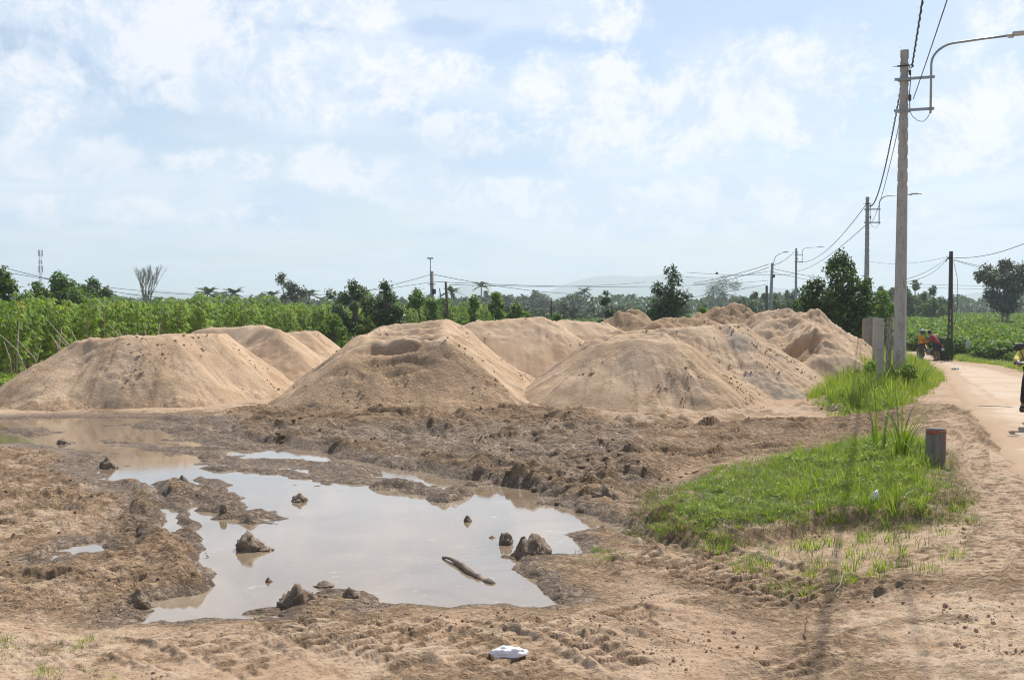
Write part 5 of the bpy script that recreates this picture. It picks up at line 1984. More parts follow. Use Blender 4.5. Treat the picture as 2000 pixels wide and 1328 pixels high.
reed(1768, 950, 14.6, 1.12, 26, 'tall broad leaved grass clump just left of the red topped bollard', 301)
reed(1718, 930, 15.6, 1.05, 10, 'thin arching grass clump left of the tall one in the patch', 302)
reed(1800, 950, 14.0, .42, 16, 'short broad grass clump touching the foot of the bollard', 303)
reed(1640, 900, 16.4, .35, 10, 'small upright grass clump in the back of the grass patch', 304, w=.01)
reed(1745, 770, 28.6, 1.15, 34, 'tall reed clump right of the front fence post', 305, w=.02)
reed(1780, 770, 29.6, 1.15, 34, 'tall reed clump at the foot of the nearest lamp pole', 306, w=.02)
reed(1800, 765, 29.5, .9, 22, 'arching reed clump reaching over the road edge', 307, w=.015, lean=1.1)
reed(1655, 760, 30.5, .9, 30, 'long grass clump left of the front fence post', 308, w=.014)
reed(1690, 730, 34.0, 1.1, 30, 'long pale grass clump between the two sets of fence posts', 309, w=.018)
# leafy weed by the pole
r = empty('weed_bush', (*at(1778, 28.2), tz(*at(1778, 28.2))), 0, 'yellow green leafy weed bush at the road side below the nearest lamp pole', 'bush')
cl = make_clumps(401, .8, .5, .12, 16, .17)
link('foliage', crown_mesh('foliage', MT['weed'], cl, 1500, .075, 401, .2), r)
mb = MB()
for c in cl[:8]:
    mb.tube([(0, 0, -.05), c[:3]], [.01, .004], 4)
link('stems', mb.mesh('stems', MT['stem']), r)
r = empty('weed_bush', (*at(1700, 31), tz(*at(1700, 31))), 0, 'leafy weed bush behind the front fence post', 'bush')
cl = make_clumps(402, .9, .5, .15, 14, .18)
link('foliage', crown_mesh('foliage', MT['bright'], cl, 1200, .08, 402, .2), r)
mb = MB()
for c in cl[:8]:
    mb.tube([(0, 0, -.05), c[:3]], [.01, .004], 4)
link('stems', mb.mesh('stems', MT['stem']), r)

# loose crumbs of earth
CR = []
for k in range(4):
    cv, cf = CLOD[k]
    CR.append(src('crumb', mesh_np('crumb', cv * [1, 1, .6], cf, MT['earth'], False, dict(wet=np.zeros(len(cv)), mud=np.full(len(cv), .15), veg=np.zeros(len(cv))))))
n = 26000
d = 6.8 + 20 * rng.random(n) ** 1.3
pxx = rng.uniform(-250, 2250, n)
X, Y = (pxx - 1000) / FPX * d, d
dens = fbm(X, Y, .9, 4, .6, 36) + .25 * fbm(X, Y, 4, 2, .5, 44)
inw = np.maximum.reduce([poly_sd(X, Y, q) for q in PUDDLE])
k = (dens > 0.12) & (inw < -.05) & ((X < np.interp(Y, ROAD_Y, ROAD_L) - .3) | (rng.random(n) < .03)) & (poly_sd(X, Y, GRASSPATCH) < 0)
X, Y = X[k], Y[k]
n = len(X)
Z = terrain(X, Y)
s = .004 + .016 * rng.random(n) ** 5 + .010 * rng.random(n) ** 12
scatter('earth_crumbs', CR, np.column_stack([X, Y, Z + s * .2]), rng.random((n, 3)) * 6.28, s, rng.integers(0, 4, n), 'loose crumbs of dried mud strewn over the ground')
# ------------------------------------------------------------------ lamp poles
def taper_prism(mb, prof, z0z1s, web=0.0):
    """stack of rectangular rings: (z, half x, half y)"""
    V, F = [], []
    for z, hx, hy in z0z1s:
        c = min(hx, hy) * .18
        ring = [(-hx + c, -hy), (hx - c, -hy), (hx, -hy + c), (hx, hy - c), (hx - c, hy), (-hx + c, hy), (-hx, hy - c), (-hx, -hy + c)]
        V += [(a, b, z) for a, b in ring]
    n = 8
    for i in range(len(z0z1s) - 1):
        for k in range(n):
            F.append((i * n + k, i * n + (k + 1) % n, (i + 1) * n + (k + 1) % n, (i + 1) * n + k))
    F.append(tuple(range(n - 1, -1, -1)))
    F.append(tuple((len(z0z1s) - 1) * n + k for k in range(n)))
    mb.add(V, F)


def lamp_pole():
    H = 9.2
    root = empty('lamp_pole', (0, 0, 0), 0, 'x', 'lamp pole', 'concrete lamp poles along the road')
    mb = MB()
    rings = []
    z = -0.5

    def half(z):
        t = max(0, z) / H
        return .165 - .065 * t, .15 - .055 * t
    for z in (-0.5, 0, 2.5, 5.6):
        a, b = half(z)
        rings.append((z, a, b))
    z = 5.62
    step = 0.36
    while z < H - 0.1:      # notched upper part
        a, b = half(z)
        rings += [(z, a, b), (z + 0.03, a - .014, b - .012), (z + 0.11, a - .014, b - .012), (z + 0.14, a, b), (min(z + step, H) - .01, *half(z + step))]
        z += step
    rings.append((H, *half(H)))
    taper_prism(mb, None, rings)
    bevel(mb.obj('shaft', MT['concrete'], root), .006, 1)
    # dark discs on the faces stand in for the shade inside climbing holes
    hb = MB()
    for k in range(24):
        z = 0.9 + k * 0.36
        a, b = half(z)
        M_ = Matrix.Translation((0.0 if k % 2 else .01, -b - .0, z)) @ Matrix.Rotation(R(90), 4, 'X')
        hb.lathe([(.013, -.004), (.013, .004)], 8, M_)
        M_ = Matrix.Translation((-a, 0.0, z + .1)) @ Matrix.Rotation(R(90), 4, 'Y')
        hb.lathe([(.013, -.004), (.013, .004)], 8, M_)
    hb.obj('dark_hole_disc', MT['hole'], root)['kind'] = 'stuff'
    for zz in (H - .78, H - 1.60):
        ca = MB()
        ca.box((.27, -.145, zz), (1.0, .012, .075))
        ca.box((.27, -.118, zz + .032), (1.0, .045, .010))
        ca.tube([(.17 * math.cos(t) * .9, .16 * math.sin(t) - .0, zz) for t in [i * math.pi / 8 for i in range(17)]], .03, 6)
        ca.obj('crossarm', MT['galv'], root)
    arm = MB()
    pts = [(.68, -.175, H - 1.72), (.68, -.175, H - .95), (.68, -.175, H - .45)]
    for i in range(1, 9):
        t = i / 8 * math.pi / 2
        pts.append((.68 + .62 * (1 - math.cos(t)), -.175, H - .45 + .50 * math.sin(t)))
    pts += [(1.9, -.175, H + .09), (2.55, -.175, H + .12)]
    arm.tube(pts, .030, 10)
    arm.obj('lamp_arm', MT['galv'], root, True)
    lh = MB()
    lh.tube([(2.45, -.175, H + .115), (2.60, -.175, H + .12)], [.045, .05], 8)
    lh.box((2.80, -.175, H + .155), (.46, .26, .085), None, .8)
    lh.box((2.57, -.175, H + .08), (.14, .08, .05))
    head = bevel(lh.obj('lamp_head', MT['lamp'], root), .02, 2)
    gl = MB()
    prof = []
    gl.box((3.12, -.175, H + .165), (.22, .24, .07), None, .7)
    bevel(gl.obj('lens', MT['lens'], head), .03, 3)
    dw = MB()
    dw.tube([(.16, -.16, H - 1.62), (.24, -.17, H - 1.78), (.38, -.18, H - 1.90), (.50, -.18, H - 1.93), (.60, -.18, H - 1.85), (.68, -.175, H - 1.70)], .009, 5)
    dw.tube([(.14, -.10, H - .42), (.17, -.12, H - .8), (.15, -.12, H - 1.2), (.17, -.14, H - 1.62)], .012, 5)
    dw.obj('drop_cable', MT['cable'], root, True)
    cl = MB()
    cl.box((-.02, -.115, H - .43), (.30, .05, .035))
    cl.tube([(-.28, -.1, H - .43), (-.1, -.1, H - .43)], .008, 5)
    cl.tube([(.10, -.1, H - .43), (.22, -.1, H - .40), (.24, -.1, H - .46), (.16, -.1, H - .5)], .012, 5)
    cl.box((.15, -.12, H - .62), (.06, .06, .12))
    cl.box((.16, -.12, H - 1.28), (.07, .06, .16))
    cl.obj('cable_clamp', MT['cable'], root)
    return root


P1 = at(1757, 30.0)
P2 = at(1692, 70.6)
P3 = at(1554, 133.0)
lp = lamp_pole()
z1 = pd(1762, 99, 30)[2] - 9.2
lp.location = (*P1, z1)
lp.rotation_euler = (0, R(0.35), R(-24))
lp['label'] = 'nearest concrete lamp pole rising from tall grass beside the road'
l2 = copy_thing(lp, 'second concrete lamp pole beside the multi trunk tree', None, (*P2, pd(1692, 385, 70.6)[2] - 9.2), R(-6))
l3 = copy_thing(lp, 'third and smallest concrete lamp pole behind the dug out sand pile', None, (*P3, pd(1554, 485, 133)[2] - 9.2), R(-6))


def simple_pole(name, px, top, d, label, w=.22, tw=.15, mat='concrete', arm=None, group=None, cap=True, tilt=0.0, bottom=None):
    x, y = at(px, d)
    zt = pd(px, top, d)[2]
    zg = -0.6 if y > 60 else tz(x, y)
    root = empty(name, (x, y, zg), 0, label, 'pole', group)
    root.rotation_euler = (0, tilt, 0)
    mb = MB()
    h = zt - zg
    mb.tube([(0, 0, -.3), (0, 0, h * .5), (0, 0, h)], [w / 2, (w + tw) / 4, tw / 2], 8)
    mb.obj('shaft', MT[mat], root, True)
    if arm:
        a = MB()
        a.tube(arm(h), .035, 6)
        ao = a.obj('lamp_arm', MT['galv'], root, True)
        q = arm(h)[-1]
        hd = MB()
        hd.box((q[0], q[1], q[2]), (.5 if arm is not arm_up else .42, .2, .1))
        bevel(hd.obj('lamp_head', MT['lamp'], root), .02, 1)
        ins = MB()
        ins.box((.0, -tw / 2 - .02, h - .9), (.5, .05, .05))
        ins.box((.15, -tw / 2 - .05, h - 1.4), (.25, .12, .35))
        ins.obj('bracket', MT['cable'], root)
    return root


def arm_right(h):
    return [(.12, 0, h - .5), (.16, 0, h + .25), (.35, 0, h + .75), (.8, 0, h + 1.05), (1.4, 0, h + 1.25)]


def arm_up(h):
    return [(-.10, 0, h - 1.2), (-.12, 0, h + .9)]


simple_pole('utility_pole', 1503, 514, 122, 'grey utility pole with short upward lamp arm left of the third lamp pole', .42, .30, 'concrete', arm_right, tilt=R(2.0))
simple_pole('utility_pole', 1497, 558, 121, 'dark short pole leaning against the grey utility pole', .30, .26, 'darkconc')
simple_pole('utility_pole', 844, 530, 78, 'middle utility pole with tall lamp stem above the bright shrubs', .30, .24, 'concrete2', arm_up)
simple_pole('utility_pole', 9, 518, 62, 'pole showing over the trees at the far left edge', .26, .22, 'concrete2', lambda h: [(-.1, 0, h - 1.0), (-.3, 0, h - .2), (-.2, 0, h - .8)])
simple_pole('wooden_post', 878, 550, 72, 'weathered crooked wooden pole right of the middle utility pole', .22, .16, 'bark', None, None, True, R(-3))
simple_pole('wooden_post', 872, 562, 71.6, 'thin leaning stake beside the weathered wooden pole', .10, .07, 'palebark', None, None, True, R(-6))
simple_pole('wooden_post', 1077, 586, 84, 'short dark post between the bright shrubs and the narrow shrub', .17, .15, 'darkconc')

# lattice post by the road
x, y = at(1856, 58.5)
zg = tz(x, y)
root = empty('lattice_post', (x, y, zg), 0, 'dark reinforced concrete post with rectangular openings beside the motorbike', 'pole')
h = pd(1856, 491, 58.5)[2] - zg
hs = h * .50
for sgn in (-1, 1):
    mb = MB()
    V, F = [], []
    for z, off in ((-.4, .098), (h, .045)):
        V += [(sgn * off - .032, -.06, z), (sgn * off + .032, -.06, z), (sgn * off + .032, .06, z), (sgn * off - .032, .06, z)]
    mb.add(V, [(3, 2, 1, 0), (4, 5, 6, 7), (0, 1, 5, 4), (1, 2, 6, 5), (2, 3, 7, 6), (3, 0, 4, 7)])
    mb.obj('flange', MT['darkconc'], root)
for k in range(9):
    z = 0.1 + k * (hs / 8.5)
    mb = MB()
    mb.box((0, 0, z), (.17 - .07 * z / h, .10, .13))
    mb.obj('rung', MT['darkconc'], root)
mb = MB()
mb.box((0, 0, (hs + h) / 2), (.08, .05, h - hs))
mb.obj('web', MT['darkconc'], root)
mb = MB()
mb.tube([(-.10, -.08, h - .35), (-.25, -.1, h - .42), (-.32, -.1, h - .55)], .03, 6)
mb.box((-.12, -.08, h - .35), (.16, .08, .10))
mb.obj('insulator', MT['cable'], root)
mb = MB()
mb.tube([(.1, -.08, h - .5), (.30, -.1, h - 1.4), (.33, -.1, h - 2.8), (.24, -.09, h - 3.6), (.12, -.08, h - 4.0)], .012, 5)
mb.obj('hanging_cable', MT['cable'], root, True)

# telecom mast far away
x, y = at(80, 420)
root = empty('telecom_mast', (x, y, -.6), 0, 'slender lattice telecom mast on the far left skyline', 'mast')
h = pd(80, 488, 420)[2] + .6
mb = MB()
for i in range(3):
    a = 2.094 * i
    mb.tube([(.4 * math.cos(a), .4 * math.sin(a), 0), (.4 * math.cos(a), .4 * math.sin(a), h)], .07, 4)
k = 0
z = 0
while z < h - 1:
    a0, a1 = 2.094 * k, 2.094 * (k + 1)
    mb.tube([(.4 * math.cos(a0), .4 * math.sin(a0), z), (.4 * math.cos(a1), .4 * math.sin(a1), z + .8)], .04, 3)
    k += 1
    z += .8
mb.obj('lattice_shaft', MT['galv'], root)
for zz, r_, hh in ((h - 1.2, .75, 2.2), (h - 4.6, .55, 1.2), (h - 7.2, .75, 2.4)):
    for i in range(3):
        a = 2.094 * i + .5
        mb = MB()
        mb.box((r_ * math.cos(a), r_ * math.sin(a), zz), (.35, .35, hh), Matrix.Rotation(a, 3, 'Z'))
        mb.obj('antenna', MT['lamp'], root)
x, y = at(1393, 420)
mb = MB()
mb.tube([(0, 0, 0), (0, 0, pd(1393, 559, 420)[2] + .6)], [.25, .15], 5)
o = mb.obj('radio_mast', MT['galv'], None, True)
o.location = (x, y, -.6)
tag(o, 'tiny thin mast above the trees right of the round dark tree', 'mast')

# ------------------------------------------------------------------ wires
def wire(a, b, sag, label, r=.012, group=None, twist=False, n=22):
    a, b = Vector(a), Vector(b)
    pts = []
    for i in range(n + 1):
        t = i / n
        p = a.lerp(b, t)
        p.z -= sag * 4 * t * (1 - t)
        pts.append(p)
    mb = MB()
    mb.tube(pts, r, 5, False)
    if twist:       # bundled cable: a second strand wound round the first
        q = []
        m = n * 14
        for i in range(m + 1):
            t = i / m
            p = a.lerp(b, t)
            p.z -= sag * 4 * t * (1 - t)
            an = t * (b - a).length * 9
            q.append(p + Vector((math.cos(an), 0, math.sin(an))) * r * 1.3)
        mb.tube(q, r * .8, 4, False)
    o = mb.obj('power_line', MT['cable'], None, True)
    tag(o, label, 'cable', group)
    return o


h1 = Vector((*P1, z1 + 9.2))
h2 = Vector((*P2, l2.location.z + 9.2))
h3 = Vector((*P3, l3.location.z + 9.2))
off = Vector((.20, -.15, 0))
dirn = (h1 - h2).normalized()
near = h1 + Vector((-2.75 * 4, -8.5 * 4, .1))
wire(h1 + off + Vector((0, 0, -.45)), near + off, .35, 'thick twisted cable running overhead from the nearest lamp pole', .017, twist=True, n=60)
wire(h1 + off + Vector((.05, 0, -1.3)), near + off + Vector((1.0, 0, -.9)), .25, 'thinner cable running overhead from lower on the nearest lamp pole', .012)
wire(h1 + off + Vector((-.1, .3, -.5)), h2 + Vector((.15, 0, -.55)), 1.0, 'sagging twisted cable between the nearest and second lamp poles', .017, twist=True, n=60)
wire(h1 + off + Vector((-.1, .3, -1.35)), h2 + Vector((.15, 0, -1.7)), .65, 'lower cable between the nearest and second lamp poles', .012)
wire(h2 + Vector((-.1, 0, -.5)), h3 + Vector((.2, 0, -1.6)), 1.1, 'upper cable between the second and third lamp poles', .022)
wire(h2 + Vector((-.1, 0, -1.75)), h3 + Vector((.2, 0, -.7)) + Vector((0, 0, -2)), .5, 'lower cable between the second and third lamp poles', .02)
wire(pd(1551, 492, 133), pd(1505, 519, 122), .3, 'short cable from the third lamp pole down to the grey utility pole', .035)
lat = pd(1853, 500, 58.4)
wire(lat, pd(1768, 546, 34), .15, 'upper cable from the lattice post toward the nearest lamp pole', .010)
wire(lat - Vector((0, 0, .06)), pd(1768, 551, 34), .25, 'lower cable from the lattice post toward the nearest lamp pole', .010)
wire(pd(1857, 503, 58.5), pd(2060, 448, 42), .35, 'cable rising from the lattice post to the right edge', .014)
wire(pd(1857, 505, 58.5), pd(2080, 512, 60), .45, 'cable running level from the lattice post to the right edge', .012)
wire(pd(1857, 507, 58.5), pd(2100, 560, 90), .2, 'thin cable sloping down right of the lattice post', .010)
wire(pd(1700, 511, 72), pd(1853, 501, 58.5), .25, 'faint cable from the second lamp pole to the lattice post', .008)
wire(pd(1760, 554, 160), pd(2080, 557, 160), .2, 'upper of two thin lines crossing behind the lattice post', .025)
wire(pd(1760, 560, 160), pd(2080, 563, 160), .2, 'lower of two thin lines crossing behind the lattice post', .022)
wire(pd(12, 524, 62), pd(842, 536, 78), 1.9, 'upper long sagging line from the left pole to the middle pole', .017)
wire(pd(12, 532, 62), pd(842, 551, 78), 1.15, 'lower long sagging line from the left pole to the middle pole', .015)
wire(pd(846, 536, 78), pd(1150, 575, 110), .3, 'line sloping down from the middle pole to the right', .02)
wire(pd(846, 550, 78), pd(1500, 548, 121), .5, 'nearly level line from the middle pole to the grey utility pole', .02)
wire(pd(878, 556, 72), pd(1260, 551, 140), .3, 'faint line from the weathered pole to the round dark tree', .02)
wire(pd(1355, 556, 140), pd(1502, 522, 122), .35, 'upper line from the round dark tree up to the grey utility pole', .03)
wire(pd(1355, 553, 140), pd(1502, 516, 122), .2, 'second line from behind the round dark tree to the grey utility pole', .03)
wire(pd(1340, 532, 140), pd(1552, 536, 133), .2, 'level thin line above the gap right of the round dark tree', .025)
wire(pd(1340, 541, 140), pd(1502, 530, 122), .3, 'third thin line meeting the grey utility pole', .022)
wire(pd(1506, 524, 122), pd(1660, 548, 133), .2, 'thin line from the grey utility pole past the third lamp pole', .025)
wire(pd(1506, 531, 122), pd(1680, 560, 120), .2, 'lower thin line from the grey utility pole past the third lamp pole', .022)
wire(pd(1180, 600, 140), pd(1500, 555, 122), .3, 'thin line rising behind the round dark tree', .022)
wire(pd(980, 585, 90), pd(1080, 600, 84), .1, 'thin fence wire reaching the short dark post from the left', .018)
wire(pd(1080, 598, 84), pd(1370, 604, 100), .15, 'thin fence wire running right from the short dark post', .018)

# small red kite hanging near the wires
mb = MB()
mb.box((0, 0, 0), (.30, .05, .26), Matrix.Rotation(.3, 3, 'Y'))
mb.tube([(0, 0, .12), (0, 0, .4)], .01, 4)
o = mb.obj('red_tag', MT['redpaint'], None)
o.location = pd(1400, 534, 138)
tag(o, 'small dark red box hung on the wires right of the round dark tree', 'wire marker')

# ------------------------------------------------------------------ fence posts
MT['concrete3'] = concrete_material('darker_concrete', (0.24, 0.22, 0.20), (0.15, 0.14, 0.12), (0.26, 0.20, 0.14))  # darker copy; on the post behind the front one it mimics shade
def fence_post(px, bottom, top, d, wpx, label, rz=0.0, tilt=0.0, mat='concrete2', brace=False, ring=True):
    x, y = at(px, d)
    zg = tz(x, y)
    h = pd(px, top, d)[2] - zg
    w = wpx / FPX * d
    root = empty('fence_post', (x, y, zg), rz, label, 'post', 'old concrete fence posts')
    root.rotation_euler = (0, tilt, rz)
    mb = MB()
    taper_prism(mb, None, [(-.3, w / 2, w / 2), (h * .5, w / 2 * .98, w / 2 * .98), (h - .02, w / 2 * .95, w / 2 * .95), (h, w / 2 * .85, w / 2 * .85)])
    bevel(mb.obj('shaft', MT[mat], root), .008, 2)
    if ring:
        for zz in (h * .90, h * .55, h * .2):
            mb = MB()
            pts = [(w * .56 * math.cos(t), w * .56 * math.sin(t), zz + .01 * math.sin(3 * t)) for t in [i * 6.2832 / 16 for i in range(17)]]
            pts += [(w * .9, -w * .3, zz + .03), (w * 1.1, -w * .2, zz - .02)]
            mb.tube(pts, .005, 4)
            mb.obj('wire_ring', MT['wire'], root)
    return root


fence_post(1720, 775, 622, 29.4, 13, 'front square concrete fence post standing clear of the grass', R(-12))
fence_post(1735, 775, 621, 30.4, 9, 'fence post right behind the front one, slightly leaning', R(-5), R(1.2), mat='concrete3')  # shade put into the colour to set it off from the front post
fence_post(1710, 690, 620, 34.0, 9, 'narrow pale fence post just left of the front one', R(10), mat='concrete2')
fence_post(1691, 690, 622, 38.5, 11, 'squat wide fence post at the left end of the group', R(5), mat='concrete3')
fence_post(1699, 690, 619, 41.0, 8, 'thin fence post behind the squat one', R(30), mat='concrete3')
# curl of barbed wire hanging beside the posts
x, y = at(1739, 30)
mb = MB()
pts = []
for i in range(60):
    t = i / 59
    pts.append((.02 * math.sin(t * 30) - .10 * t, .03 * math.cos(t * 30), 1.75 - 1.35 * t))
mb.tube(pts, .006, 4, False)
for i in range(0, 60, 3):
    p = Vector(pts[i])
    mb.tube([p + Vector((-.025, 0, .02)), p + Vector((.03, 0, -.02))], .004, 3)
    mb.tube([p + Vector((.02, 0, .025)), p + Vector((-.02, .01, -.02))], .004, 3)
o = mb.obj('barbed_wire', simple('pale_wire', (.45, .44, .42), .5, .4), None)
o.location = (x, y, tz(x, y))
tag(o, 'loose strand of barbed wire hanging beside the front fence posts', 'wire')

# ------------------------------------------------------------------ bollard
b = gp(1826, 944, 0.22)
x, y = b[0], b[1]
zg = tz(x, y)
h = pd(1826, 836, y)[2] - zg
r_ = 19 / FPX * y
root = empty('bollard', (x, y, zg), 0, 'round concrete bollard with faded red top and red lettering', 'bollard')
root.rotation_euler = (0, R(0.6), 0)
mb = MB()
mb.lathe([(r_, -.3), (r_, h * .5), (r_ * .99, h - .015), (r_ * .95, h)], 32)
mb.obj('shaft', concrete_material('bollard_concrete', (.20, .185, .16), (.11, .10, .085), (.26, .19, .12)), root, True)
mb = MB()
V, F = [], []
rng2 = random.Random(5)
nn = 40
for k in range(nn):
    a = -math.pi * .93 + math.pi * 1.0 * k / (nn - 1)
    low = h * (.88 - .03 * math.sin(k * .22) - .008 * rng2.random())
    V += [((r_ + .0025) * math.cos(a), (r_ + .0025) * math.sin(a), low), ((r_ + .0025) * math.cos(a), (r_ + .0025) * math.sin(a), h - .018)]
    if k: F.append((2 * k - 2, 2 * k, 2 * k + 1, 2 * k - 1))
mb.add(V, F)
so = mb.obj('red_band', MT['redpaint'], root, True)
sm = so.modifiers.new('thickness', 'SOLIDIFY')
sm.thickness = .002
sm.offset = 1


def on_cyl(u, z, e=.004):
    a = -math.pi / 2 + u / r_
    return Vector(((r_ + e) * math.cos(a), (r_ + e) * math.sin(a), z))


def stroke(name, pts, w):
    """flat painted stroke following the round face; pts in (along, height)"""
    V, F = [], []
    dense = []
    for (a, b_) in zip(pts[:-1], pts[1:]):
        for i in range(6):
            t = i / 6
            dense.append((a[0] + (b_[0] - a[0]) * t, a[1] + (b_[1] - a[1]) * t))
    dense.append(pts[-1])
    for i, p in enumerate(dense):
        q0, q1 = dense[max(0, i - 1)], dense[min(len(dense) - 1, i + 1)]
        dx, dz = q1[0] - q0[0], q1[1] - q0[1]
        L = math.hypot(dx, dz) + 1e-9
        nx, nz = -dz / L * w / 2, dx / L * w / 2
        V += [on_cyl(p[0] + nx, p[1] + nz), on_cyl(p[0] - nx, p[1] - nz)]
        if i: F.append((2 * i - 2, 2 * i - 1, 2 * i + 1, 2 * i))
    mb_.add(V, F)


px2m = y / FPX
mb_ = MB()
u0 = 11.5 * px2m
stroke('t', [(u0 - 4.6 * px2m, h - 17.5 * px2m), (u0 + 3.8 * px2m, h - 17.5 * px2m)], 3.0 * px2m)
stroke('t', [(u0 - .2 * px2m, h - 17 * px2m), (u0 - .4 * px2m, h - 31 * px2m)], 3.0 * px2m)
mb_.obj('letter', MT['redpaint'], root)['label'] = 'faded red letter T'
mb_ = MB()
stroke('7', [(u0 - 4.5 * px2m, h - 37 * px2m), (u0 + 3.2 * px2m, h - 36.5 * px2m), (u0 - .4 * px2m, h - 50 * px2m)], 2.8 * px2m)
mb_.obj('letter', MT['redpaint'], root)['label'] = 'faded red number 7'

# ------------------------------------------------------------------ litter and twigs
def crumpled(name, px, py, z, w, h, label, cat, seed, mat, thin=.6, d=None):
    b = gp(px, py, z) if d is None else pd(px, py, d)
    bm = bmesh.new()
    bmesh.ops.create_icosphere(bm, subdivisions=4, radius=1)
    for v in bm.verts:
        p = v.co.copy()
        n = mnoise.fractal(p * 2.2 + Vector((seed, 3, 0)), 1.0, 2.0, 4)
        c = abs(mnoise.noise(p * 4.5 + Vector((seed, 0, 7))))
        k = 1 + .45 * n - .3 * c
        pk = math.exp(-((p.x + .15) ** 2 + p.y ** 2) / .10)
        v.co = Vector((p.x * w / 2 * k, p.y * w / 2 * thin * k, max(-.02, p.z * h * k * (.75 + .25 * pk) + .004)))
    me = bpy.data.meshes.new(name)
    bm.to_mesh(me)
    bm.free()
    me.materials.append(mat)
    o = link(name, me)
    o.location = b
    return tag(o, label, cat)


def film_mat():
    m, nt, b = new_mat('thin_plastic')
    tc = N(nt, 'ShaderNodeTexCoord')
    n = noise_n(nt, tc.outputs['Object'], 30, 5, .6)
    c = mix_rgb(nt, n, (.74, .76, .80, 1), (.86, .87, .88, 1))
    nt.links.new(c, b.inputs['Base Color'])
    b.inputs['Roughness'].default_value = .28
    b.inputs['Subsurface Weight'].default_value = .2
    return m


MT['film'] = film_mat()
q = gp(993, 1302, .06)
PB = (q[0], q[1], tz(q[0], q[1]) + .02)
def lumpy(name, loc, sx, sy, sz, seed, mat, label, cat, rot=(0, 0, 0)):
    bm = bmesh.new()
    bmesh.ops.create_icosphere(bm, subdivisions=4, radius=1)
    for v in bm.verts:
        p = v.co.copy()
        k = 1 + .28 * mnoise.fractal(p * 2.0 + Vector((seed, 1, 0)), 1.0, 2.0, 4) - .2 * abs(mnoise.noise(p * 5 + Vector((0, seed, 0))))
        v.co = Vector((p.x * sx * k * (1 - .3 * p.z), p.y * sy * k, p.z * sz * k))
    me = bpy.data.meshes.new(name)
    bm.to_mesh(me)
    bm.free()
    me.materials.append(mat)
    me.polygons.foreach_set('use_smooth', [True] * len(me.polygons))
    o = link(name, me)
    o.location = loc
    o.rotation_euler = rot
    return tag(o, label, cat)


lumpy('plastic_bag', PB, .125, .055, .034, 21, MT['film'], 'crumpled white plastic bag on the dirt in the foreground', 'plastic bag')
lumpy('white_bag', pd(1891, 672, 60), .13, .09, .27, 4, simple('pale_bag', (.50, .56, .46), .5), 'pale oval plastic bag caught on the plants at the crop field edge', 'bag')
q = gp(1709, 1000, .25)
lumpy('plastic_scrap', (q[0], q[1], tz(q[0], q[1]) + .10), .045, .03, .065, 9, MT['film'], 'small white scrap of plastic caught in the grass patch', 'scrap', (.2, .3, .4))
# bottle / carton on the road
q = gp(1866, 727, -0.20)
root = empty('drink_carton', (q[0], q[1], 0), R(8), 'blue and white drink packet lying on the road', 'drink packet')
root.location.z = float(z_base(np.array([q[0]]), np.array([q[1]]))[0]) + .08
mb = MB()
mb.tube([(-.14, 0, .035), (.10, 0, .035)], [.035, .038], 10)
mb.obj('body', simple('packet_white', (.62, .72, .66), .4), root, True)
mb = MB()
mb.tube([(.1, 0, .035), (.14, 0, .035), (.15, 0, .035)], [.037, .030, .014], 10)
mb.tube([(-.152, 0, .035), (-.138, 0, .035)], [.03, .037], 10)
mb.obj('blue_end', simple('packet_blue', (.05, .16, .5), .4), root, True)
mb = MB()
mb.tube([(-.06, 0, .035), (.02, 0, .035)], [.0385, .0395], 10)
mb.obj('printed_band', simple('packet_green', (.16, .42, .12), .4), root, True)
# twigs and dry sticks lying about
tw = [(1790, 780, 60, 'thin twig lying on the road near the bollard', 1905, 787), ]
for (a, b_, lab, seed) in (((1888, 788), (1922, 786), 'thin dark twig lying across the sandy road', 1), ((1850, 948), (1872, 938), 'curved dry root stub beside the foot of the bollard', 2),
                           ((1756, 1034), (1790, 1012), 'pale bent twig at the edge of the grass patch', 3), ((1626, 1170), (1660, 1140), 'dry straw stalk below the grass patch', 4),
                           ((1940, 918), (1985, 912), 'pair of thin sticks on the dirt right of the bollard', 5), ((1572, 1246), (1576, 1226), 'small upright stick in the foreground dirt', 6),
                           ((218, 1120), (232, 1128), 'short pale stick in the mud at left', 7), ((1600, 1160), (1665, 1172), 'long bent dry root below the grass patch', 8)):
    zt_ = .42 if seed == 1 else .36 if seed == 5 else .30 if seed == 2 else .12
    A, B = gp(*a, zt_), gp(*b_, zt_)
    A[2], B[2] = tz(A[0], A[1]) + .02, tz(B[0], B[1]) + .02
    if seed in (2, 6): B[2] += .08
    rnd = random.Random(seed)
    pts = []
    for i in range(9):
        t = i / 8
        p = A + (B - A) * t
        zz = tz(p[0], p[1])
        hmid = (.03 + .03 * math.sin(3 * t)) if seed not in (2, 6) else (B[2] - zz) * t
        pts.append((p[0] + rnd.uniform(-.01, .01), p[1] + rnd.uniform(-.015, .015), zz + hmid))
    mb = MB()
    mb.tube(pts, [.006 * (1 - .5 * i / 8) for i in range(9)], 5)
    o = mb.obj('twig', MT['twig'] if seed in (3, 4, 5, 7, 8) else MT['bark'], None, True)
    tag(o, lab, 'twig')

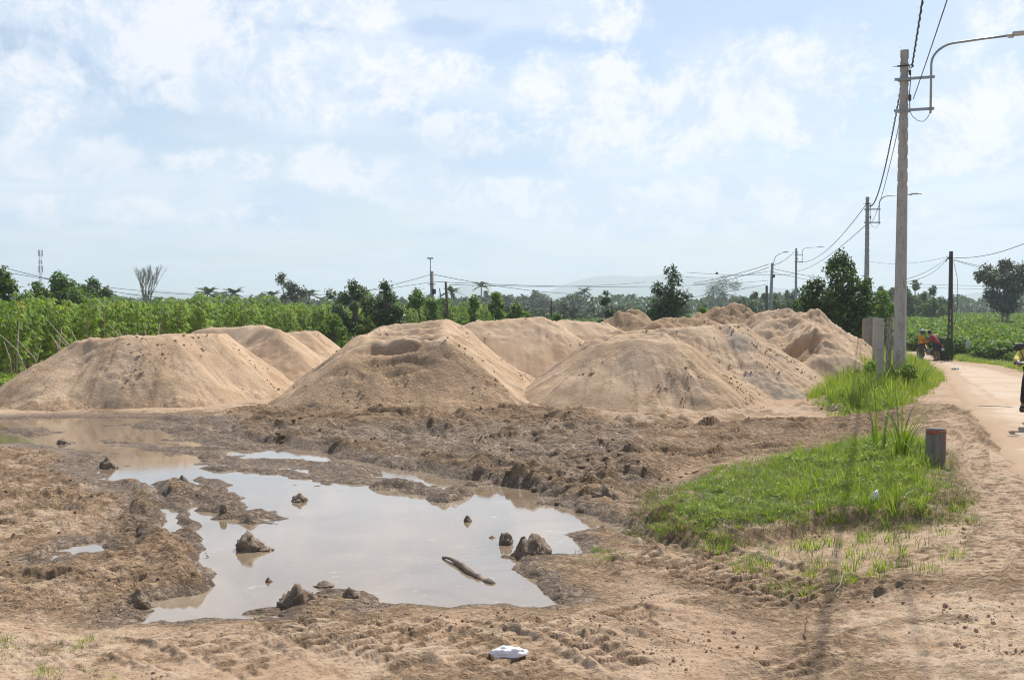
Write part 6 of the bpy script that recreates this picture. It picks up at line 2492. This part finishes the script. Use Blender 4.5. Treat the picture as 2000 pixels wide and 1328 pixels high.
# small pale roof or car glimpsed through the cassava
x, y = at(603, 64)
root = empty('parked_car', (x, y, -.35), R(80), 'white car roof glimpsed through the cassava left of the dark pair', 'car')
mb = MB()
mb.box((0, 0, .62), (4.2, 1.7, .62), None, .94)
bevel(mb.obj('body', MT['white_plastic'], root), .15, 3)
mb = MB()
mb.box((-.2, 0, 1.15), (2.3, 1.5, .5), None, .72)
bevel(mb.obj('cabin', simple('car_glass', (.03, .035, .04), .1), root), .12, 3)
mb = MB()
mb.box((-.2, 0, 1.43), (1.6, 1.1, .06))
bevel(mb.obj('roof_panel', MT['white_plastic'], root), .03, 2)
for sx in (-1.35, 1.35):
    for sy in (-.8, .8):
        mb = MB()
        mb.tube([(sx, sy - .1, .32), (sx, sy + .1, .32)], .32, 16)
        mb.obj('wheel', MT['cable'], root, True)

# ------------------------------------------------------------------ motorbike
BK = dict(tyre=simple('tyre', (.025, .025, .025), .85), metal=simple('dull_metal', (.35, .35, .36), .35, .8), black=simple('black_plastic', (.025, .025, .028), .5),
          red=simple('tail_red', (.45, .02, .02), .25, coat=.5), seat=simple('seat_vinyl', (.03, .03, .03), .6), glass=simple('headlight_glass', (.6, .65, .7), .1),
          plate=simple('plate_white', (.62, .60, .55), .5), mirror=simple('mirror_face', (.35, .50, .75), .08, .6))


def motorbike(label, paint, loc, rz, scale=1.0, lean=0.0, steer=0.0, shield=None):
    root = empty('motorbike', loc, rz, label, 'motorbike')
    root.rotation_euler = (0, lean, rz)
    root.scale = (scale,) * 3
    shield = shield or paint

    def wheel(y):
        M0 = Matrix.Translation((0, y, .29)) @ Matrix.Rotation(R(90), 4, 'Y')
        rim = MB()
        ring = [(.215 * math.cos(t), .215 * math.sin(t)) for t in [i * 6.2832 / 24 for i in range(25)]]
        rim.tube([(0, y + a, .29 + b_) for a, b_ in ring], .013, 6, False)
        for i in range(14):
            t = i * 6.2832 / 14
            rim.tube([((.03 if i % 2 else -.03), y, .29), (0, y + .21 * math.cos(t), .29 + .21 * math.sin(t))], .003, 3, False)
        rim.tube([(-.06, y, .29), (.06, y, .29)], .045, 10)
        ro = rim.obj('wheel', BK['metal'], root, True)
        ty = MB()
        ring = [(.255 * math.cos(t), .255 * math.sin(t)) for t in [i * 6.2832 / 28 for i in range(29)]]
        ty.tube([(0, y + a, .29 + b_) for a, b_ in ring], .036, 8, False)
        ty.obj('tyre', BK['tyre'], ro, True)
    wheel(-.62)
    wheel(.62)
    for y_, nm in ((-.62, 'rear_fender'), (.62, 'front_fender')):
        mb = MB()
        V, F = [], []
        a0, a1 = (R(20), R(150)) if y_ > 0 else (R(40), R(200))
        for k in range(12):
            t = a0 + (a1 - a0) * k / 11
            for sx in (-.055, .0, .055):
                V.append((sx, y_ + (.33 - abs(sx) * .4) * math.cos(t), .29 + (.33 - abs(sx) * .4) * math.sin(t)))
            if k:
                for q in (0, 1):
                    i0 = (k - 1) * 3 + q
                    F.append((i0, i0 + 1, i0 + 4, i0 + 3))
        mb.add(V, F)
        fo = mb.obj(nm, shield if y_ > 0 else BK['black'], root, True)
        s_ = fo.modifiers.new('thickness', 'SOLIDIFY')
        s_.thickness = .006
    for sx in (-.075, .075):
        mb = MB()
        mb.tube([(sx, .62, .29), (sx * .9, .52, .62), (sx * .6, .44, .85)], [.02, .024, .02], 8)
        mb.obj('fork', BK['metal'], root, True)
    # leg shield, two curved wings in front of the knees
    for sx in (-1, 1):
        V, F = [], []
        rows = [(.92, .40, .05, .10), (.78, .36, .05, .17), (.60, .30, .06, .215), (.42, .22, .07, .20), (.27, .12, .08, .13)]
        for z, yy, x0, x1 in rows:
            for t in (0, .5, 1):
                xx = x0 + (x1 - x0) * t
                V.append((sx * xx, yy + .10 * (1 - t * t) - .02 * t, z))
        for i in range(len(rows) - 1):
            for k in range(2):
                F.append((i * 3 + k, i * 3 + k + 1, i * 3 + k + 4, i * 3 + k + 3))
        mb = MB()
        mb.add(V, F)
        lo = mb.obj('leg_shield', shield, root, True)
        s_ = lo.modifiers.new('thickness', 'SOLIDIFY')
        s_.thickness = .012
        lo.modifiers.new('smooth', 'SUBSURF').levels = 2
    mb = MB()
    mb.tube([(0, .40, .84), (0, .20, .52), (0, -.05, .46), (0, -.28, .58), (0, -.55, .72)], [.05, .06, .07, .06, .04], 8)
    mb.obj('frame', BK['black'], root, True)
    mb = MB()
    V = [(-.10, -.05, .62), (.10, -.05, .62), (.12, -.30, .70), (-.12, -.30, .70), (-.11, -.88, .80), (.11, -.88, .80), (-.07, -.10, .44), (.07, -.10, .44), (.10, -.40, .48), (-.10, -.40, .48), (-.05, -.84, .70), (.05, -.84, .70)]
    mb.add(V, [(0, 1, 2, 3), (3, 2, 5, 4), (6, 9, 8, 7), (9, 10, 11, 8), (0, 3, 9, 6), (3, 4, 10, 9), (1, 7, 8, 2), (2, 8, 11, 5), (0, 6, 7, 1), (4, 5, 11, 10)])
    so = mb.obj('side_panel', paint, root, True)
    so.modifiers.new('smooth', 'SUBSURF').levels = 2
    mb = MB()
    mb.box((0, -.42, .79), (.24, .66, .09))
    so = bevel(mb.obj('seat', BK['seat'], root), .035, 3)
    mb = MB()
    mb.box((0, -.04, .36), (.20, .30, .24))
    mb.tube([(0, .10, .36), (0, .24, .42)], [.08, .07], 10)
    bevel(mb.obj('engine', BK['metal'], root), .03, 2)
    mb = MB()
    mb.tube([(.10, .05, .28), (.13, -.2, .24), (.14, -.45, .27), (.14, -.85, .36)], [.02, .025, .045, .045], 10)
    mb.obj('exhaust', BK['metal'], root, True)
    mb = MB()
    mb.tube([(-.34, .27, .99), (-.22, .33, 1.0), (0, .40, .95), (.22, .33, 1.0), (.34, .27, .99)], .014, 8)
    hb = mb.obj('handlebar', BK['metal'], root, True)
    for sx in (-1, 1):
        mb = MB()
        mb.tube([(sx * .23, .325, 1.0), (sx * .36, .26, .99)], .02, 8)
        mb.obj('grip', BK['black'], hb, True)
        mb = MB()
        mb.tube([(sx * .20, .36, 1.01), (sx * .34, .33, .985)], .008, 5)
        mb.obj('brake_lever', BK['metal'], hb, True)
        mb = MB()
        mb.tube([(sx * .20, .34, 1.0), (sx * .27, .36, 1.14), (sx * .30, .33, 1.22)], .007, 5)
        mb.lathe([(.02, -.028), (.045, -.022), (.056, -.005), (.058, .004)], 18, Matrix.Translation((sx * .30, .335, 1.235)) @ Matrix.Rotation(sx * .35, 4, 'Y') @ Matrix.Diagonal((1.5, 1, .95, 1)) @ Matrix.Rotation(R(90), 4, 'X'))
        mi = mb.obj('mirror', BK['black'], root, True)
        mb = MB()
        mb.lathe([(.050, .0045), (.050, .006)], 18, Matrix.Translation((sx * .30, .335, 1.235)) @ Matrix.Rotation(sx * .35, 4, 'Y') @ Matrix.Diagonal((1.5, 1, .95, 1)) @ Matrix.Rotation(R(90), 4, 'X'))
        mb.obj('mirror_glass', BK['mirror'], mi, True)
    mb = MB()
    mb.box((0, .43, .95), (.22, .17, .17), None, .7)
    bevel(mb.obj('headlight_cowl', shield, root), .05, 3)
    mb = MB()
    mb.tube([(0, .50, .94), (0, .53, .94)], [.062, .05], 14)
    mb.obj('headlight', BK['glass'], root, True)
    mb = MB()
    mb.box((0, -.93, .74), (.17, .07, .09))
    bevel(mb.obj('tail_light', BK['red'], root), .02, 2)
    mb = MB()
    mb.box((0, -.955, .58), (.19, .006, .14), Matrix.Rotation(-.25, 3, 'X'))
    mb.obj('number_plate', BK['plate'], root)
    mb = MB()
    mb.tube([(-.11, -.74, .86), (-.10, -.96, .88), (.10, -.96, .88), (.11, -.74, .86)], .011, 6)
    mb.obj('grab_rail', BK['metal'], root, True)
    mb = MB()
    for sx in (-1, 1):
        mb.tube([(sx * .08, -.02, .27), (sx * .25, -.02, .27)], .015, 6)
    mb.obj('footrest', BK['black'], root, True)
    return root


# ------------------------------------------------------------------ people
def skinned(name, J, E, mat, parent, root_j, sub=2):
    names = list(J)
    me = bpy.data.meshes.new(name)
    me.from_pydata([J[n][:3] for n in names], [(names.index(a), names.index(b_)) for a, b_ in E], [])
    me.materials.append(mat)
    o = link(name, me, parent)
    o.modifiers.new('skin', 'SKIN')
    sv = me.skin_vertices[0].data
    for i, n in enumerate(names):
        r = J[n][3]
        sv[i].radius = (r, r) if not isinstance(r, tuple) else r
        sv[i].use_root = (n == root_j)
    o.modifiers['skin'].use_smooth_shade = True
    s = o.modifiers.new('smooth', 'SUBSURF')
    s.levels = sub
    s.render_levels = sub
    return o


BODY_E = [('pelvis', 'waist'), ('waist', 'chest'), ('chest', 'neck0'), ('neck0', 'neck1'), ('neck1', 'head0'), ('head0', 'head1'), ('head1', 'head2')]
for s_ in 'lr':
    BODY_E += [('chest', s_ + 'sh'), (s_ + 'sh', s_ + 'el'), (s_ + 'el', s_ + 'wr'), (s_ + 'wr', s_ + 'palm'),
               ('pelvis', s_ + 'hip'), (s_ + 'hip', s_ + 'kn'), (s_ + 'kn', s_ + 'calf'), (s_ + 'calf', s_ + 'an'), (s_ + 'an', s_ + 'heel'), (s_ + 'an', s_ + 'ball'), (s_ + 'ball', s_ + 'toe')]


def vadd(a, b_, k=1.0):
    return (a[0] + b_[0] * k, a[1] + b_[1] * k, a[2] + b_[2] * k)


def person(label, pose, loc, rz, skin, clothes, hair, fingers_dir, extra=None):
    """pose: joint -> xyz in metres, figure faces +Y; clothes: list of (name, joints, edges, scale, material)"""
    root = empty('person', loc, rz, label, 'person')
    Rr = dict(pelvis=(.15, .11), waist=(.13, .10), chest=(.155, .11), neck0=.062, neck1=.052, head0=(.062, .075), head1=(.075, .092), head2=(.055, .065))
    for s_ in 'lr':
        Rr.update({s_ + 'sh': .062, s_ + 'el': .042, s_ + 'wr': .029, s_ + 'palm': (.036, .018), s_ + 'hip': .095, s_ + 'kn': .058, s_ + 'calf': .055, s_ + 'an': .038, s_ + 'heel': .036, s_ + 'ball': (.042, .025), s_ + 'toe': (.036, .015)})
    J = {}
    P_ = dict(pose)
    for s_ in 'lr':
        kn, an = P_[s_ + 'kn'], P_[s_ + 'an']
        P_[s_ + 'calf'] = tuple(kn[i] * .65 + an[i] * .35 + (-.02 if i == 1 else 0) for i in range(3))
    for n in set(a for e in BODY_E for a in e):
        J[n] = (*P_[n], Rr[n])
    E = list(BODY_E)
    for s_ in 'lr':     # five fingers each, unequal and curled
        pm, wr = Vector(P_[s_ + 'palm']), Vector(P_[s_ + 'wr'])
        d = (pm - wr).normalized()
        down = Vector(fingers_dir)
        side = d.cross(down).normalized()
        for k, (off, L) in enumerate(((-.030, .060), (-.010, .070), (.010, .066), (.029, .052))):
            a = pm + side * off + d * .025
            b1 = a + d * L * .45 + down * L * .20
            c = b1 + d * L * .15 + down * L * .45
            J['%sf%da' % (s_, k)] = (*a, .0095)
            J['%sf%db' % (s_, k)] = (*b1, .009)
            J['%sf%dc' % (s_, k)] = (*c, .0075)
            E += [(s_ + 'palm', '%sf%da' % (s_, k)), ('%sf%da' % (s_, k), '%sf%db' % (s_, k)), ('%sf%db' % (s_, k), '%sf%dc' % (s_, k))]
        sg = 1 if s_ == 'l' else -1
        a = wr.lerp(pm, .5) + side * .036 * sg
        b1 = a + d * .035 + side * .014 * sg + down * .012
        J[s_ + 'th1'] = (*a, .011)
        J[s_ + 'th2'] = (*b1, .009)
        E += [(s_ + 'palm', s_ + 'th1'), (s_ + 'th1', s_ + 'th2')]
    body = skinned('body', J, E, skin, root, 'pelvis')
    for nm, js, es, sc, mt in clothes:
        K = {}
        for n in js:
            r = Rr[n] if n in Rr else .05
            k = sc.get(n, sc['*'])
            r = (r[0] * k, r[1] * k) if isinstance(r, tuple) else r * k
            K[n] = (*P_[n], r)
        skinned(nm, K, es, mt, root, js[0])
    # hair: a cap over the skull
    h1, h2 = Vector(P_['head1']), Vector(P_['head2'])
    ax = (h2 - h1).normalized()
    q = Vector((0, 0, 1)).rotation_difference(ax).to_matrix().to_4x4()
    mb = MB()
    if hair:
        M_ = Matrix.Translation(h1 - Vector((0, .012, 0))) @ q
        mb.lathe([(.088, -.05), (.100, -.01), (.103, .03), (.094, .075), (.066, .112), (.02, .128)], 18, M_)
        mb.obj('hair', hair, root, True)
    # face: eyes, nose, mouth line
    f = Vector(fingers_face) if False else None
    mb = MB()
    hd = Vector(P_['head1'])
    for sx in (-.03, .03):
        mb.tube([hd + Vector((sx - .010, .088, .004)), hd + Vector((sx + .010, .088, .004))], .006, 5)
    mb.tube([hd + Vector((-.02, .084, -.056)), hd + Vector((.02, .084, -.056))], .004, 5)
    mb.obj('eyes_and_mouth', simple('eye_dark', (.05, .03, .025), .4), root)
    mb = MB()
    mb.tube([hd + Vector((0, .083, .0)), hd + Vector((0, .108, -.028)), hd + Vector((0, .086, -.034))], [.008, .013, .01], 6)
    mb.obj('nose', skin, root, True)
    return root


def cloth(name, col, rough=.8):
    return simple(name, col, rough, var=.18, scale=12, bump=.3)


TOP_J = ['waist', 'pelvis', 'chest', 'neck0', 'lsh', 'lel', 'lwr', 'rsh', 'rel', 'rwr']
TOP_E = [('pelvis', 'waist'), ('waist', 'chest'), ('chest', 'neck0'), ('chest', 'lsh'), ('lsh', 'lel'), ('lel', 'lwr'), ('chest', 'rsh'), ('rsh', 'rel'), ('rel', 'rwr')]
TEE_J = ['waist', 'pelvis', 'chest', 'neck0', 'lsh', 'lel', 'rsh', 'rel']
TEE_E = [('pelvis', 'waist'), ('waist', 'chest'), ('chest', 'neck0'), ('chest', 'lsh'), ('lsh', 'lel'), ('chest', 'rsh'), ('rsh', 'rel')]
LEG_J = ['pelvis', 'lhip', 'lkn', 'lan', 'rhip', 'rkn', 'ran']
LEG_E = [('pelvis', 'lhip'), ('lhip', 'lkn'), ('lkn', 'lan'), ('pelvis', 'rhip'), ('rhip', 'rkn'), ('rkn', 'ran')]
SHO_J = ['pelvis', 'lhip', 'lkn', 'rhip', 'rkn']
SHO_E = [('pelvis', 'lhip'), ('lhip', 'lkn'), ('pelvis', 'rhip'), ('rhip', 'rkn')]

roadz = lambda x, y: float(z_base(np.array([x]), np.array([y]))[0]) + .065
# woman in yellow, standing left of the yellow motorbike, facing right
W = dict(pelvis=(0, 0, .86), waist=(0, .0, 1.0), chest=(0, .02, 1.19), neck0=(0, .03, 1.30), neck1=(0, .05, 1.36), head0=(0, .075, 1.42), head1=(0, .10, 1.48), head2=(0, .095, 1.55),
         lsh=(-.15, .03, 1.25), rsh=(.15, .03, 1.25), lel=(-.20, .12, 1.01), rel=(.20, .12, 1.01), lwr=(-.14, .33, .95), rwr=(.14, .33, .95), lpalm=(-.12, .40, .94), rpalm=(.12, .40, .94),
         lhip=(-.09, 0, .80), rhip=(.09, 0, .80), lkn=(-.10, .03, .45), rkn=(.12, .02, .45), lan=(-.11, -.01, .09), ran=(.15, -.02, .09), lheel=(-.11, -.05, .04), rheel=(.15, -.06, .04),
         lball=(-.12, .10, .03), rball=(.17, .09, .03), ltoe=(-.12, .16, .025), rtoe=(.18, .15, .025))
wx, wy = at(1799, 58.4)
wm = person('person in a yellow jacket and dark helmet standing left of the yellow motorbike', W, (wx, wy, roadz(wx, wy)), R(-75), MT['skin'],
            [('jacket', TOP_J, TOP_E, {'*': 1.35, 'lwr': 1.5, 'rwr': 1.5, 'neck0': 1.15, 'pelvis': 1.18}, cloth('yellow_cloth', (.72, .33, .015))),
             ('trousers', LEG_J, LEG_E, {'*': 1.28, 'lan': 1.5, 'ran': 1.5, 'pelvis': 1.05}, cloth('brown_print_cloth', (.10, .055, .05)))], None, (0, 0, -1))
mb = MB()
hd = Vector(W['head1'])
M_ = Matrix.Translation(hd + Vector((0, -.01, 0)))
mb.lathe([(.105, -.09), (.128, -.04), (.132, .02), (.128, .05)], 18, M_)
mb.obj('helmet', simple('helmet_dark', (.06, .04, .045), .3, coat=.5), wm, True)
mb = MB()
mb.lathe([(.129, .045), (.118, .09), (.085, .125), (.02, .142)], 18, M_)
mb.obj('helmet_top', simple('helmet_white', (.6, .6, .62), .25, coat=.5), wm, True)
for s_ in 'lr':
    a, k_ = Vector(W[s_ + 'an']), Vector(W[s_ + 'kn'])
    mb = MB()
    mb.tube([k_.lerp(a, .35), k_.lerp(a, .7), a, a + Vector((0, 0, -.075))], [.075, .068, .058, .062], 10)
    mb.tube([a + Vector((0, -.06, -.05)), a + Vector((0, .05, -.045)), a + Vector((0, .17, -.055))], [.045, .048, .035], 8)
    mb.obj('boot', simple('teal_rubber', (.03, .12, .12), .5), wm, True)

# man in a maroon shirt bending over the handlebar
Mn = dict(pelvis=(0, -.05, .88), waist=(0, .01, 1.01), chest=(0, .14, 1.20), neck0=(0, .21, 1.31), neck1=(0, .26, 1.36), head0=(0, .30, 1.40), head1=(0, .34, 1.45), head2=(0, .36, 1.52),
          lsh=(-.18, .16, 1.26), rsh=(.18, .16, 1.26), lel=(-.26, .33, 1.06), rel=(.24, .33, 1.04), lwr=(-.20, .56, 1.04), rwr=(.18, .56, 1.02), lpalm=(-.18, .63, 1.03), rpalm=(.16, .63, 1.02),
          lhip=(-.095, -.04, .82), rhip=(.095, -.04, .82), lkn=(-.10, .02, .47), rkn=(.12, -.06, .46), lan=(-.10, -.02, .09), ran=(.14, -.12, .09), lheel=(-.10, -.07, .04), rheel=(.14, -.17, .04),
          lball=(-.11, .08, .03), rball=(.15, -.02, .03), ltoe=(-.11, .15, .025), rtoe=(.16, .05, .025))
mx_, my_ = at(1829, 58.0)
mn = person('person in a maroon shirt and navy shorts bending over the yellow motorbike', Mn, (mx_, my_, roadz(mx_, my_)), R(52), simple('sunburnt_skin', (.24, .12, .075), .55, var=.06),
            [('shirt', TEE_J, TEE_E, {'*': 1.45, 'lel': 1.6, 'rel': 1.6, 'neck0': 1.15, 'pelvis': 1.25}, cloth('maroon_cloth', (.30, .035, .045))),
             ('shorts', SHO_J, SHO_E, {'*': 1.4, 'lkn': 1.75, 'rkn': 1.75, 'pelvis': 1.12}, cloth('navy_cloth', (.018, .022, .045)))], simple('hair_black', (.015, .013, .012), .5), (0, 0, -1))
bx, by = at(1815, 59.0)
motorbike('yellow and black motorbike parked between the two standing people', simple('yellow_paint', (.75, .50, .02), .3, coat=.6), (bx, by, roadz(bx, by)), R(22), 1.0, R(4))
# bundle of cut grass
gx, gy = at(1843, 58.6)
rng3 = np.random.default_rng(88)
V, F, T = [], [], []
n_ = 0
for i in range(900):
    a = rng3.random() * 6.283
    r0_ = .12 * rng3.random()
    top = 1.08 + .12 * rng3.random()
    out = .30 + .30 * rng3.random()
    fall = .75 + .35 * rng3.random()
    s_ = np.array([-math.sin(a), math.cos(a), 0]) * .011
    prev = None
    for k in range(5):
        t = k / 4
        rr_ = r0_ + out * (t ** .55)
        z = top - fall * t ** 2.2 + .10 * math.sin(3.1 * t)
        c = np.array([math.cos(a) * rr_ * 1.0, math.sin(a) * rr_ * .7, max(z, .02)])
        ww = 1 - .6 * t
        V += [c - s_ * ww, c + s_ * ww]
        T += [rng3.random() * .0 + .25 * ((i * 7919) % 10) / 10] * 2
        if k: F.append((n_ + 2 * k - 2, n_ + 2 * k - 1, n_ + 2 * k + 1, n_ + 2 * k))
    n_ += 10
root = empty('grass_bundle', (gx, gy, tz(gx, gy)), 0, 'large dark bundle of cut grass drooping beside the person in maroon', 'grass bundle')
link('blades', mesh_np('blades', np.array(V), np.array(F), MT['mid'], False, dict(tone=np.array(T))), root)
mb = MB()
mb.tube([(0, 0, 0), (0, 0, .55), (0, 0, 1.1)], [.16, .24, .16], 10)
mb.obj('core', MT['stem'], root, True)

# rider at the right edge, coming toward the camera
RD = dict(pelvis=(0, -.38, .86), waist=(0, -.36, 1.0), chest=(0, -.28, 1.20), neck0=(0, -.25, 1.33), neck1=(0, -.23, 1.38), head0=(0, -.20, 1.43), head1=(0, -.18, 1.50), head2=(0, -.18, 1.57),
          lsh=(-.17, -.26, 1.27), rsh=(.17, -.26, 1.27), lel=(-.33, -.10, 1.08), rel=(.33, -.10, 1.08), lwr=(-.33, .16, 1.06), rwr=(.33, .16, 1.06), lpalm=(-.31, .235, 1.035), rpalm=(.31, .235, 1.035),
          lhip=(-.11, -.34, .84), rhip=(.11, -.34, .84), lkn=(-.19, .08, .72), rkn=(.19, .08, .72), lan=(-.22, -.01, .37), ran=(.22, -.01, .37), lheel=(-.22, -.06, .315), rheel=(.22, -.06, .315),
          lball=(-.23, .08, .305), rball=(.23, .08, .305), ltoe=(-.235, .145, .30), rtoe=(.235, .145, .30))
rx, ry = at(2032, 17.6)
rzz = roadz(rx, ry)
rd = person('person in a yellow top and black trousers riding a motorbike, cut by the right edge', RD, (rx, ry, rzz), R(158), MT['skin'],
            [('top', TOP_J, TOP_E, {'*': 1.3, 'lwr': 1.4, 'rwr': 1.4, 'neck0': 1.1}, cloth('mustard_cloth', (.50, .42, .06))),
             ('trousers', LEG_J, LEG_E, {'*': 1.3, 'lan': 1.7, 'ran': 1.7, 'pelvis': 1.05}, cloth('black_cloth', (.015, .015, .018)))], simple('rider_hair', (.015, .013, .012), .5), (0, -.3, -.95))
mb = MB()
M_ = Matrix.Translation(Vector(RD['head1']) + Vector((0, 0, .03))) @ Matrix.Rotation(R(9), 4, 'Y') @ Matrix.Rotation(R(-12), 4, 'X')
mb.lathe([(.118, -.07), (.135, -.02), (.138, .03), (.128, .075), (.095, .12), (.05, .142), (.01, .146)], 24, M_)
mb.obj('helmet', simple('black_helmet', (.018, .017, .018), .7), rd, True)
for s_ in 'lr':
    b_ = Vector(RD[s_ + 'ball'])
    mb = MB()
    mb.box(b_ + Vector((0, -.02, -.032)), (.10, .26, .022))
    mb.tube([b_ + Vector((-.05, .02, -.02)), b_ + Vector((-.03, .02, .03)), b_ + Vector((.03, .02, .03)), b_ + Vector((.05, .02, -.02))], .014, 6)
    mb.tube([b_ + Vector((-.05, -.06, -.02)), b_ + Vector((-.03, -.05, .05)), b_ + Vector((.03, -.05, .05)), b_ + Vector((.05, -.06, -.02))], .012, 6)
    bevel(mb.obj('sandal', simple('sandal_black', (.03, .028, .027), .6), rd), .006, 2)
motorbike('silver white motorbike carrying the rider at the right edge', MT['white_plastic'], (rx, ry, rzz), R(158), 1.04, 0)

# ------------------------------------------------------------------ haze
hz = MB()
hz.box((0, 0, 62), (18400, 18400, 130))
hm_ = bpy.data.materials.new('haze')
hm_.use_nodes = True
nt = hm_.node_tree
nt.nodes.clear()
out = nt.nodes.new('ShaderNodeOutputMaterial')
pv = nt.nodes.new('ShaderNodeVolumePrincipled')
pv.inputs['Color'].default_value = (0.80, 0.90, 1.0, 1)
pv.inputs['Density'].default_value = HAZE_DENSITY
pv.inputs['Anisotropy'].default_value = 0.25
nt.links.new(pv.outputs[0], out.inputs['Volume'])
o = hz.obj('haze', hm_)
tag(o, 'thin pale haze over the whole plain', kind='stuff')
